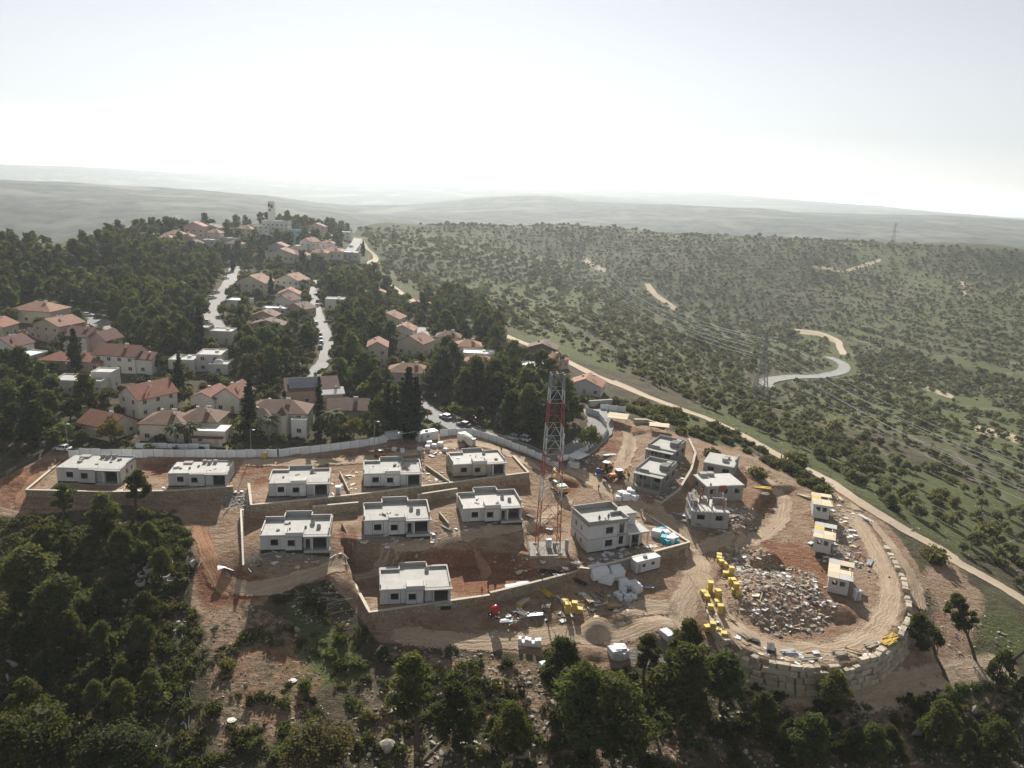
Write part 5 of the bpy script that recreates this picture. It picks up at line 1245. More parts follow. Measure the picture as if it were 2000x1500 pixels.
# white water tower on the hilltop
p = hit(531, 441, 400); Ht = at_d(531, 394, math.hypot(p[0], p[1]))[2] - p[2]
wtw = empty('water_tower', p); tag(wtw, 'slim white tower with red and dark signs on the hilltop', 'tower')
w = .0048 * math.hypot(p[0], p[1]) / 1.4
part(wtw, 'shaft', white_paint, (-w, w, -w, w, -2, Ht), taper=w * .06)
part(wtw, 'sign', brick_red, (-w * .5, w * .1, -w - .15, -w - .05, Ht * .62, Ht * .7)); part(wtw, 'sign', dark_steel, (-w * .8, -w * .1, -w - .15, -w - .05, Ht * .8, Ht * .92)); part(wtw, 'sign', brick_red, (.1 * w, w * .8, -w - .15, -w - .05, Ht * .74, Ht * .88))
part(wtw, 'roof', conc, (-w * .8, w * .8, -w * .8, w * .8, Ht, Ht + .4))
# ------------------------------------------------------------------ vegetation
bark = mat('bark', (.11, .085, .06), .95, (.07, .055, .04), 2.0)
bark_grey = mat('grey_bark', (.20, .18, .155), .95, (.13, .115, .1), 2.0)
lf_pine = leaf_mat('pine_needles', (.06, .08, .026), (.115, .132, .044), .35, .45)
lf_near = leaf_mat('light_pine_needles', (.075, .095, .032), (.125, .14, .05), .3, .5)
lf_dark = leaf_mat('dark_pine_needles', (.046, .063, .022), (.086, .102, .034), .3, .42)
lf_olive = leaf_mat('olive_leaves', (.13, .14, .085), (.20, .205, .125), .3, .45)
lf_bush = leaf_mat('scrub_leaves', (.065, .078, .032), (.125, .128, .058), .45, .45, .06)
lf_cyp = leaf_mat('cypress_leaves', (.016, .025, .012), (.032, .042, .018), .2, .15)
lf_palm = leaf_mat('palm_leaves', (.05, .07, .025), (.10, .12, .045), .2)
lf_rust = leaf_mat('autumn_leaves', (.22, .09, .03), (.30, .14, .05), .2)
lf_yellow = leaf_mat('yellow_green_leaves', (.11, .12, .03), (.16, .15, .04), .25)

ICO = None
def ico():
    global ICO
    if ICO is None:
        t = (1 + 5 ** .5) / 2
        V = np.array([(-1, t, 0), (1, t, 0), (-1, -t, 0), (1, -t, 0), (0, -1, t), (0, 1, t), (0, -1, -t), (0, 1, -t), (t, 0, -1), (t, 0, 1), (-t, 0, -1), (-t, 0, 1)], float); V /= np.linalg.norm(V[0])
        F = [(0, 11, 5), (0, 5, 1), (0, 1, 7), (0, 7, 10), (0, 10, 11), (1, 5, 9), (5, 11, 4), (11, 10, 2), (10, 7, 6), (7, 1, 8), (3, 9, 4), (3, 4, 2), (3, 2, 6), (3, 6, 8), (3, 8, 9), (4, 9, 5), (2, 4, 11), (6, 2, 10), (8, 6, 7), (9, 8, 1)]
        ICO = (V, F)
    return ICO
def leaves(clumps, n, size, rg, elong=1.0, core=.5):
    """clumps: (x,y,z,r) -> leaf quads scattered through each clump round a loose core"""
    V = []; F = []
    for x, y, z, r in clumps:
        d = rg.normal(size=(n, 3)); d /= np.linalg.norm(d, axis=1)[:, None]
        rr = r * (1 - .42 * rg.random(n) ** 1.5) * (1 + .22 * rg.normal(size=n).clip(-1, 1.6))
        c = np.array([x, y, z]) + d * rr[:, None] * np.array([1, 1, .8])
        u = np.cross(d + .7 * rg.normal(size=(n, 3)), rg.normal(size=(n, 3))); u /= np.linalg.norm(u, axis=1)[:, None]
        nn = d * .5 + .8 * rg.normal(size=(n, 3)); w = np.cross(nn, u); w /= np.linalg.norm(w, axis=1)[:, None]
        s = size * (0.6 + .8 * rg.random(n))[:, None]; u = u * s * elong; w = w * s * .62
        o = len(V); V += list(np.stack([c - u, c + w, c + u, c - w], 1).reshape(-1, 3)); F += [(o + 4 * i, o + 4 * i + 1, o + 4 * i + 2, o + 4 * i + 3) for i in range(n)]
        if core:
            iv, fi = ico(); o = len(V); V += list(np.array([x, y, z]) + iv * r * core * (1 + .2 * rg.normal(size=(12, 1))) * np.array([1, 1, .8])); F += [tuple(o + k for k in f) for f in fi]
    return V, F
def trunk_mb(h, r, tips, rg, lean=(0, 0), bend=.3):
    m = MB(); k = 5
    pts = [(lean[0] * (i / k) ** 1.2 + bend * rg.normal() * .25 * (i > 0), lean[1] * (i / k) ** 1.2 + bend * rg.normal() * .25 * (i > 0), -.4 + (h + .4) * i / k) for i in range(k + 1)]
    m.tube(pts, [r * (1 - .72 * i / k) for i in range(k + 1)], 7)
    for t in tips:
        i = rg.integers(2, k); a = Vector(pts[i]); b = Vector(t[:3]); mid = a.lerp(b, .55) + Vector((0, 0, .12 * (b - a).length))
        m.tube([a, mid, b], [r * .34, r * .22, r * .08], 5)
    return m
def pine_shape(seed, h=9.0, n=110, size=.34, clumps=17, spread=2.4, base=.38, lean=0):
    rg = np.random.default_rng(seed); C = []
    lx, ly = lean * rg.normal(), lean * rg.normal()
    for i in range(clumps):
        t = base + (1 - base) * (i + .5) / clumps; prof = math.sin(math.pi * min(1, (t - base) / (1 - base) * .8 + .22)) ** .8
        a = i * 2.4 + rg.normal() * .5; rad_ = spread * prof * (0.45 + .6 * rg.random())
        C.append((lx * t + rad_ * math.cos(a), ly * t + rad_ * math.sin(a), h * t - .3, spread * (.34 + .2 * rg.random()) * (1 if clumps < 19 else .78)))
    C.append((lx, ly, h * .93, spread * .36))
    return C, leaves(C, n, size, rg, 1.15 if size > .2 else 1.7, .5 if size > .2 else .34), trunk_mb(h * .92, .02 * h + .04, C[1::2], rg, (lx, ly))
def round_shape(seed, h=4.2, n=70, size=.26, clumps=11, spread=1.7, trunk=.3):
    rg = np.random.default_rng(seed); C = []
    for i in range(clumps):
        a = i * 2.4 + rg.normal() * .4; q = math.sqrt((i + .5) / clumps); zz = h * (trunk + (1 - trunk) * (.3 + .5 * (1 - q * q)) * (.8 + .4 * rg.random()))
        C.append((spread * q * .8 * math.cos(a), spread * q * .8 * math.sin(a), zz, spread * (.36 + .18 * rg.random())))
    return C, leaves(C, n, size, rg), trunk_mb(h * .62, .05 * h, C[::3], rg, bend=.5)
def bush_shape(seed, r=1.2, n=60, size=.22, clumps=6):
    rg = np.random.default_rng(seed); C = [(r * .6 * rg.normal() * .7, r * .6 * rg.normal() * .7, r * (.25 + .35 * rg.random()), r * (.45 + .25 * rg.random())) for _ in range(clumps)]
    return C, leaves(C, n, size, rg), None
def cypress_shape(seed, h=11, n=55, size=.3):
    rg = np.random.default_rng(seed); C = []
    for i in range(16):
        t = i / 15; w = 1.15 * math.sin(math.pi * (.12 + .86 * t) ** .8) + .1
        C.append((rg.normal() * .12, rg.normal() * .12, .6 + (h - 1) * t, max(.22, w)))
    return C, leaves(C, n, size, rg, 1.2, .8), trunk_mb(h * .8, .16, [], rg, bend=.05)
def palm_parts(seed, h=5.5):
    rg = np.random.default_rng(seed); tr = MB(); pts = [(.1 * rg.normal(), .1 * rg.normal(), z) for z in np.linspace(-.3, h, 6)]
    tr.tube(pts, [.3, .25, .22, .22, .24, .3], 8); lf = MB()
    for i in range(26):
        a = i * 2.4; up = rg.uniform(-.2, 1.2); L = rg.uniform(1.9, 2.7); P = []
        for k in range(6):
            t = k / 5; P.append(Vector((math.cos(a) * L * t, math.sin(a) * L * t, h + up * L * t - (1.1 * L) * t * t * (.5 + .3 * up))))
        side = Vector((-math.sin(a), math.cos(a), 0))
        for k in range(5):
            w0, w1 = .34 * math.sin(math.pi * (.12 + .8 * k / 5)), .34 * math.sin(math.pi * (.12 + .8 * (k + 1) / 5))
            for sgn in (-1, 1): lf.add([P[k], P[k + 1], P[k + 1] + side * w1 * sgn - Vector((0, 0, .14)), P[k] + side * w0 * sgn - Vector((0, 0, .14))], [(0, 1, 2, 3)])
    return lf, tr
def mesh_data(name, V, F, m):
    o = mesh_obj(name, np.array(V), F, m); d = o.data; bpy.data.objects.remove(o); return d
def tree_data(kind, shape, leafm, barkm=None):
    C, (V, F), tr = shape
    cd = mesh_data('crown', V, F, leafm)
    td = mesh_data('trunk', tr.v, tr.f, barkm or bark) if tr else None
    return cd, td
def whole_data(name, shape, leafm, barkm=None):              # small far copies: one mesh, two materials
    C, (V, F), tr = shape; n = len(V); nf = len(F)
    if tr: V = V + [np.array(p) for p in tr.v]; F = F + [tuple(i + n for i in f) for f in tr.f]
    o = mesh_obj(name, np.array(V), F, [leafm, barkm or bark], [0] * nf + [1] * (len(F) - nf)); d = o.data; bpy.data.objects.remove(o); return d
def plant(name, data, loc, s, rz, label, cat, group, sz=None, tilt=(0, 0)):
    r = empty(name, loc, rz); r.scale = (s, s, sz or s); r.rotation_euler = (tilt[0], tilt[1], rz)
    for nm, d in zip(('crown', 'trunk'), data):
        if d: o = link(bpy.data.objects.new(nm, d)); o.parent = r
    return tag(r, label, cat, group)
PINE_N = [tree_data('pine', pine_shape(s, 9, 210, .15, 27, 2.35, .26 + .05 * (s % 4), .5), lf_near if s % 3 else lf_pine) for s in range(7)]
PINE_M = [tree_data('pine', pine_shape(40 + s, 9, 62, .42, 14, 2.5, .22 + .05 * (s % 3), .3), lf_dark if s % 3 else lf_pine) for s in range(6)]
PINE_TALL = [tree_data('pine', pine_shape(80 + s, 12, 200, .15, 20, 1.9, .5, .7), lf_near) for s in range(3)]
ROUND_N = [tree_data('tree', round_shape(25 + s, 9, 260, .24, 20, 4.6, .12), (lf_pine, lf_bush)[s]) for s in range(2)]
ROUND = [tree_data('tree', round_shape(20 + s, 5.2, 75, .3, 12, 2.4), lf_pine if s % 2 else lf_bush) for s in range(4)]
OLIVE_N = [tree_data('olive', round_shape(60 + s, 3.8, 62, .25, 11, 1.9, .22), lf_olive, bark_grey) for s in range(5)]
BUSH_N = [tree_data('bush', bush_shape(90 + s, 1.2, 70, .2, 7), lf_bush) for s in range(5)]
CYP = [tree_data('cypress', cypress_shape(5 + s), lf_cyp) for s in range(2)]
PALMS = []
for s in range(2):
    a, b = palm_parts(s); PALMS.append((mesh_data('crown', a.v, a.f, lf_palm), mesh_data('trunk', b.v, b.f, bark_grey)))
RUST = tree_data('tree', round_shape(33, 5, 75, .3, 11, 2.2), lf_rust); YEL = tree_data('tree', round_shape(34, 4.5, 75, .28, 11, 2.1), lf_yellow)

# ---- what plants must keep clear of
HOUSES = [(o.location.x, o.location.y) for o in bpy.data.objects if o.parent is None and o.get('category') in ('house', 'tower') and o.location.length > 1]
HX = np.array(HOUSES)
def near_house(x, y, r): return bool((np.hypot(HX[:, 0] - x, HX[:, 1] - y) < r).any())
def hides_house(x, y, reach, half=7):
    d = math.hypot(x, y); dx, dy = x / d, y / d
    al = HX[:, 0] * dx + HX[:, 1] * dy - d; la = np.abs(-HX[:, 0] * dy + HX[:, 1] * dx)
    return bool(((la < half) & (al > -6) & (al < reach)).any())
def on_road(x, y, extra=1.5):
    for pts, w in ROAD_PTS:
        p = np.array(pts)
        if np.hypot(p[:, 0] - x, p[:, 1] - y).min() < w / 2 + extra: return True
    return False
def scatter(poly, spacing, dmin=0, dmax=400, seed=0, jit=.9):
    """jittered points on the ground whose photo position falls in poly, on the near side of any crest"""
    rg = np.random.default_rng(seed)
    P = [hit(px, py, dmin) for px, py in poly]; lo = np.min(P, 0); hi = np.max(P, 0)
    lo = np.maximum(lo, -dmax); hi = np.minimum(hi, dmax)
    gx, gy = np.meshgrid(np.arange(lo[0] - 6, hi[0] + 6, spacing), np.arange(lo[1] - 6, hi[1] + 6, spacing))
    x = (gx + rg.uniform(-.5, .5, gx.shape) * spacing * jit).ravel(); y = (gy + rg.uniform(-.5, .5, gy.shape) * spacing * jit).ravel()
    z = ground_z(x, y); d = np.hypot(x, y); px, py = project(x, y, z)
    k = inside(poly, px, py) & (d > dmin) & (d < dmax)
    return np.stack([x[k], y[k], z[k]], 1)
def loc_scale(px, py, top, dmin=0):
    p = hit(px, py, dmin); return p, max(1.5, at_d(px, top, math.hypot(p[0], p[1]))[2] - p[2])
PLANTED = []
def add_tree(px, py, top, data, href, label, name='pine_tree', cat='tree', group=None, wide=1.0, dmin=0, tilt=(0, 0)):
    p, H = loc_scale(px, py, top, dmin); s = H / href; PLANTED.append((p[0], p[1]))
    return plant(name, data, (p[0], p[1], p[2] - .1), s * wide, random.uniform(0, 6.28), label, cat, group, s, tilt)
LAND = []
for o in [o for o in bpy.data.objects if o.parent is None and o.get('category') in ('house', 'tower', 'mast', 'pylon') and o.location.length > 1]:
    w = o['label'].split()[:8]
    while w[-1] in ('a', 'the', 'and', 'with', 'of', 'on', 'by', 'in', 'its', 'to', 'at', 'between', 'beside', 'under', 'below', 'behind', 'beyond', 'above', 'near', 'over', 'through', 'two', 'three', 'wide', 'inside', 'dark', 'red', 'white', 'big', 'round', 'where', 'nearest', 'small', 'narrow', 'flat', 'dense', 'lowest', 'stone-walled', 'middle', 'one'): w.pop()
    LAND.append((o.location.x, o.location.y, ' '.join(w)))
def mark(px, py, what, dmin=0): p = hit(px, py, dmin); LAND.append((p[0], p[1], what))
for q in ((1560, 915, 'big round carob by the dirt road'), (1622, 935, 'wooden utility pole by the dirt road'), (1830, 1100, 'round meadow shrub by the dirt road'), (1930, 1050, 'big round evergreen below the dirt road'), (1700, 925, 'round evergreen under the wires'), (1500, 757, 'lower end of the hairpin road'), (1649, 720, 'hairpin bend in the valley'),
          (1300, 789, 'dirt road stretch above the twin shells'), (1160, 733, 'dirt road stretch by the red-gabled house'), (1050, 681, 'dirt road stretch below the pines'), (1400, 700, 'dense shrub belt left of the pylon'), (1780, 800, 'pale track across the valley'), (1960, 850, 'pale track at the right edge'), (1850, 960, 'open grass between the olives'), (1450, 800, 'grass strip below the pylon'), (1350, 770, 'grass strip above the dirt road'),
          (278, 1123, 'concrete rings'), (360, 1300, 'black pipes'), (1165, 1235, 'orange soil heap'), (1230, 1290, 'grey gravel heap'), (870, 1363, 'flat white slab rock'), (771, 1384, 'white boulder'), (1013, 1460, 'pale boulder pair'), (42, 1309, 'white rock outcrop'), (1640, 1335, 'foot of the quarry-block wall'), (1830, 1330, 'lower track bend'), (1500, 1345, 'lower track'), (412, 600, 'wide village road'), (636, 655, 'car-lined street'), (400, 520, 'forest hill'), (150, 560, 'forest hill shoulder'), (897, 836, 'village street')): mark(*q)
LM = np.array([q[:2] for q in LAND])
def spot(x, y):
    'how a thing at x, y lies to the landmark next to it, as seen in the photograph'
    k = int(np.argmin(np.hypot(LM[:, 0] - x, LM[:, 1] - y))); d = math.hypot(x, y); dx, dy = x / d, y / d; vx, vy = x - LM[k, 0], y - LM[k, 1]
    al = vx * dx + vy * dy; la = vx * dy - vy * dx; far = 'close ' if math.hypot(vx, vy) < 9 else ('' if math.hypot(vx, vy) < 18 else 'some way ')
    w = 'behind' if abs(al) > abs(la) and al > 0 else 'in front of' if abs(al) > abs(la) else 'right of' if la > 0 else 'left of'
    return ' '.join(f'{far}{w} the {LAND[k][2]}'.split()[:10])
# ---- pines one can point at
HG = 'pines on the slope below the building site'
for i, (px, py, top, d, h, w, lab) in enumerate((
  (815, 1468, 1268, PINE_TALL[0], 12, 1.25, 'tall slender pine with a dark crown below the lowest house yard'),
  (1255, 1345, 1232, PINE_TALL[1], 12, 1.2, 'thin-trunked pine standing before the grey gravel heap'),
  (1338, 1312, 1208, PINE_N[0], 9, 1.05, 'bushy pine beside the white tank at the edge of the loop road'),
  (1320, 1420, 1262, PINE_N[1], 9, 1.25, 'wide dense pine below the bushy pine at the loop road'),
  (1405, 1385, 1275, PINE_N[2], 9, 1.35, 'broad dark pine just below the end of the quarry-block wall'),
  (1090, 1385, 1262, PINE_N[3], 9, 1.1, 'light green pine under the sand heaps'),
  (1130, 1470, 1305, PINE_N[4], 9, 1.3, 'big round pine in the rocks under the sand heaps'),
  (1195, 1480, 1310, PINE_N[5], 9, 1.3, 'dense pine beside the big round pine in the rocks'),
  (1005, 1490, 1370, PINE_N[6], 9, 1.0, 'short yellowish pine near the white rocks'),
  (885, 1450, 1335, PINE_N[0], 9, 1.1, 'soft green pine beside the tall slender pine'),
  (262, 1022, 922, PINE_TALL[2], 12, 1.5, 'lone pine in front of the wide bare-roofed house'),
  (125, 1028, 945, PINE_TALL[1], 12, 1.5, 'spreading pine below the first retaining wall corner'),
  (208, 1040, 962, PINE_N[2], 9, 1.3, 'pine in front of the two bare-roofed houses, between the lone and spreading pines'),
  (35, 1180, 1062, PINE_N[3], 9, 1.5, 'large dark pine at the edge of the view above the white rocks'),
  (120, 1240, 1120, PINE_N[5], 9, 1.5, 'large dark pine on the shaded slope next to the concrete rings'),
  (1630, 1395, 1305, PINE_N[6], 9, 1.15, 'single rounded pine in front of the quarry-block wall'),
  (1570, 1500, 1395, PINE_N[1], 9, 1.3, 'olive-green pine on the rocky slope under the loop wall'),
  (1690, 1500, 1410, PINE_N[2], 9, 1.3, 'dense pine at the lower edge under the loop wall'),
  (1480, 1440, 1350, PINE_N[4], 9, 1.2, 'pine beside the lower track bend'),
  (1830, 1470, 1370, PINE_N[5], 9, 1.2, 'pine with several trunks on the lower slope facing the valley'),
  (1935, 1500, 1400, PINE_N[0], 9, 1.3, 'pine in the lower corner facing the valley'),
  (620, 1500, 1420, ROUND_N[1], 9, 1.3, 'dark bushy tree at the lower edge below the stony clearing'),
  (60, 1480, 1380, ROUND_N[0], 9, 1.3, 'pale leafed round tree in the lower corner of the shaded slope'),
  (230, 1490, 1415, ROUND_N[1], 9, 1.5, 'olive-brown round tree at the lower edge beside the black pipes'))):
    add_tree(px, py, top, d, h, lab, group=HG, wide=w, name='pine_tree' if 'pine' in lab else 'broadleaf_tree')
for i, (px, py, top, lx, lab) in enumerate(((1850, 1330, 1200, .5, 'leaning pine with a bare grey trunk beyond the loop wall'), (1905, 1290, 1165, .45, 'second leaning pine on the slope beside the green meadow'), (1960, 1300, 1140, .4, 'leaning pine nearest the edge of the view over the meadow'),
                                             (1800, 1395, 1290, .55, 'leaning thin pine over the lower dirt track'), (1930, 1390, 1270, .5, 'leaning pine above the lower corner track'), (1985, 1440, 1330, .4, 'leaning pine at the right margin of the lower track'))):
    add_tree(px, py, top, PINE_TALL[i % 3], 12, lab, group='leaning pines beyond the loop', wide=1.2, tilt=(lx * .25, lx))
# ---- cypresses, palms and coloured trees of the village
for px, py, top, w, lab in ((150, 728, 640, 1.35, 'broad dark cypress in front of the low red roof'), (392, 690, 598, 1.0, 'dark cypress between two white flat houses'), (352, 775, 690, 1.1, 'cypress behind the steep red gable villa'), (795, 858, 716, 1.2, 'pair-standing tall cypress before the village street'), (812, 858, 735, 1.1, 'second tall cypress of the pair before the village street'),
                            (625, 840, 735, .7, 'slim cypress beside the solar panel house'), (757, 850, 745, .8, 'slim cypress left of the tall pair'), (772, 852, 755, .75, 'slim cypress close to the tall pair'), (490, 850, 730, .9, 'cypress between the two front villas'), (455, 530, 492, 1.3, 'dark cypress at the end of the wide village road'),
                            (530, 590, 535, 1.0, 'cypress beside the big cream house'), (709, 500, 470, 1.4, 'cypress at the asphalt bend on the ridge'), (70, 860, 745, .9, 'slim cypress on the edge of the shaded wood'), (75, 545, 510, 1.2, 'cypress in the pine forest skyline'), (168, 512, 476, 1.2, 'cypress at the forest edge skyline'), (212, 500, 470, 1.0, 'thin cypress higher on the forest skyline'), (385, 610, 545, 1.6, 'dark spire-like tree beside the orange tree')):
    add_tree(px, py, top, CYP[len(lab) % 2], 11, lab, 'cypress_tree', group='cypresses of the village', wide=w, dmin=150)
for px, py, top, lab in ((344, 872, 828, 'palm in front of the cream villa beside the white fence'), (372, 870, 826, 'bushy palm under the flat white annex'), (525, 862, 812, 'palm before the pointed bay turret'), (650, 858, 800, 'palm clump next to the rusty brown roof'), (857, 770, 725, 'palm above the village street'), (1094, 722, 690, 'palm beside the pink house'), (596, 575, 545, 'palm by the round-window house')):
    add_tree(px, py, top, PALMS[len(lab) % 2], 6.2, lab, 'palm_tree', group='palms in the village gardens', wide=1.25, dmin=150)
for px, py, top, d, lab in ((371, 600, 571, RUST, 'orange autumn tree at the edge of the pine wood'), (330, 598, 577, RUST, 'small orange tree in the pine wood'), (217, 868, 818, YEL, 'yellow-green tree in front of the low red villa'), (670, 858, 828, RUST, 'rust-leaved shrub tree beside the palm clump'), (690, 862, 815, YEL, 'bright green leafy tree by the hoarding'), (408, 690, 655, YEL, 'light green tree by the white stepped villa'), (835, 818, 800, RUST, 'brownish tree beside the village street'), (1150, 880, 832, YEL, 'sparse yellowish tree by the paved lane')):
    add_tree(px, py, top, d, 4.8, lab, 'broadleaf_tree', group='leafy trees of the village', dmin=150)
# ---- pine stands of the village
NP = 0
STANDS = [  # outline in the photo, spacing, tree set, scale range, label
 ([(200,605),(300,590),(395,585),(408,640),(392,690),(350,720),(300,690),(225,655),(190,630)], 6.2, (.85, 1.45), 'dark pine in the grove between the parking bay and the wide road'),
 ([(640,555),(715,545),(760,575),(735,610),(700,640),(668,650),(640,600)], 6.5, (.8, 1.25), 'pine in the grove beside the narrow street'),
 ([(655,650),(745,640),(765,690),(730,760),(660,775),(645,700)], 6.5, (.95, 1.5), 'tall dark pine of the grove behind the street lamp'),
 ([(828,590),(900,590),(1000,655),(985,690),(900,665),(850,680),(825,640)], 7.0, (.9, 1.4), 'pine of the stand above the white dirt road'),
 ([(832,700),(890,690),(1000,700),(1040,745),(1070,800),(1100,830),(1080,868),(960,830),(880,800),(835,770)], 7.0, (1.05, 1.7), 'big pine of the wood behind the lattice mast'),
 ([(1080,760),(1135,795),(1130,850),(1085,870),(1060,820)], 7.5, (.8, 1.2), 'pine beside the paved lane'),
 ([(0,715),(70,720),(120,765),(185,790),(175,835),(110,870),(0,890)], 7.0, (.85, 1.35), 'pine in the shaded wood beside the low red villa'),
 ([(440,690),(560,670),(590,710),(570,765),(480,770),(440,740)], 7.2, (.85, 1.3), 'dark rounded pine between the white cubes and the solar house'),
 ([(500,490),(640,505),(640,545),(590,545),(520,530)], 8.0, (.8, 1.2), 'pine in the dip below the hilltop houses'),
 ([(480,595),(535,640),(600,640),(610,690),(540,680),(455,660),(440,640)], 9.0, (.8, 1.2), 'pine among the middle village houses'),
 ([(700,770),(820,760),(860,830),(760,860),(690,850)], 9.5, (.8, 1.2), 'pine behind the hoarding near the tall cypress pair'),
 ([(0,640),(60,720),(20,700),(0,690)], 8, (.8, 1.1), 'pine beside the white terrace house'),
]
cand = []
for i, (poly, sp, (a, b), lab) in enumerate(STANDS):
    for p in scatter(poly, sp * 1.18, 150, 520, 100 + i): cand.append((p, a, b, lab, i))
HILL = [(0,498),(120,500),(220,480),(300,458),(390,450),(560,436),(640,445),(690,462),(690,500),(640,515),(560,500),(470,520),(452,545),(425,575),(400,600),(330,600),(200,605),(90,600),(0,612)]
hill = [q for q in scatter(HILL, 6.6, 250, 760, 77)]
rgp = np.random.default_rng(5)
hill_ok = []
for p in hill:
    px, py = project(*p)
    dens = 1.0 if px < 330 or py > 500 else (.5 if py > 455 else .85)
    if rgp.random() > dens or near_house(p[0], p[1], 10) or on_road(p[0], p[1], 4): continue
    if px > 330 and py < 500 and hides_house(p[0], p[1], 40) and rgp.random() < .72: continue
    hill_ok.append(p)
cand_ok = []
for p, a, b, lab, i in cand:
    if near_house(p[0], p[1], 8.5) or on_road(p[0], p[1], 3.0): continue
    if hides_house(p[0], p[1], 24, 8): continue
    cand_ok.append((p, a, b, lab))
cand_ok.sort(key=lambda q: math.hypot(q[0][0], q[0][1]) / (q[1] + q[2])); spare = [q[0] for q in cand_ok[150:]]
for p, a, b, lab in cand_ok[:150]:
    s = rgp.uniform(a, b); lab = ('tall pine ' if s > 1.25 else 'dark pine ' if s > 1 else 'smaller pine ') + spot(p[0], p[1]); plant('pine_tree', PINE_M[rgp.integers(6)], (p[0], p[1], p[2] - .2), s * rgp.uniform(.95, 1.25), rgp.uniform(0, 6.28), lab, 'tree', 'pine stands of the village', s)
    NP += 1
rest_pines = spare + hill_ok
# ---- many far copies: geometry nodes on one object each
def gn_scatter(name, pts, scl, idx, protos, label, cat, rot=None):
    me = bpy.data.meshes.new(name); me.vertices.add(len(pts)); me.vertices.foreach_set('co', np.asarray(pts, np.float32).ravel())
    def attr(n, t, v): a = me.attributes.new(n, t, 'POINT'); a.data.foreach_set('vector' if t == 'FLOAT_VECTOR' else 'value', np.asarray(v).ravel())
    rg = np.random.default_rng(len(pts)); n = len(pts); scl = np.asarray(scl, np.float32)
    if scl.ndim == 1: scl = np.stack([scl, scl, scl * rg.uniform(.85, 1.15, n)], 1).astype(np.float32)
    attr('scl', 'FLOAT_VECTOR', scl); attr('pick', 'INT', np.asarray(idx, np.int32))
    if rot is None: rot = np.stack([np.zeros(n), np.zeros(n), rg.uniform(0, 6.28, n)], 1)
    attr('turn', 'FLOAT_VECTOR', np.asarray(rot, np.float32))
    co = bpy.data.collections.new(name + '_kinds')
    for k, d in enumerate(protos): q = bpy.data.objects.new(f'{name}_{k:02d}', d); co.objects.link(q)
    ng = bpy.data.node_groups.new(name, 'GeometryNodeTree'); ng.interface.new_socket('Geometry', in_out='INPUT', socket_type='NodeSocketGeometry'); ng.interface.new_socket('Geometry', in_out='OUTPUT', socket_type='NodeSocketGeometry')
    nd = ng.nodes; i_ = nd.new('NodeGroupInput'); o_ = nd.new('NodeGroupOutput'); ip = nd.new('GeometryNodeInstanceOnPoints'); ci = nd.new('GeometryNodeCollectionInfo'); ci.inputs['Collection'].default_value = co
    ci.inputs['Separate Children'].default_value = True; ci.inputs['Reset Children'].default_value = True; ip.inputs['Pick Instance'].default_value = True
    def na(n, t): a = nd.new('GeometryNodeInputNamedAttribute'); a.data_type = t; a.inputs[0].default_value = n; return a.outputs[0]
    L = ng.links.new; L(i_.outputs[0], ip.inputs['Points']); L(ci.outputs[0], ip.inputs['Instance']); L(na('pick', 'INT'), ip.inputs['Instance Index']); L(na('scl', 'FLOAT_VECTOR'), ip.inputs['Scale'])
    er = nd.new('FunctionNodeEulerToRotation'); L(na('turn', 'FLOAT_VECTOR'), er.inputs[0]); L(er.outputs[0], ip.inputs['Rotation']); L(ip.outputs[0], o_.inputs[0])
    o = bpy.data.objects.new(name, me); link(o); md = o.modifiers.new('scatter', 'NODES'); md.node_group = ng
    return tag(o, label, cat, kind='stuff')
PINE_F = [whole_data('pine', pine_shape(140 + s, 9, 26, .7, 10, 2.6, .2), lf_dark if s % 2 else lf_pine) for s in range(5)]
OLIVE_F = [whole_data('olive', round_shape(160 + s, 3.6, 22, .45, 7, 1.9, .18), lf_olive if s % 3 else lf_bush, bark_grey) for s in range(6)]
BUSH_F = [whole_data('bush', bush_shape(190 + s, 1.2, 18, .4, 5), lf_bush if s % 3 else lf_olive) for s in range(5)]
n = len(rest_pines)
if n: gn_scatter('pine_forest', np.array(rest_pines) - (0, 0, .3), rgp.uniform(.85, 1.4, n), rgp.integers(0, 5, n), PINE_F, 'dense dark pine forest covering the hill behind the village', 'forest')
# ---- gardens of the village: shrubs and small trees
GARD = [(0,610),(200,605),(400,600),(470,520),(690,500),(740,560),(830,610),(1000,690),(1100,740),(1180,790),(1090,890),(900,835),(850,845),(700,862),(540,882),(140,882),(0,900)]
gp = [p for p in scatter(GARD, 4.2, 150, 560, 9) if not near_house(p[0], p[1], 7.0) and not on_road(p[0], p[1], 1.0)]
gp = np.array([p for p in gp if rgp.random() < .78]); n = len(gp)
hid = np.array([hides_house(p[0], p[1], 12, 6) for p in gp])
gs = np.where(hid, rgp.uniform(.4, .8, n), rgp.uniform(.7, 1.9, n))
GARD_SET = BUSH_F + [whole_data('garden_tree', round_shape(210 + s, 4.6, 40, .42, 9, 2.0, .2), (lf_dark, lf_bush, lf_pine)[s]) for s in range(3)]
ix = np.where(hid, rgp.integers(0, 5, n), rgp.integers(0, 8, n)); gs = np.where(ix > 4, np.clip(gs * .75, .5, 1.3), gs)
gn_scatter('garden_shrubbery', gp, gs, ix, GARD_SET, 'mixed garden shrubs filling the plots between village houses', 'shrubs')
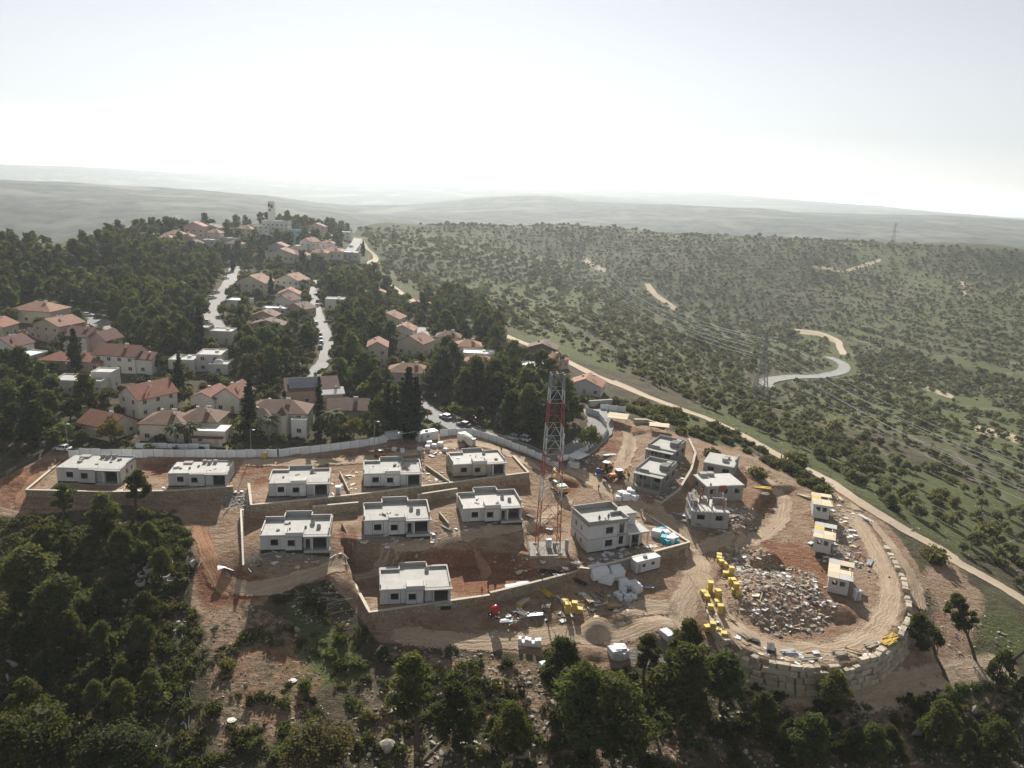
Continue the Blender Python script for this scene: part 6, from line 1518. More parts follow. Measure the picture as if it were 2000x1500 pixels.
# ---- olive slopes
SLOPE = [(700,447),(900,437),(1100,438),(1300,456),(1700,473),(2000,489),(2000,1180),(1900,1095),(1755,1005),(1600,905),(1415,812),(1300,765),(1100,678),(1010,645),(900,610),(800,560),(735,525)]
def keep_slope(P, rg, lim):
    px, py = project(P[:, 0], P[:, 1], P[:, 2]); d = np.hypot(P[:, 0], P[:, 1])
    gi = np.interp(np.arctan2(P[:, 0], P[:, 1]), TH, np.arange(NT)).astype(int); gj = np.interp(d, DD, np.arange(ND)).astype(int)
    gm = grass[gj, gi]; cl = fbm(P[:, 0] / 38, P[:, 1] / 38, 3, 31)
    ph = terrace_phase(P[:, 0], P[:, 1], P[:, 2])
    lim = lim * np.where(ph < .5, 1.35, .3)
    pr = np.clip(lim - .75 * sstep(.5, .85, gm) + .8 * cl, .03, 1)
    return rg.random(len(P)) < pr
rs = np.random.default_rng(12)
near = scatter(SLOPE, 3.6, 150, 420, 21, 1.5); near = near[keep_slope(near, rs, .7)]
near = np.array([p for p in near if not on_road(p[0], p[1], 1.6)])
order = np.argsort(np.hypot(near[:, 0], near[:, 1])); near = near[order]
OZ = ((0, 230, 'olive tree on the grassy slope just beyond the dirt road'), (230, 270, 'olive tree in the grove below the sagging wires'), (270, 330, 'olive tree in the grove around the big pylon slope'), (330, 999, 'olive tree on the slope towards the valley road'))
for i, p in enumerate(near[:290]):
    d = math.hypot(p[0], p[1]); lab = 'olive tree ' + spot(p[0], p[1])
    if rs.random() < .22: plant('shrub', BUSH_N[rs.integers(5)], (p[0], p[1], p[2] - .1), rs.uniform(1.0, 2.0), rs.uniform(0, 6.28), lab.replace('olive tree', 'dark evergreen shrub'), 'shrub', 'shrubs of the olive slope')
    else: plant('olive_tree', OLIVE_N[rs.integers(5)], (p[0], p[1], p[2] - .1), rs.uniform(.55, 1.1), rs.uniform(0, 6.28), lab, 'tree', 'olive trees of the valley slope')
rest = near[290:]
mid = scatter(SLOPE, 3.0, 420, 760, 22, 2.2); mid = mid[keep_slope(mid, rs, .9)]
farp = scatter(SLOPE, 3.6, 760, 1260, 23, 2.2); farp = farp[keep_slope(farp, rs, .9)]
allp = np.concatenate([rest, mid, farp]); allp = np.array([p for p in allp if not on_road(p[0], p[1], 5.0)]); n = len(allp)
ix = rs.integers(0, 11, n); sc = np.where(ix > 5, .74, .56) * np.exp(rs.normal(0, .4, n)).clip(.4, 2.2)
big = rs.random(n) < .03; sc = np.where(big, sc * 1.6, sc)
gn_scatter('olive_grove', allp - (0, 0, .15), sc, ix, OLIVE_F + BUSH_F, 'olive trees and scrub spread over the valley and far hillside', 'grove')
# strips of scrub between the site and the dirt road
STRIP = [(1180,775),(1240,770),(1300,795),(1420,840),(1560,925),(1640,975),(1590,960),(1480,895),(1380,862),(1260,828),(1200,800)]
sp = scatter(STRIP, 3.0, 120, 320, 41); sp = np.array([p for p in sp if not on_road(p[0], p[1], 1.2) and rs.random() < .6])
for p in sp[:90]: plant('shrub', BUSH_N[rs.integers(5)], (p[0], p[1], p[2] - .1), rs.uniform(.7, 2.0), rs.uniform(0, 6.28), 'low shrub ' + spot(p[0], p[1]), 'shrub', 'shrubs beside the dirt road')
for px, py, s, lab in ((1560, 915, 3.6, 'big round carob beside the dirt road above the cabins'), (1830, 1100, 3.0, 'round dark shrub on the meadow beside the dirt road'), (1390, 895, 2.2, 'round shrub next to the cluttered flat roof'), (1485, 935, 2.4, 'dark shrub pair at the edge of the site road'), (1930, 1050, 3.4, 'big round evergreen on the slope below the dirt road'), (1700, 925, 2.6, 'round evergreen on the grassy slope below the pylon wires')):
    p = hit(px, py); plant('shrub', BUSH_N[int(px) % 5], (p[0], p[1], p[2] - .1), s, px, lab, 'shrub', 'large round shrubs')
# ---- undergrowth of the near slope
UNDER = [(0,1015),(130,1008),(330,1002),(378,1060),(368,1190),(430,1230),(560,1160),(640,1130),(690,1200),(735,1262),(900,1275),(1060,1300),(1160,1325),(1330,1300),(1400,1318),(1500,1350),(1700,1372),(1850,1350),(2000,1330),(2000,1500),(0,1500)]
up = scatter(UNDER, 1.55, 90, 260, 51)
px, py = project(up[:, 0], up[:, 1], up[:, 2]); cl = fbm(up[:, 0] / 7, up[:, 1] / 7, 3, 61)
dens = np.where(px < 380, .8, .44) + .55 * cl; clear = inside([(390,1160),(520,1160),(620,1210),(640,1330),(560,1500),(440,1500),(390,1380)], px, py); dens = np.where(clear, dens - .33, dens)
k = rs.random(len(up)) < dens; up = up[k]; n = len(up)
BUSH_U = [mesh_data('bush', *bush_shape(230 + s, 1.0, 48, .17, 6)[1], lf_bush if s % 2 else lf_pine) for s in range(6)]
gn_scatter('undergrowth', up - (0, 0, .1), rs.uniform(.4, 1.6, n), rs.integers(0, 6, n), BUSH_U, 'dense low scrub covering the slope below the building site', 'undergrowth')
fp = scatter([(700,1330),(1000,1330),(1150,1345),(1480,1390),(1800,1380),(2000,1390),(2000,1500),(640,1500)], 6.2, 90, 220, 52); fq = project(fp[:, 0], fp[:, 1], fp[:, 2]); fp = fp[(rs.random(len(fp)) < .34) & ~((fq[0] < 1050) & (fq[1] < 1425)) & ~((fq[0] > 1040) & (fq[0] < 1430) & (fq[1] < 1440))]
for p in fp: plant('pine_tree', PINE_N[rs.integers(7)], (p[0], p[1], p[2] - .2), rs.uniform(.4, .85), rs.uniform(0, 6.28), 'young pine ' + spot(p[0], p[1]), 'tree', 'young pines of the near slope')
fp = scatter([(0,1060),(330,1060),(360,1200),(350,1500),(0,1500)], 6.6, 90, 220, 53); fp = fp[rs.random(len(fp)) < .6]
for p in fp: plant('pine_tree', PINE_N[rs.integers(7)], (p[0], p[1], p[2] - .2), rs.uniform(.55, 1.05), rs.uniform(0, 6.28), 'shaded pine ' + spot(p[0], p[1]), 'tree', 'pines of the shaded near wood')
# ---- tell look-alikes with one label apart by their order in the photograph
NUM = 'first second third fourth fifth sixth seventh eighth ninth tenth eleventh twelfth thirteenth fourteenth fifteenth sixteenth seventeenth eighteenth nineteenth twentieth'.split()
NUM += ['twenty-' + w for w in NUM[:9]] + ['thirtieth'] + ['thirty-' + w for w in NUM[:9]]
by = {}
for o in COL.objects:
    if o.parent is None and o.get('category') in ('tree', 'shrub'): by.setdefault(o['label'], []).append(o)
for lab, L in by.items():
    if len(L) > 1:
        L.sort(key=lambda o: float(project(o.location.x, o.location.y, o.location.z)[0]))
        for i, o in enumerate(L):
            if i < len(NUM): o['label'] = f'{lab}, {NUM[i]} from left'
# ------------------------------------------------------------------ vehicles and machines
tyre = mat('tyre_rubber', (.02, .02, .02), .85); chrome = mat('wheel_rim', (.45, .45, .46), .35, metal=.7)
car_white = mat('white_car_paint', (.75, .75, .75), .25, spec=.5); car_silver = mat('silver_car_paint', (.42, .43, .45), .3, metal=.4); car_dark = mat('dark_car_paint', (.05, .055, .07), .25, spec=.5)
car_red = mat('red_car_paint', (.45, .03, .025), .3, spec=.5); car_blue = mat('blue_car_paint', (.04, .09, .22), .3, spec=.5)
mach_yellow = mat('machine_yellow', (.66, .36, .03), .5); mach_orange = mat('machine_orange', (.62, .21, .03), .5); lamp_glass = mat('lamp_glass', (.7, .7, .65), .1); red_lens = mat('red_lens', (.35, .02, .02), .2)
def wheel(parent, x, y, r, w):
    M = Matrix.Translation((x, y, r)) @ Matrix.Rotation(rad(90), 4, 'X')
    o = MB().lathe([(r * .58, -w / 2), (r * .92, -w / 2), (r, -w * .3), (r, w * .3), (r * .92, w / 2), (r * .58, w / 2)], 14).xf(M).build('wheel', tyre, parent, True)
    MB().lathe([(.01, -w * .42), (r * .6, -w * .46), (r * .6, w * .46), (.01, w * .42)], 10).xf(M).build('rim', chrome, o); return o
def make_car(name, paint, L=4.4, W=1.78, H=1.48, suv=False):
    r = empty(name); h0 = .28; belt = .95 if suv else .88
    def loft(secs, m, nm):                             # sections: (x, half width, z0, z1)
        b = MB(); V = []; F = []
        for x, w, z0, z1 in secs: V += [(x, -w, z0), (x, w, z0), (x, w * .97, z1), (x, -w * .97, z1)]
        n = len(secs)
        for i in range(n - 1): F += [(i * 4 + k, i * 4 + (k + 1) % 4, i * 4 + 4 + (k + 1) % 4, i * 4 + 4 + k) for k in range(4)]
        F += [(3, 2, 1, 0), tuple(range(n * 4 - 4, n * 4))]; return b.add(V, F).build(nm, m, r, False)
    w = W / 2
    loft([(-L / 2, w * .82, .42, .78), (-L / 2 + .25, w * .95, h0, belt - .04), (-L * .2, w, h0, belt), (L * .2, w, h0, belt - .02), (L / 2 - .5, w * .95, h0, belt - .16), (L / 2, w * .78, .4, .66)], paint, 'body')
    back = -L * .46 if suv else -L * .4
    loft([(back, w * .84, belt - .02, belt), (back + .35, w * .8, belt - .02, H - .1), (-L * .1, w * .8, belt - .02, H - .04), (L * .06, w * .8, belt - .02, H - .1), (L * .22, w * .86, belt - .04, belt - .02)], glass, 'window_band')
    part(r, 'roof_panel', paint, (back + .42, L * .07, -w * .76, w * .76, H - .1, H - .02))
    for x in (back + .4, -L * .12, L * .05):
        for y in (-w * .83, w * .77): part(r, 'pillar', paint, (x, x + .09, y, y + .06, belt - .03, H - .08))
    for x in (-L * .3, L * .31):
        for y in (-w + .08, w - .08): wheel(r, x, y, .34, .22)
    for y in (-w * .7, w * .7):
        part(r, 'headlight', lamp_glass, (L / 2 - .08, L / 2 + .02, y - .16, y + .16, .55, .66)); part(r, 'tail_light', red_lens, (-L / 2 - .02, -L / 2 + .1, y - .13, y + .13, .6, .76))
        part(r, 'mirror', paint, (L * .14, L * .14 + .16, y * 1.36 - .08, y * 1.36 + .08, belt, belt + .13))
    part(r, 'bumper', dark_steel, (L / 2 - .06, L / 2 + .04, -w * .75, w * .75, .32, .46), (-L / 2 - .04, -L / 2 + .08, -w * .78, w * .78, .34, .48)); return r
PAINTS = dict(white=car_white, silver=car_silver, dark=car_dark, red=car_red, blue=car_blue); CARS = {}
def car(px, py, hd, paint, label, suv=False, dmin=0):
    k = (paint, suv); p = hit(px, py, dmin)
    if k not in CARS: CARS[k] = o = freeze(make_car('parked_car', PAINTS[paint], 4.7 if suv else 4.4, 1.86 if suv else 1.78, 1.75 if suv else 1.48, suv))
    else: o = copy_tree(CARS[k])
    o.location = (p[0], p[1], p[2] + .13); o.rotation_euler = (0, 0, rad(hd)); return tag(o, label, 'car', 'cars parked in the village')
car(122, 880, 172, 'white', 'white car parked at the end of the hoarding'); car(231, 857, 62, 'white', 'white SUV on the drive beside the cream villa', True)
car(1000, 859, 150, 'silver', 'silver SUV parked outside the hoarding by the grass', True); car(1021, 861, 146, 'white', 'white SUV next to the silver one outside the hoarding', True)
for px, py, hd, c, lab in ((422, 573, 60, 'white', 'upper white car at the kerb of the wide village road'), (415, 584, 60, 'white', 'lower white car at the kerb of the wide village road'), (405, 631, 100, 'white', 'white car at the bend of the wide village road'), (440, 546, 60, 'white', 'small white car far up the wide village road'),
    (625, 657, 100, 'dark', 'dark car first in the row on the narrow street'), (627, 665, 100, 'white', 'white car second in the row on the narrow street'), (628, 672, 100, 'silver', 'silver car third in the row on the narrow street'), (626, 681, 100, 'dark', 'dark car last in the row on the narrow street'), (621, 591, 95, 'dark', 'dark car far up the narrow street'), (620, 599, 95, 'white', 'white car far up the narrow street'),
    (514, 765, 20, 'white', 'white car in the yard beside the solar house'), (498, 764, 80, 'silver', 'silver car in the yard beside the broad villa'), (430, 668, 10, 'white', 'white car in front of the small white flat block'), (445, 665, 20, 'silver', 'silver car at the foot of the wide road'), (870, 818, 140, 'silver', 'silver car on the village street'), (905, 833, 150, 'dark', 'dark car at the hoarding on the village street'),
    (618, 634, 100, 'white', 'white car parked before the row on the narrow street'), (195, 622, 20, 'dark', 'dark car in the grey parking bay'), (172, 618, 20, 'white', 'white car in the grey parking bay'), (20, 690, 10, 'silver', 'silver car below the white terrace house'), (686, 483, 60, 'white', 'white car on the asphalt bend of the ridge')): car(px, py, hd, c, lab, dmin=150)

def at(o, px, py, hd, label, cat, group=None, s=1, dz=0):
    p = hit(px, py); o.location = (p[0], p[1], p[2] + dz); o.rotation_euler = (0, 0, rad(hd)); o.scale = (s,) * 3; return tag(o, label, cat, group)
def textpart(parent, body, size, M, m):
    cu = bpy.data.curves.new('lettering', 'FONT'); cu.body = body; cu.size = size; cu.extrude = .01; cu.align_x = 'CENTER'; cu.align_y = 'CENTER'
    t_ = bpy.data.objects.new('lettering_curve', cu); link(t_); me = bpy.data.meshes.new_from_object(t_.evaluated_get(bpy.context.evaluated_depsgraph_get())); bpy.data.objects.remove(t_)
    me.materials.clear(); me.materials.append(m); o = link(bpy.data.objects.new('lettering', me)); o.parent = parent; o.matrix_local = M; return o
def excavator():
    r = empty('excavator')
    for y in (-1.3, .75): 
        t = MB().tube([(-1.9, y + .28, .42), (1.9, y + .28, .42)], .42, 10).box(-1.9, 1.9, y, y + .55, .06, .8).build('track', dark_steel, r)
    part(r, 'undercarriage', dark_steel, (-1.0, 1.0, -.8, .8, .4, 1.0))
    part(r, 'upper_body', mach_yellow, (-2.2, 1.3, -1.25, 1.25, 1.0, 1.35), (-2.2, .2, -1.25, 1.25, 1.35, 2.3)); cw = part(r, 'counterweight', dark_steel, (-2.9, -2.2, -1.25, 1.25, 1.05, 2.2))
    part(r, 'counterweight_cover', mach_yellow, (-2.97, -2.9, -1.2, 1.2, 1.3, 2.1)); textpart(r, 'CAT', .85, Matrix.Translation((-2.98, 0, 1.7)) @ Matrix.Rotation(rad(-90), 4, 'Z') @ Matrix.Rotation(rad(90), 4, 'X'), dark_steel)
    part(r, 'cab', glass, (.2, 1.6, .25, 1.2, 1.35, 2.75)); part(r, 'cab_roof', white_paint, (.1, 1.7, .18, 1.28, 2.75, 2.9)); part(r, 'engine_hood', white_paint, (-2.1, -.4, -1.1, 1.0, 2.3, 2.5))
    for x in (.2, 1.5):
        for y in (.22, 1.13): part(r, 'cab_post', mach_yellow, (x, x + .1, y, y + .1, 1.35, 2.75))
    MB().tube([(1.0, -.3, 1.4), (2.6, -.3, 4.2), (4.8, -.3, 4.4)], [.32, .36, .22], 6).build('boom', mach_yellow, r); MB().tube([(4.6, -.3, 4.6), (5.6, -.3, 1.6)], [.26, .18], 6).build('stick', mach_yellow, r)
    MB().tube([(1.4, -.3, 1.6), (3.2, -.3, 3.8)], .1, 6).build('hydraulic_ram', steel, r); MB().tube([(3.2, -.3, 4.9), (4.6, -.3, 5.0)], .09, 6).build('hydraulic_ram', steel, r)
    MB().add([(5.9, -.9, 1.6), (5.9, .3, 1.6), (5.0, .3, .7), (5.0, -.9, .7), (5.9, -.9, .4), (5.9, .3, .4), (5.3, .3, 1.7), (5.3, -.9, 1.7)], [(0, 1, 5, 4), (4, 5, 2, 3), (3, 2, 6, 7), (0, 4, 3, 7), (1, 6, 2, 5)]).build('bucket', dark_steel, r)
    return r
at(excavator(), 1092, 962, 112, 'yellow excavator with black lettering on its back, digging behind the lattice mast', 'excavator')
def backhoe():
    r = empty('backhoe_loader'); part(r, 'chassis', dark_steel, (-1.6, 2.2, -.5, .5, .6, .95)); part(r, 'hood', mach_orange, (.5, 2.3, -.55, .55, .95, 1.75)); part(r, 'cab', glass, (-1.0, .5, -.75, .75, .95, 2.6)); part(r, 'cab_roof', white_paint, (-1.15, .6, -.85, .85, 2.6, 2.75))
    for x in (-1.0, .42):
        for y in (-.77, .69): part(r, 'cab_post', mach_orange, (x, x + .09, y, y + .09, .95, 2.6))
    for x, rr in ((-1.0, .75), (1.8, .55)):
        for y in (-.95, .95): wheel(r, x, y, rr, .4)
    for y in (-.7, .7): MB().tube([(.9, y, 1.4), (2.6, y, 1.3), (3.2, y, .7)], .12, 6).build('loader_arm', mach_orange, r)
    MB().add([(3.2, -1.15, .9), (3.2, 1.15, .9), (3.2, 1.15, .2), (3.2, -1.15, .2), (3.9, -1.15, .25), (3.9, 1.15, .25)], [(0, 1, 2, 3), (3, 2, 5, 4), (0, 3, 4), (1, 5, 2)]).build('front_bucket', dark_steel, r)
    MB().tube([(-1.6, 0, 1.0), (-2.2, 0, 2.9)], [.2, .15], 6).build('boom', mach_orange, r); MB().tube([(-2.2, 0, 2.9), (-3.1, 0, 1.5)], [.15, .12], 6).build('dipper', mach_orange, r); part(r, 'rear_bucket', dark_steel, (-3.4, -2.9, -.35, .35, .9, 1.5)); return r
bh = backhoe(); freeze(bh)
at(bh, 1184, 921, 62, 'orange backhoe loader standing on the main junction', 'backhoe'); at(copy_tree(bh), 1206, 937, 200, 'second orange backhoe with its arm lowered by the dug bank', 'backhoe')
def skid():
    r = empty('mini_loader'); part(r, 'body', mach_orange, (-.9, .9, -.6, .6, .35, 1.2)); part(r, 'cage', dark_steel, (-.5, .6, -.5, .5, 1.2, 1.9)); part(r, 'roof', white_paint, (-.6, .7, -.6, .6, 1.9, 2.02))
    for x in (-.55, .55):
        for y in (-.75, .75): wheel(r, x, y, .38, .28)
    part(r, 'bucket', dark_steel, (1.1, 1.6, -.85, .85, .1, .65)); part(r, 'lift_arm', mach_orange, (-.6, 1.15, -.72, -.6, .9, 1.08), (-.6, 1.15, .6, .72, .9, 1.08)); return r
at(skid(), 744, 893, 200, 'small orange loader with a white roof behind the upper terrace', 'loader')
def mixer():
    r = empty('cement_mixer_truck'); part(r, 'chassis', dark_steel, (-4.2, 3.9, -.5, .5, .7, 1.05)); part(r, 'cab', white_paint, (2.2, 3.9, -1.2, 1.2, .8, 2.3), (2.2, 3.7, -1.15, 1.15, 2.3, 2.9)); part(r, 'windscreen', glass, (3.71, 3.93, -1.05, 1.05, 1.75, 2.7))
    MB().lathe([(.3, -3.1), (.75, -2.9), (1.25, -1.2), (1.3, .2), (1.0, 1.6), (.55, 2.2), (.02, 2.3)], 16).xf(Matrix.Translation((-1.1, 0, 2.35)) @ Matrix.Rotation(rad(78), 4, 'Y')).build('drum', mat('drum_paint', (.6, .58, .52), .6), r, True)
    MB().tube([(-4.3, 0, 3.0), (-4.9, 0, 1.9)], [.42, .2], 8).build('chute', steel, r); part(r, 'hopper', steel, (-4.5, -3.9, -.5, .5, 2.9, 3.5))
    for x in (3.0, -1.6, -2.9):
        for y in (-1.05, 1.05): wheel(r, x, y, .52, .36)
    return r
at(mixer(), 912, 872, 118, 'white and cream cement mixer truck just inside the hoarding', 'truck')
def flatbed():
    r = empty('tank_truck'); part(r, 'chassis', dark_steel, (-2.4, 2.4, -.4, .4, .5, .75)); part(r, 'cab', white_paint, (1.1, 2.5, -.95, .95, .6, 2.0)); part(r, 'windscreen', glass, (2.42, 2.54, -.85, .85, 1.3, 1.9))
    MB().tube([(-2.4, 0, 1.55), (-2.2, 0, 1.55), (.7, 0, 1.55), (.9, 0, 1.55)], [.5, .85, .85, .5], 12).build('tank', white_paint, r, True)
    for x in (1.7, -1.6):
        for y in (-.85, .85): wheel(r, x, y, .42, .3)
    return r
at(flatbed(), 1103, 905, 30, 'small white tank truck beside the shed at the lane end', 'truck')
r = empty('tractor'); part(r, 'hood', car_red, (.2, 1.8, -.4, .4, .8, 1.4)); part(r, 'body', car_red, (-1.0, .2, -.5, .5, .7, 1.1)); part(r, 'seat', dark_steel, (-.7, -.2, -.3, .3, 1.1, 1.5))
for x, rr in ((-.7, .65), (1.4, .42)):
    for y in (-.7, .7): wheel(r, x, y, rr, .3)
at(r, 928, 824, 30, 'red tractor under the pines outside the hoarding', 'tractor', s=1.3)
r = empty('portable_mixer'); MB().lathe([(.25, -.6), (.55, -.2), (.6, .15), (.42, .55), (.34, .6)], 14).xf(Matrix.Translation((0, 0, 1.0)) @ Matrix.Rotation(rad(50), 4, 'Y')).build('drum', car_red, r, True); part(r, 'frame', dark_steel, (-.7, .7, -.06, .06, .35, .45), (-.6, -.5, -.45, .45, .3, .4), (-.06, .06, -.5, -.42, .4, 1.1), (-.06, .06, .42, .5, .4, 1.1)); wheel(r, -.5, -.45, .25, .1); wheel(r, -.5, .45, .25, .1)
at(r, 966, 1206, 30, 'red portable cement mixer beside white sacks below the stone wall', 'mixer', s=1.5)

# ------------------------------------------------------------------ people
skin_m = mat('skin', (.42, .26, .18), .7); hair_m = mat('dark_hair', (.02, .017, .015), .8); trouser = mat('dark_trousers', (.035, .04, .05), .9)
CLOTH = dict(orange=mat('orange_vest', (.75, .17, .03), .8), dark=mat('dark_jacket', (.04, .04, .045), .9), blue=mat('blue_shirt', (.08, .12, .22), .9), grey=mat('grey_shirt', (.25, .25, .26), .9), white=mat('white_shirt', (.6, .6, .58), .9))
def person_mesh(pose):
    J = {'pel': (0, 0, .95), 'sp': (0, .01, 1.2), 'ch': (0, 0, 1.4), 'nk': (0, .01, 1.53), 'hd': (0, .03, 1.66), 'tp': (0, .02, 1.74)}
    st = .32 if pose == 'walk' else .06
    for s, q in ((-1, 'l'), (1, 'r')):
        f = st * s
        J[q + 'hip'] = (.1 * s, 0, .9); J[q + 'kn'] = (.1 * s, f * .5 + .05, .5); J[q + 'an'] = (.1 * s, f, .09); J[q + 'to'] = (.11 * s, f + .17, .04)
        J[q + 'sh'] = (.19 * s, 0, 1.42)
        if pose == 'point' and s > 0: J[q + 'el'] = (.34, .18, 1.28); J[q + 'wr'] = (.3, .42, 1.32); J[q + 'ha'] = (.29, .5, 1.33)
        else: J[q + 'el'] = (.26 * s, -f * .35, 1.14); J[q + 'wr'] = (.27 * s, -f * .6 + .1, .9); J[q + 'ha'] = (.265 * s, -f * .6 + .13, .8)
    E = [('pel', 'sp'), ('sp', 'ch'), ('ch', 'nk'), ('nk', 'hd'), ('hd', 'tp')]
    for q in 'lr': E += [('pel', q + 'hip'), (q + 'hip', q + 'kn'), (q + 'kn', q + 'an'), (q + 'an', q + 'to'), ('ch', q + 'sh'), (q + 'sh', q + 'el'), (q + 'el', q + 'wr'), (q + 'wr', q + 'ha')]
    R = dict(pel=.15, sp=.145, ch=.16, nk=.065, hd=.105, tp=.075, hip=.105, kn=.075, an=.05, to=.045, sh=.075, el=.052, wr=.038, ha=.045)
    ks = list(J); me = bpy.data.meshes.new('person'); me.from_pydata([J[k] for k in ks], [(ks.index(a), ks.index(b)) for a, b in E], [])
    o = link(bpy.data.objects.new('person_rig', me)); o.modifiers.new('s', 'SKIN'); sv = me.skin_vertices[0].data if me.skin_vertices else None
    if sv is None:
        import bmesh
        bm = bmesh.new(); bm.from_mesh(me); bm.verts.layers.skin.verify(); bm.to_mesh(me); bm.free(); sv = me.skin_vertices[0].data
    for i, k in enumerate(ks):
        r_ = R.get(k, R.get(k[1:], .06)); sv[i].radius = (r_, r_ * (.72 if k in ('pel', 'sp', 'ch') else 1)); sv[i].use_root = (k == 'pel')
    o.modifiers.new('d', 'SUBSURF').levels = 1
    dg = bpy.context.evaluated_depsgraph_get(); ev = bpy.data.meshes.new_from_object(o.evaluated_get(dg)); bpy.data.objects.remove(o); return ev
POSES = {k: person_mesh(k) for k in ('walk', 'stand', 'point')}
def person(px, py, hd, pose, cloth, label, z=None):
    p = hit(px, py) if z is None else at_z(px, py, z)
    me = POSES[pose].copy(); me.materials.clear()
    for m in (trouser, CLOTH[cloth], skin_m, dark_steel): me.materials.append(m)
    for f in me.polygons:
        c = f.center; f.material_index = 3 if c.z < .13 else 0 if c.z < .93 and abs(c.x) < .215 else 2 if c.z > 1.52 or (c.z < .93) or (pose == 'point' and c.y > .4) else 1; f.use_smooth = True
    o = link(bpy.data.objects.new('person', me)); o.location = p; o.rotation_euler = (0, 0, rad(hd))
    hm_ = MB().lathe([(.118, .0), (.122, .05), (.1, .12), (.05, .155), (.01, .16)], 10, 0, (0, .015, 1.655)).build('hair' if cloth != 'orange' else 'helmet', hair_m if cloth != 'orange' else CLOTH['orange'], o, True)
    return tag(o, label, 'person', 'people on the building site')
person(941, 1160, 160, 'stand', 'orange', 'worker in an orange vest standing in the red soil yard'); person(953, 1151, 200, 'point', 'dark', 'worker in dark clothes gesturing beside the orange vest'); person(967, 1154, 170, 'stand', 'dark', 'worker in dark clothes standing right of the other two in the red yard')
person(1169, 959, 30, 'walk', 'dark', 'person in dark clothes walking across the main junction'); person(1197, 969, 10, 'walk', 'grey', 'second person in grey walking on the main junction'); person(1455, 1036, 0, 'stand', 'dark', 'person in dark clothes standing below the brick-pillared shell'); person(1475, 1040, 40, 'walk', 'white', 'person in a white shirt walking below the brick-pillared shell')
person(979, 884, 20, 'walk', 'dark', 'worker in dark clothes walking beside the hoarding near the mixer truck')
for k, (x, y) in enumerate(((2.6, 1.0), (4.7, 1.3))):
    w = h2.location + Matrix.Rotation(h2.rotation_euler.z, 3, 'Z') @ Vector((x * h2.scale[0], y * h2.scale[1], H2 + .3)); q = person(1168, 1010, 180, 'stand', ('dark', 'blue')[k], ('worker in dark clothes on the roof of the two-storey house, near its corner', 'worker in a blue shirt on the roof of the two-storey house, near the middle')[k]); q.location = w

# ------------------------------------------------------------------ containers, sheds, cabins
def container(name, W, D, H, m, wins=2):
    r = empty(name); b = MB().box(0, W, 0, D, .15, H); n = int(W / .3)
    for k in range(n): b.box(k * W / n + .03, k * W / n + .15, -.03, -.002, .25, H - .12)
    b.build('body', m, r); part(r, 'roof', m, (-.05, W + .05, -.05, D + .05, H + .001, H + .09)); part(r, 'skid', dark_steel, (0, W, .1, .3, -.1, .149), (0, W, D - .3, D - .1, -.1, .149))
    for k in range(wins): x = W * (k + .6) / (wins + .6); o = part(r, 'window', frame_m, (x, x + .9, -.06, -.032, 1.2, 2.0)); part(o, 'pane', glass, (x + .08, x + .82, -.075, -.061, 1.28, 1.92))
    part(r, 'door', plaster_grey, (.3, 1.1, -.055, -.032, .2, 2.1)); part(r, 'air_conditioner', plaster_grey, (W * .4, W * .4 + .8, D * .3, D * .3 + .5, H + .091, H + .5)); return r
p, h, L = frame2((1242, 1122), (1288, 1110)); cn = container('site_container', 6, 2.4, 2.6, mat('container_white', (.68, .69, .67), .6, streak=.3)); cn.location = p; cn.rotation_euler = (0, 0, h); cn.scale = (L / 6,) * 3
tag(cn, 'white site cabin standing against the corner yard wall', 'container')
p, h, L = frame2((819, 866), (856, 859)); c2 = container('site_container', 6, 2.6, 2.6, MATS['container_white'], 1); c2.location = p; c2.rotation_euler = (0, 0, h); c2.scale = (L / 6,) * 3; tag(c2, 'white site cabin at the gap of the hoarding', 'container')
p, h, L = frame2((1108, 913), (1128, 917)); c3 = container('site_container', 5, 2.4, 2.5, MATS['container_white'], 0); c3.location = p; c3.rotation_euler = (0, 0, h); c3.scale = (L / 5,) * 3; tag(c3, 'small white container at the end of the lane hoarding', 'container')
def shed(a, b, D, H, m, label, rows=6):
    p, h, L = frame2(a, b); r = empty('open_shed', p, h); tag(r, label, 'shed')
    for x in (.1, L / 2, L - .1):
        for y in (.1, D - .1): MB().tube([(x, y, -.2), (x, y, H - .2 + .25 * (y > 1))], .06, 5).build('post', steel, r)
    for k in range(rows): part(r, 'roof_sheet', m, (L * k / rows, L * (k + 1) / rows - .03, -.3, D + .3, H + .02 * (k % 2), H + .06 + .02 * (k % 2)))
    part(r, 'back_panel', hoard, (0, L, D, D + .06, 0, H - .3)); return r
shed((760, 868), (812, 860), 3, 2.5, hoard, 'open lean-to shed with a patched sheet roof by the hoarding'); shed((1126, 915), (1150, 905), 3.4, 2.6, flat_white, 'open shed with bright corrugated roof sheets by the lane end', 5)
# pale timber decks at the top of the site
for a, b, D, lab in (((1185, 828), (1222, 832), 6, 'pale timber formwork deck on props at the top of the site'), ((1268, 845), (1305, 848), 4, 'pale timber deck behind the grey twin houses')):
    p, h, L = frame2(a, b); r = empty('formwork_deck', p, h); tag(r, lab, 'deck', 'timber decks of the upper site'); rgx = random.Random(len(lab))
    for k in range(7): part(r, 'plank', timber_pale, (-rgx.uniform(0, .4), L + rgx.uniform(0, .5), D * k / 7 + .02, D * (k + 1) / 7 - .02, 2.0, 2.07))
    for x in (.2, L / 2, L - .2):
        for y in (.3, D / 2, D - .3): part(r, 'prop', steel, (x - .04, x + .04, y - .04, y + .04, -.5, 2.0))
ribbon_wall('retaining_wall', [hit(1238, 826) + (0, 0, .9), hit(1262, 826) + (0, 0, .9), hit(1288, 834) + (0, 0, .9)], .9, .2, 'short pale stone wall at the top edge of the site', m=boulder_m, group=WG)
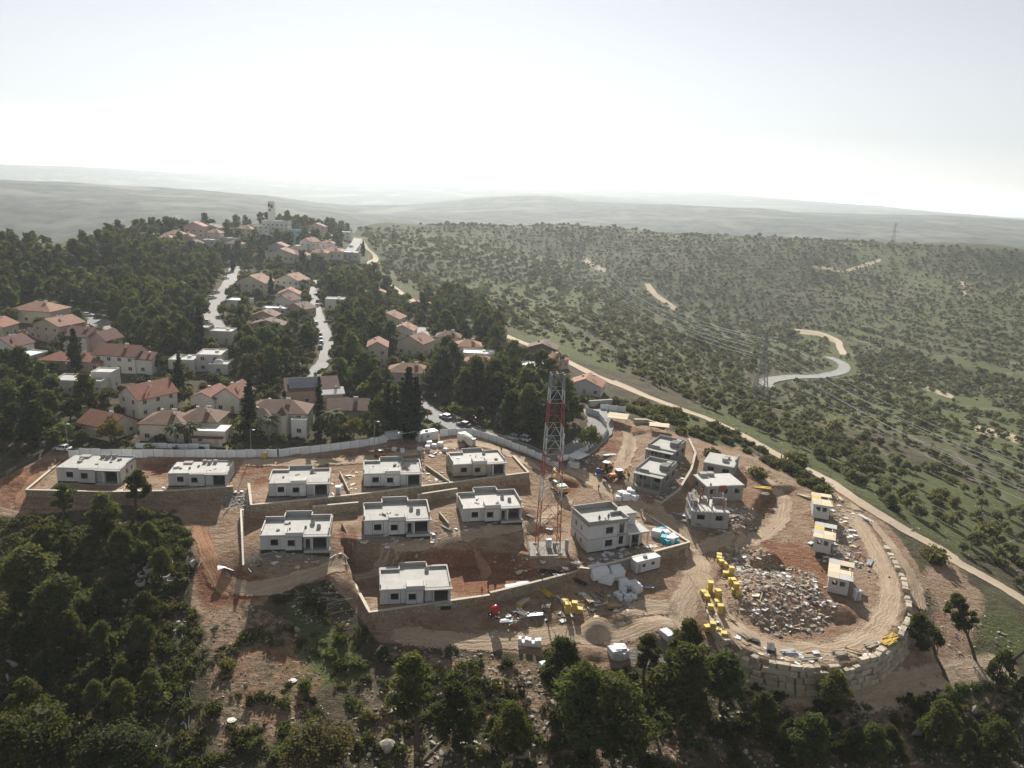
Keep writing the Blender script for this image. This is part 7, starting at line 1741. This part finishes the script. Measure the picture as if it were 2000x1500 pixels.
ribbon_wall('retaining_wall', [hit(1150, 795) + (0, 0, 1.2), hit(1195, 792) + (0, 0, 1.2)], .5, .8, 'grey block wall of the yard behind the paved lane', m=block, group=WG)

# ------------------------------------------------------------------ yellow crates
def crate_data():
    r = empty('yellow_crate'); b = MB().box(-.5, .5, -.5, .5, .12, 1.0)
    for k in range(4): b.box(-.44 + k * .25, -.32 + k * .25, -.53, -.501, .16, .92); b.box(-.44 + k * .25, -.32 + k * .25, .501, .53, .16, .92)
    b.build('body', mat('yellow_crate', (.60, .43, .11), .65, (.46, .32, .09), 1.0, jitter=.12), r); part(r, 'lid', mat('yellow_crate_lid', (.74, .58, .16), .7, jitter=.08), (-.53, .53, -.53, .53, 1.001, 1.06)); part(r, 'pallet', timber, (-.5, .5, -.5, -.36, 0, .119), (-.5, .5, .36, .5, 0, .119)); return freeze(r)
cr = crate_data(); CG = 'yellow crates of the building site'; first = True
def crate(px, py, level, label, s=1.0):
    global first
    o = cr if first else copy_tree(cr); first = False
    at(o, px, py, random.uniform(-14, 14), label, 'crate', CG, 1.05 * s); o.location.z += level * 1.12 * s; return o
ROWS = {'in the upper row along the rubble heap': [(1404, 1090, 0), (1404, 1096, 0), (1408, 1103, 0), (1414, 1108, 0), (1416, 1126, 0), (1426, 1126, 0), (1427, 1126, 1), (1427, 1140, 0), (1431, 1148, 0), (1430, 1149, 1), (1437, 1157, 0), (1436, 1158, 1), (1442, 1165, 0), (1433, 1160, 0)],
        'in the cluster between the two tracks': [(1386, 1155, 0), (1386, 1156, 1), (1377, 1166, 0), (1380, 1172, 0), (1400, 1162, 0), (1401, 1170, 0), (1401, 1171, 1), (1400, 1182, 0), (1387, 1192, 0), (1406, 1190, 0), (1405, 1200, 0), (1405, 1201, 1), (1373, 1164, 0)],
        'outside the start of the quarry-block wall': [(1380, 1233, 0), (1390, 1237, 0), (1390, 1237, 1), (1402, 1241, 0), (1413, 1246, 0)],
        'beside the timber piles below the stone wall': [(1108, 1198, 0), (1108, 1198, 1), (1121, 1196, 0), (1121, 1196, 1), (1132, 1198, 0), (1104, 1182, 0)]}
ORD = ['first', 'second', 'third', 'fourth', 'fifth', 'sixth', 'seventh', 'eighth', 'ninth', 'tenth', 'eleventh', 'twelfth', 'thirteenth', 'fourteenth']
for where, L in ROWS.items():
    for i, (px, py, lv) in enumerate(L): crate(px, py, lv, f'{"upper" if lv else "ground-level"} yellow crate, {ORD[i]} from the far end, {where}')

# ------------------------------------------------------------------ bags, blocks, tanks
bag_m = mat('white_bag', (.72, .73, .74), .7, (.62, .63, .65), 1.5, jitter=.06); cyan_m = mat('turquoise_wrap', (.05, .42, .52), .5)
def soft_block(seed, sx, sy, sz, rnd=.18):
    rg = np.random.default_rng(seed); n = 4; V = []; idx = {}
    g_ = np.linspace(-1, 1, n + 1); F = []
    def vid(p):
        k = tuple(np.round(p, 4))
        if k not in idx:
            q = np.array(p); l = np.linalg.norm(q); q = q * (1 - rnd) + q / l * 1.15 * rnd * 1.3; idx[k] = len(V); V.append(q * (.5 * sx, .5 * sy, .5 * sz) * (1 + rg.normal(0, .035)) + (0, 0, sz / 2))
        return idx[k]
    for ax in range(3):
        for s in (-1, 1):
            for i in range(n):
                for j in range(n):
                    q = []
                    for a, b in ((i, j), (i + 1, j), (i + 1, j + 1), (i, j + 1)):
                        p = [0, 0, 0]; p[ax] = s; p[(ax + 1) % 3] = g_[a]; p[(ax + 2) % 3] = g_[b]; q.append(vid(p))
                    F.append(q if s > 0 else q[::-1])
    return mesh_data('bag', V, F, bag_m)
BAGS = [soft_block(s, 1.4, 1.2, 1.1) for s in range(4)]; FOAM = [soft_block(9 + s, 1.2, .8, .8, .03) for s in range(2)]
def bag(px, py, s, label, data=None, m=None, cat='bag', name='bulk_bag', hd=None, sz=None, group='white sacks and foam of the building site', tilt=0):
    o = link(bpy.data.objects.new(name, data or BAGS[int(px) % 4])); p = hit(px, py); o.location = p - (0, 0, .05); o.rotation_euler = (tilt, 0, rad(hd if hd is not None else px * 7)); o.scale = (s, s, sz or s)
    if m: 
        o.data = o.data.copy(); o.data.materials.clear(); o.data.materials.append(m)
    return tag(o, label, cat, group)
bag(1168, 1128, 2.6, 'large peaked white sheeted bale nearest the stone wall', sz=1.9, hd=20); bag(1185, 1134, 2.5, 'large white sheeted bale in front of the peaked one', sz=1.5, hd=70); bag(1203, 1128, 2.3, 'large white sheeted bale next to the site cabin', sz=2.0, hd=100)
bag(1217, 1148, 1.6, 'upright white foam block', FOAM[0], hd=15, sz=2.4, cat='foam block', name='foam_block'); bag(1234, 1146, 2.6, 'long white foam block lying flat', FOAM[1], hd=25, sz=1.1, cat='foam block', name='foam_block'); bag(1244, 1156, 1.7, 'white foam block at the end of the foam heap', FOAM[0], hd=40, cat='foam block', name='foam_block'); bag(1216, 1155, 1.3, 'small white foam cube in front of the upright one', FOAM[1], hd=0, cat='foam block', name='foam_block')
for i, (px, py, s) in enumerate(((1203, 1164, .6), (1210, 1167, .7), (1218, 1163, .6), (1225, 1168, .75), (1232, 1165, .6), (1238, 1170, .7), (1222, 1173, .6), (1213, 1173, .5), (1230, 1174, .55), (1207, 1160, .5))): bag(px, py, s, f'small white foam lump, {ORD[i]} in the heap by the foam blocks', cat='foam lump', name='foam_lump')
for i, (px, py, s, c) in enumerate(((1282, 1048, 1.5, 0), (1291, 1040, 1.4, 1), (1301, 1048, 1.3, 0), (1296, 1056, 1.6, 1), (1309, 1060, 1.3, 0), (1302, 1062, 1.4, 1), (1316, 1058, 1.2, 0), (1322, 1060, 1.2, 1), (1286, 1043, 1.2, 1), (1312, 1052, 1.1, 0))):
    bag(px, py, s, f'{"turquoise" if c else "white"} wrapped pack, {ORD[i]} counted from the two-storey house, in the corner yard', m=cyan_m if c else None, cat='pack', name='wrapped_pack', data=FOAM[i % 2] if c else None)
for i, (px, py, s) in enumerate(((1199, 1282, 1.5), (1210, 1278, 1.6), (1216, 1284, 1.4), (1206, 1287, 1.3))): bag(px, py, s, f'white bulk bag, {ORD[i]} of four on the pale sand')
bag(1302, 1246, 2.2, 'white tank-like bale beside the bushy pine', FOAM[0], hd=120, sz=1.6, cat='tank', name='water_tank'); bag(1064, 1306, 1.6, 'pale block lying at the edge of the sand heaps', FOAM[1], hd=30, cat='block', name='stone_block')
for i, (px, py, s) in enumerate(((1222, 975, 1.6), (1213, 969, 1.2), (1232, 968, 1.5), (1240, 977, 1.2), (1208, 976, 1.0))): bag(px, py, s, f'grey-white sack, {ORD[i]} in the heap at the tip of the curved wall')
for i, (px, py, s) in enumerate(((820, 880, .9), (835, 878, 1.0), (848, 874, .9), (860, 872, 1.1), (838, 870, 1.2), (786, 884, .9), (770, 880, .8), (870, 882, .8))): bag(px, py, s, f'pale sack, {ORD[i]} in the litter behind the upper terrace near the shed')
r = empty('block_pallet'); part(r, 'pallet', timber, (-2.2, 2.2, -.6, .6, 0, .15))
for i in range(7):
    for j in range(2):
        if (i, j) not in ((1, 1), (4, 1)): part(r, 'block', bag_m, (-2.15 + i * .62, -1.57 + i * .62, -.55, .55, .152 + j * .7, .15 + .68 + j * .7 - .12 * (i % 2) * j))
at(r, 1034, 1262, -4, 'long row of white blocks on a pallet beside the lower track', 'pallet')
r = empty('white_sheet'); part(r, 'panel', bag_m, (-1.3, 1.3, -.7, .7, .0, .12), (-1.1, .6, -.4, .9, .13, .24)); at(r, 988, 1214, 10, 'white sheet panels stacked beside the red mixer', 'panels')
for k, (px, py, lab) in enumerate(((1000, 1148, 'pile of white doors lying inside the stone wall'), (1022, 1143, 'second pile of white doors lying inside the stone wall'))):
    r = empty('door_pile'); 
    for j in range(3): part(r, 'door_leaf', bag_m, (-1.6 + .2 * j, 1.2 + .15 * j, -.9 + .15 * j, .6 + .2 * j, .1 * j, .1 * j + .08))
    at(r, px, py, 18 + 8 * k, lab, 'pile', 'doors lying in the yard')
for px, py, lab in ((661, 968, 'white portable toilet at the upper retaining wall'), (1672, 1170, 'white portable toilet inside the turning loop')):
    r = empty('portable_toilet'); part(r, 'body', white_paint, (-.6, .6, -.6, .6, 0, 2.1)); part(r, 'roof', flat_white, (-.66, .66, -.66, .66, 2.101, 2.25)); part(r, 'door', plaster_grey, (-.42, .42, -.64, -.601, .1, 1.95)); at(r, px, py, 5, lab, 'toilet', s=1.0)
r = empty('barrel'); MB().lathe([(.0, 0), (.32, 0), (.34, .3), (.32, .6), (.34, .62), (.32, .9), (.0, .9)], 14).build('drum', shutter_y, r, True); MB().lathe([(.3, .901), (.3, .93), (.0, .94)], 12).build('lid', white_paint, r); at(r, 517, 895, 0, 'yellow barrel standing before the hoarding', 'barrel', s=1.7)

# ------------------------------------------------------------------ concrete rings, pipes, logs
def ring_obj(px, py, label, lay=False, s=1.0):
    o = MB().lathe([(.62, 0), (.75, 0), (.75, .6), (.62, .6), (.62, 0)], 18).build('concrete_ring', conc_roof); o.data.polygons.foreach_set('use_smooth', [False] * len(o.data.polygons))
    p = hit(px, py); o.location = p; o.scale = (s, s, s); o.rotation_euler = (rad(70) if lay else rad(random.uniform(-6, 6)), rad(random.uniform(-6, 6)), px); return tag(o, label, 'ring', 'concrete rings in the scrub')
for i, (px, py) in enumerate(((278, 1128), (275, 1142), (300, 1135), (329, 1106), (332, 1146), (325, 1112), (378, 1104), (317, 1106), (324, 1130), (336, 1138), (359, 1138), (311, 1120), (290, 1116))):
    ring_obj(px, py, ('concrete well ring lying alone beside the red track' if px == 378 else f'concrete well ring among the scrub, {ORD[i]} from the shaded side'), i % 4 == 2, 1.25)
for px, py, lab in ((453, 1406, 'round white manhole cover lying in the stony clearing'), (572, 1330, 'small round pale lid in the grass below the rubble slope')):
    o = MB().lathe([(.02, .12), (.5, .12), (.55, .06), (.75, .08), (.8, 0)], 18).build('manhole_cover', pale_cap); p = hit(px, py); o.location = p; tag(o, lab, 'lid')
pipe_m = mat('black_pipe', (.05, .055, .055), .45)
for k, (pts, lab) in enumerate(((((353, 1232), (360, 1267), (360, 1323), (371, 1365), (369, 1428), (385, 1470), (413, 1498)), 'long black pipe snaking down the near slope, straighter one'), (((371, 1256), (362, 1295), (363, 1350), (357, 1386), (367, 1440), (385, 1475), (420, 1499), (465, 1502), (525, 1465)), 'long black pipe looping at the bottom of the near slope'))):
    C = catmull([hit(*q)[:2] for q in pts], 8); o = MB().tube([(*c, float(ground_z(*c)) + .22) for c in C], .11, 8).build('pipe', pipe_m, None, True); tag(o, lab, 'pipe')
def stick(a, b, r, m, name, label, cat, group, lift=.15):
    p, q = hit(*a), hit(*b); mid = (p + q) / 2 + (random.uniform(-.2, .2), random.uniform(-.2, .2), .15)
    o = MB().tube([p + (0, 0, lift), mid + (0, 0, lift), q + (0, 0, lift)], [r, r * .8, r * .5], 6).build(name, m); return tag(o, label, cat, group)
for i, (a, b) in enumerate((((548, 1163), (665, 1160)), ((580, 1170), (660, 1172)), ((600, 1168), (640, 1162)), ((610, 1196), (680, 1180)), ((615, 1200), (660, 1198)), ((592, 1205), (650, 1190)), ((620, 1190), (690, 1172)), ((590, 1214), (640, 1200)), ((600, 1184), (612, 1180)), ((640, 1205), (690, 1192)), ((560, 1180), (600, 1176)), ((630, 1178), (675, 1174)))):
    stick(a, b, .11, timber_grey, 'log', f'bare cut log on the grey rubble slope, {ORD[i]} from the top', 'log', 'cut logs on the rubble slope')
for i, (a, b, lab) in enumerate((((323, 1164), (349, 1181), 'pale log lying in the shaded scrub'), ((387, 1110), (397, 1096), 'pale stick beside the red track'), ((1502, 1166), (1540, 1140), 'rusty beam lying on the rubble heap'), ((1545, 1200), (1546, 1155), 'rust-red post standing in the rubble heap'), ((825, 1490), (868, 1445), 'fallen grey trunk under the tall slender pine'), ((828, 1410), (866, 1425), 'thin fallen trunk beside the soft green pine'), ((1700, 1325), (1725, 1310), 'timber beam at the foot of the quarry-block wall'))): stick(a, b, .1 if i != 4 else .18, timber_pale if i < 2 else rust_steel if i < 4 else bark_grey, 'log', lab, 'log', None)

# ------------------------------------------------------------------ stacks of timber and formwork
def stack(px, py, hd, L, n, layers, m, label, w=.22, t=.1, mess=.15, group='timber and formwork stacks of the site', s=1.0, name='timber_stack'):
    r = empty(name); rg = random.Random(px * 7 + py)
    for j in range(layers):
        for k in range(n):
            if rg.random() < .12: continue
            a = rg.uniform(-mess, mess); x = rg.uniform(-.3, .3)
            MB().box(-L / 2 + x, L / 2 + x, -w / 2, w / 2, 0, t).xf(Matrix.Translation((0, (k - (n - 1) / 2) * (w + .04), .08 + j * (t + .02))) @ Matrix.Rotation(a, 4, 'Z')).build('beam' if t > .12 else 'plank', m, r)
    part(r, 'bearer', timber, (-L * .3, -L * .3 + .12, -n * w / 2, n * w / 2, -.1, .07), (L * .3, L * .3 + .12, -n * w / 2, n * w / 2, -.1, .07))
    return at(r, px, py, hd, label, 'stack', group, s)
for q in ((1016, 1182, 62, 3.2, 5, 4, shutter_y, 'yellow beam stack standing at an angle below the stone wall'), (1022, 1178, 58, 3.4, 4, 4, timber_pale, 'pale timber bale next to the yellow beam stack'), (1066, 1160, 128, 3.4, 5, 3, shutter_y, 'yellow beam stack close to the wall step'), (1012, 1196, 140, 4, 5, 2, timber_grey, 'grey plank pile behind the red mixer'), (1040, 1202, 15, 4.2, 5, 2, steel, 'grey metal sheet pile beside the yellow crates'),
          (1068, 1186, 80, 2.4, 6, 5, timber_grey, 'square grey timber stack in the middle of the storage yard'), (1096, 1172, 110, 3, 4, 3, timber_grey, 'dark timber stack behind the yellow crates'), (1148, 1172, 115, 3.4, 5, 3, timber_pale, 'pale board pile leaning beside the storage yard'), (1160, 1166, 105, 3, 4, 3, timber_grey, 'grey board pile right of the pale one'), (1133, 1140, 128, 2.8, 5, 3, dark_steel, 'dark steel rack beside the white bales'),
          (1198, 1186, 10, 2.6, 6, 4, timber, 'low brown timber stack at the edge of the storage yard'), (1222, 1184, 120, 2.6, 5, 3, timber_grey, 'grey timber stack beside the brown one'), (1006, 1160, 20, 3.4, 5, 2, steel, 'steel sheet pile in the shade of the stone wall'), (1265, 1148, 10, 2.2, 5, 2, steel, 'grey panel lying on the open plaza'),
          (1490, 955, -12, 4.2, 6, 3, shutter_y, 'yellow formwork beams on the loop side of the site road'), (1488, 966, -10, 3.4, 6, 3, timber_grey, 'grey planks stacked in front of the yellow formwork beams'), (1742, 1247, 35, 3.6, 6, 2, shutter_y, 'upper yellow beam stack on the quarry-block wall'), (1735, 1256, 32, 3.2, 6, 2, shutter_y, 'lower yellow beam stack on the quarry-block wall'),
          (1702, 1262, 25, 3.0, 5, 3, timber_grey, 'grey timber stack on the quarry-block wall'), (1665, 1272, -20, 3.2, 5, 2, timber, 'brown planks on the loop edge'), (1580, 1288, 5, 3.4, 4, 2, timber_grey, 'planks lying along the front of the loop wall'), (1640, 1280, 10, 2.4, 6, 4, timber_grey, 'boxy timber bundle on the front of the loop wall'), (1765, 1218, 60, 3.0, 5, 2, timber, 'brown planks at the valley end of the loop wall'),
          (1452, 1243, -55, 3.0, 4, 2, timber_grey, 'timber pile at the start of the loop wall'), (1470, 1252, -35, 2.6, 4, 3, dark_steel, 'dark formwork pile at the start of the loop wall'), (1505, 1268, 70, 2.6, 5, 5, dark_steel, 'dark machine-like heap of formwork on the loop wall'), (1540, 1276, 10, 2.8, 5, 3, steel, 'heap of grey scrap on the loop wall'),
          (1420, 1206, -60, 5, 3, 2, timber, 'long brown planks laid on the slope under the yellow crates'), (1345, 1020, -25, 6, 6, 2, timber_grey, 'long pile of boards below the brick-pillared shell'), (1375, 1035, -25, 5, 5, 2, timber_grey, 'second long pile of boards below the brick-pillared shell'), (1330, 1008, -30, 4, 4, 2, steel, 'steel props lying at the road below the curved wall'), (1430, 1010, 20, 4, 5, 2, timber_grey, 'loose boards beside the brick-pillared shell'),
          (1080, 1120, 130, 4, 6, 3, dark_steel, 'dark scaffold pile inside the stone wall below the mast'), (1100, 1112, 115, 3.6, 6, 3, timber_grey, 'grey scaffold boards inside the stone wall below the mast'), (1062, 1118, 70, 3.4, 5, 2, dark_steel, 'scaffold frames leaning beside the pit'), (1118, 1102, 150, 3.2, 5, 3, timber_grey, 'timber scraps before the two-storey house'),
          (1034, 1010, 145, 3.6, 4, 3, timber_grey, 'timber bundle beside the third house of the middle row'), (873, 1032, 140, 3.0, 4, 2, timber_grey, 'dark bundle between the second and third plots'), (1020, 985, 140, 6, 3, 1, timber, 'long planks leading from the third house of the middle row'), (1640, 975, 100, 3, 4, 2, timber_pale, 'pale boards beside the top cabin'), (1690, 1015, 110, 5, 3, 3, bag_m, 'white blocks along the loop edge by the dirt road'), (1570, 970, -40, 3, 4, 2, timber_pale, 'pale boards left of the top cabin'), (1700, 1100, 60, 3.5, 5, 2, steel, 'grey sheets beside the loop edge above the third cabin'), (1590, 1170, 40, 4, 5, 2, dark_steel, 'dark pipes lying on the rubble heap'),
          (1190, 890, 20, 4, 4, 2, flat_white, 'bright metal sheets beside the open shed')):
    stack(*q)
r = empty('tarpaulin'); rg_ = np.random.default_rng(4); V = []; 
for i in range(7):
    for j in range(5): V.append((-2 + i * .66, -.8 + j * .4 + .25 * math.sin(i), .25 + .35 * math.sin(i * .9 + j * .5) + .1 * rg_.random()))
mesh_obj('sheet', V, [(i * 5 + j, i * 5 + j + 1, i * 5 + j + 6, i * 5 + j + 5) for i in range(6) for j in range(4)], insul, None, r, True); at(r, 446, 1112, 20, 'crumpled pale sheet in the bushes outside the boundary wall', 'sheet')
blue_p = mat('blue_plastic', (.04, .09, .35), .5)
r = empty('water_barrel'); MB().lathe([(0, 0), (.4, 0), (.44, .5), (.4, 1.0), (0, 1.02)], 12).build('drum', blue_p, r, True); part(r, 'stand', steel, (-.5, .5, -.5, .5, -.3, -.001)); at(r, 1168, 927, 0, 'blue barrel beside the orange backhoe', 'barrel', s=1.4, dz=.3)

# ------------------------------------------------------------------ rocks and rubble
def rock_data(seed, m, rough=.28):
    import bmesh
    rg = np.random.default_rng(seed); bm = bmesh.new(); bmesh.ops.create_icosphere(bm, subdivisions=2, radius=1)
    ax = rg.normal(size=(7, 3)); ax /= np.linalg.norm(ax, axis=1)[:, None]; cut = rg.uniform(.22, .7, 7)
    for v_ in bm.verts:
        c = np.array(v_.co)
        for a, k in zip(ax, cut):
            q = c @ a
            if q > k: c = c - a * (q - k)
        v_.co = c * (1 + rg.normal(0, rough * .12)) * (1, .85, .7)
    me = bpy.data.meshes.new('rock'); bm.to_mesh(me); bm.free(); me.materials.append(m); return me
ROCKS = [rock_data(s, rock_m) for s in range(5)]; RUB = [rock_data(20 + s, rubble_m) for s in range(5)]; SHARD = [rock_data(30 + s, conc) for s in range(3)]
for i, (px, py, s, lab) in enumerate(((771, 1386, 1.7, 'large white boulder beside the fallen slabs under the lowest yard'), (1013, 1475, 2.0, 'big pale boulder at the lower edge under the young pines'), (1012, 1446, 1.3, 'pale boulder just above the big one'), (754, 1463, 1.6, 'weathered boulder below the large white one'), (870, 1363, 1.5, 'long flat white slab rock'), (857, 1300, 1.0, 'pale rock on the spoil edge below the lower track'), (1040, 1460, 1.1, 'squat pale rock beside the big boulder'),
    (25, 1300, 1.2, 'white limestone outcrop at the edge of the shaded wood'), (48, 1318, 1.0, 'second white limestone outcrop in the shaded wood'), (18, 1330, .9, 'third white limestone outcrop in the shaded wood'), (245, 1180, 1.1, 'pale rock below the concrete rings'), (268, 1184, 1.0, 'rounded pale rock right of the one below the rings'), (580, 1232, 1.0, 'white rock at the foot of the rubble slope'), (120, 1270, 1.2, 'grey rock in the dark scrub'), (215, 1262, 1.2, 'grey rock in the middle of the shaded slope'),
    (1565, 1435, 1.4, 'white boulder in the pines under the loop wall'), (1680, 1390, 1.3, 'pale boulder by the lower track'), (1370, 1370, 1.0, 'small pale boulder under the broad dark pine'), (1900, 1390, 1.6, 'long pale rock on the valley-side slope'), (1790, 1440, 1.4, 'grey boulder on the valley-side slope'), (155, 1430, 1.3, 'white rocks in the lower shaded corner'), (720, 1250, .9, 'white rock at the corner of the lowest stone wall'), (742, 1272, .9, 'reddish rock by the track under the lowest stone wall'))):
    o = link(bpy.data.objects.new('boulder', ROCKS[i % 5])); p = hit(px, py); o.location = p + (0, 0, .2 * s); o.scale = (s * 1.2, s, s * .9); o.rotation_euler = (.2 * i, .1 * i, px); tag(o, lab, 'rock', 'boulders of the near slope')
def rocks(name, zones, protos, label, seed):
    P = []; S = []; rg = np.random.default_rng(seed)
    for poly, sp, lo, hi, pr in zones:
        q = scatter(poly, sp, 80, 300, seed + len(P)); q = q[rg.random(len(q)) < pr * (1 + .8 * fbm(q[:, 0] / 5, q[:, 1] / 5, 2, seed))]
        P.append(q); S.append(lo + (hi - lo) * rg.random(len(q)) ** 2.5)
    P = np.concatenate(P); S = np.concatenate(S); n = len(P); P[:, 2] += S * .05
    gn_scatter(name, P, np.stack([S * rg.uniform(.8, 1.3, n), S, S * rg.uniform(.45, .85, n)], 1), rg.integers(0, len(protos), n), protos, label, 'rubble', np.stack([rg.normal(0, .3, n), rg.normal(0, .3, n), rg.uniform(0, 6.28, n)], 1))
MOUND = [(1400,1078),(1440,1066),(1490,1072),(1520,1100),(1590,1120),(1605,1165),(1640,1200),(1610,1240),(1560,1230),(1520,1246),(1462,1212),(1440,1170),(1415,1140)]
rocks('rubble', [(MOUND, .42, .08, .95, .6), ([(1390,1065),(1500,1050),(1640,1110),(1680,1200),(1620,1260),(1500,1260),(1440,1215),(1395,1120)], .9, .06, .4, .5), (SITE_PX, .8, .04, .22, .3), ([(745,1262),(900,1268),(1060,1300),(1130,1340),(1060,1380),(900,1350),(760,1310)], .7, .12, .6, .65), ([(545,1150),(650,1140),(690,1185),(680,1235),(585,1215)], .5, .1, .5, .85), ([(390,1180),(520,1180),(620,1260),(650,1400),(560,1500),(440,1500),(395,1350)], .85, .08, .42, .55),
    ([(1430,1000),(1500,990),(1560,1060),(1470,1050)], .9, .08, .4, .5), ([(1440,880),(1540,940),(1500,960),(1430,920)], .9, .1, .45, .5), ([(1660,1080),(1720,1080),(1740,1130),(1690,1130)], .8, .1, .6, .6), ([(1170,830),(1230,830),(1240,900),(1190,890)], 1.0, .1, .5, .4), ([(1400,1300),(1500,1335),(1700,1362),(1850,1340),(1990,1320),(1990,1350),(1700,1390),(1400,1340)], .9, .1, .55, .5), ([(800,1075),(930,1070),(1050,1085),(1080,1110),(950,1100),(830,1110)], .8, .1, .5, .5), ([(920,960),(1040,950),(1040,1000),(1030,975)], .9, .1, .5, .5), ([(1800,1140),(1900,1180),(1990,1260),(1850,1290)], 1.1, .1, .5, .45)],
    RUB, 'rubble and broken stone spread over the heaps and banks of the site', 71)
rocks('loose_rocks', [([(0,1020),(330,1010),(370,1200),(380,1500),(0,1500)], 1.25, .15, .7, .5), ([(700,1320),(1160,1330),(1480,1370),(2000,1370),(2000,1500),(640,1500)], 1.0, .12, .7, .75), ([(1790,1150),(2000,1250),(2000,1330),(1850,1290)], 1.4, .15, .6, .4), ([(1300,800),(1500,900),(1800,1060),(2000,1130),(2000,1010),(1700,900),(1450,810)], 3.0, .2, .7, .35)], ROCKS, 'white limestone rocks strewn over the scrubby slopes', 72)
rocks('concrete_debris', [([(500,1080),(655,1068),(650,1100),(480,1120)], .42, .06, .26, .75), ([(695,1050),(850,1038),(845,1068),(700,1075)], .42, .06, .26, .75), ([(890,1025),(1025,1012),(1025,1035),(890,1045)], .42, .06, .26, .7), ([(1150,1090),(1260,1068),(1280,1082),(1160,1112)], .45, .06, .3, .7), ([(640,930),(690,925),(690,968),(650,970)], .6, .06, .3, .5), ([(825,925),(870,920),(880,945),(830,948)], .6, .06, .3, .5), ([(1370,1000),(1460,990),(1470,1030),(1400,1035)], .5, .08, .4, .7), ([(1230,960),(1330,900),(1350,930),(1290,980)], .7, .08, .35, .5),
    ([(960,1190),(1200,1150),(1230,1180),(1150,1200),(980,1225)], .7, .06, .35, .5), ([(1620,1000),(1660,1000),(1680,1120),(1640,1110)], .55, .08, .45, .7), ([(1270,1050),(1320,1045),(1330,1065),(1285,1070)], .6, .08, .3, .6), ([(230,945),(330,950),(330,960),(230,962)], .6, .06, .3, .5), ([(660,985),(730,980),(730,1000),(660,1002)], .5, .06, .3, .7), ([(1000,1085),(1060,1085),(1050,1115),(1000,1110)], .5, .1, .5, .7), ([(420,955),(488,958),(488,1000),(430,990)], .45, .08, .5, .8)], SHARD, 'broken concrete and block debris littering the plots', 73)

# ------------------------------------------------------------------ small litter of the trade
def bits():
    out = []
    for k, (m, b) in enumerate(((timber, (1.1, .09, .03)), (timber_grey, (1.4, .1, .04)), (timber_pale, (.6, .5, .02)), (bag_m, (.5, .35, .06)), (steel, (1.2, .035, .035)), (block, (.2, .1, .1)), (insul, (.6, .4, .05)), (dark_steel, (.9, .05, .05)), (rust_steel, (1.5, .02, .02)))):
        out.append(mesh_data('bit', *(lambda q: (q.v, q.f))(MB().box(-b[0], b[0], -b[1], b[1], 0, 2 * b[2])), m))
    return out
LITTER = [([(500,1078),(650,1066),(690,1080),(640,1105),(480,1118)], 1.3, .45), ([(690,1050),(860,1035),(860,1062),(700,1076)], 1.3, .45), ([(885,1024),(1040,1008),(1100,1040),(1010,1045),(890,1045)], 1.3, .45), ([(1150,1085),(1280,1062),(1340,1062),(1160,1112)], 1.2, .5), ([(640,925),(700,920),(700,968),(650,970)], 1.6, .4), ([(820,915),(880,912),(885,945),(825,948)], 1.6, .4),
    ([(750,868),(900,862),(900,890),(760,895)], 1.6, .4), ([(960,1190),(1240,1140),(1250,1190),(1150,1210),(970,1228)], 1.2, .5), ([(1010,1080),(1140,1095),(1120,1120),(1000,1130)], 1.1, .6), ([(1350,1000),(1470,985),(1480,1035),(1390,1045),(1320,1020)], 1.1, .6), ([(1225,940),(1330,900),(1355,925),(1290,985),(1240,980)], 1.4, .45), ([(1620,960),(1670,1000),(1690,1110),(1640,1120),(1570,1070)], 1.3, .5), ([(1420,1075),(1600,1120),(1640,1200),(1600,1240),(1480,1210)], 1.5, .45),
    ([(1430,1235),(1500,1265),(1640,1278),(1740,1250),(1765,1200),(1775,1230),(1700,1290),(1560,1300),(1440,1265)], 1.1, .5), ([(1120,900),(1200,880),(1200,930),(1150,930)], 1.3, .5), ([(230,940),(330,945),(460,940),(460,955),(230,960)], 1.7, .35), ([(420,955),(488,958),(488,1000),(430,990)], 1.1, .4), ([(1370,1160),(1420,1160),(1430,1230),(1390,1220)], 1.2, .4)]
P = []
rl = np.random.default_rng(88)
for i, (poly, spc, pr) in enumerate(LITTER):
    q = scatter(poly, spc * .72, 80, 300, 300 + i, 1.6); P.append(q[rl.random(len(q)) < pr])
P = np.concatenate(P); n = len(P); B_ = bits()
gn_scatter('building_debris', P + (0, 0, .06), rl.uniform(.5, 1.25, n), rl.integers(0, len(B_), n), B_, 'scattered boards, bars and sheets littering the building site', 'debris', np.stack([rl.normal(0, .12, n), rl.normal(0, .12, n), rl.uniform(0, 6.28, n)], 1))
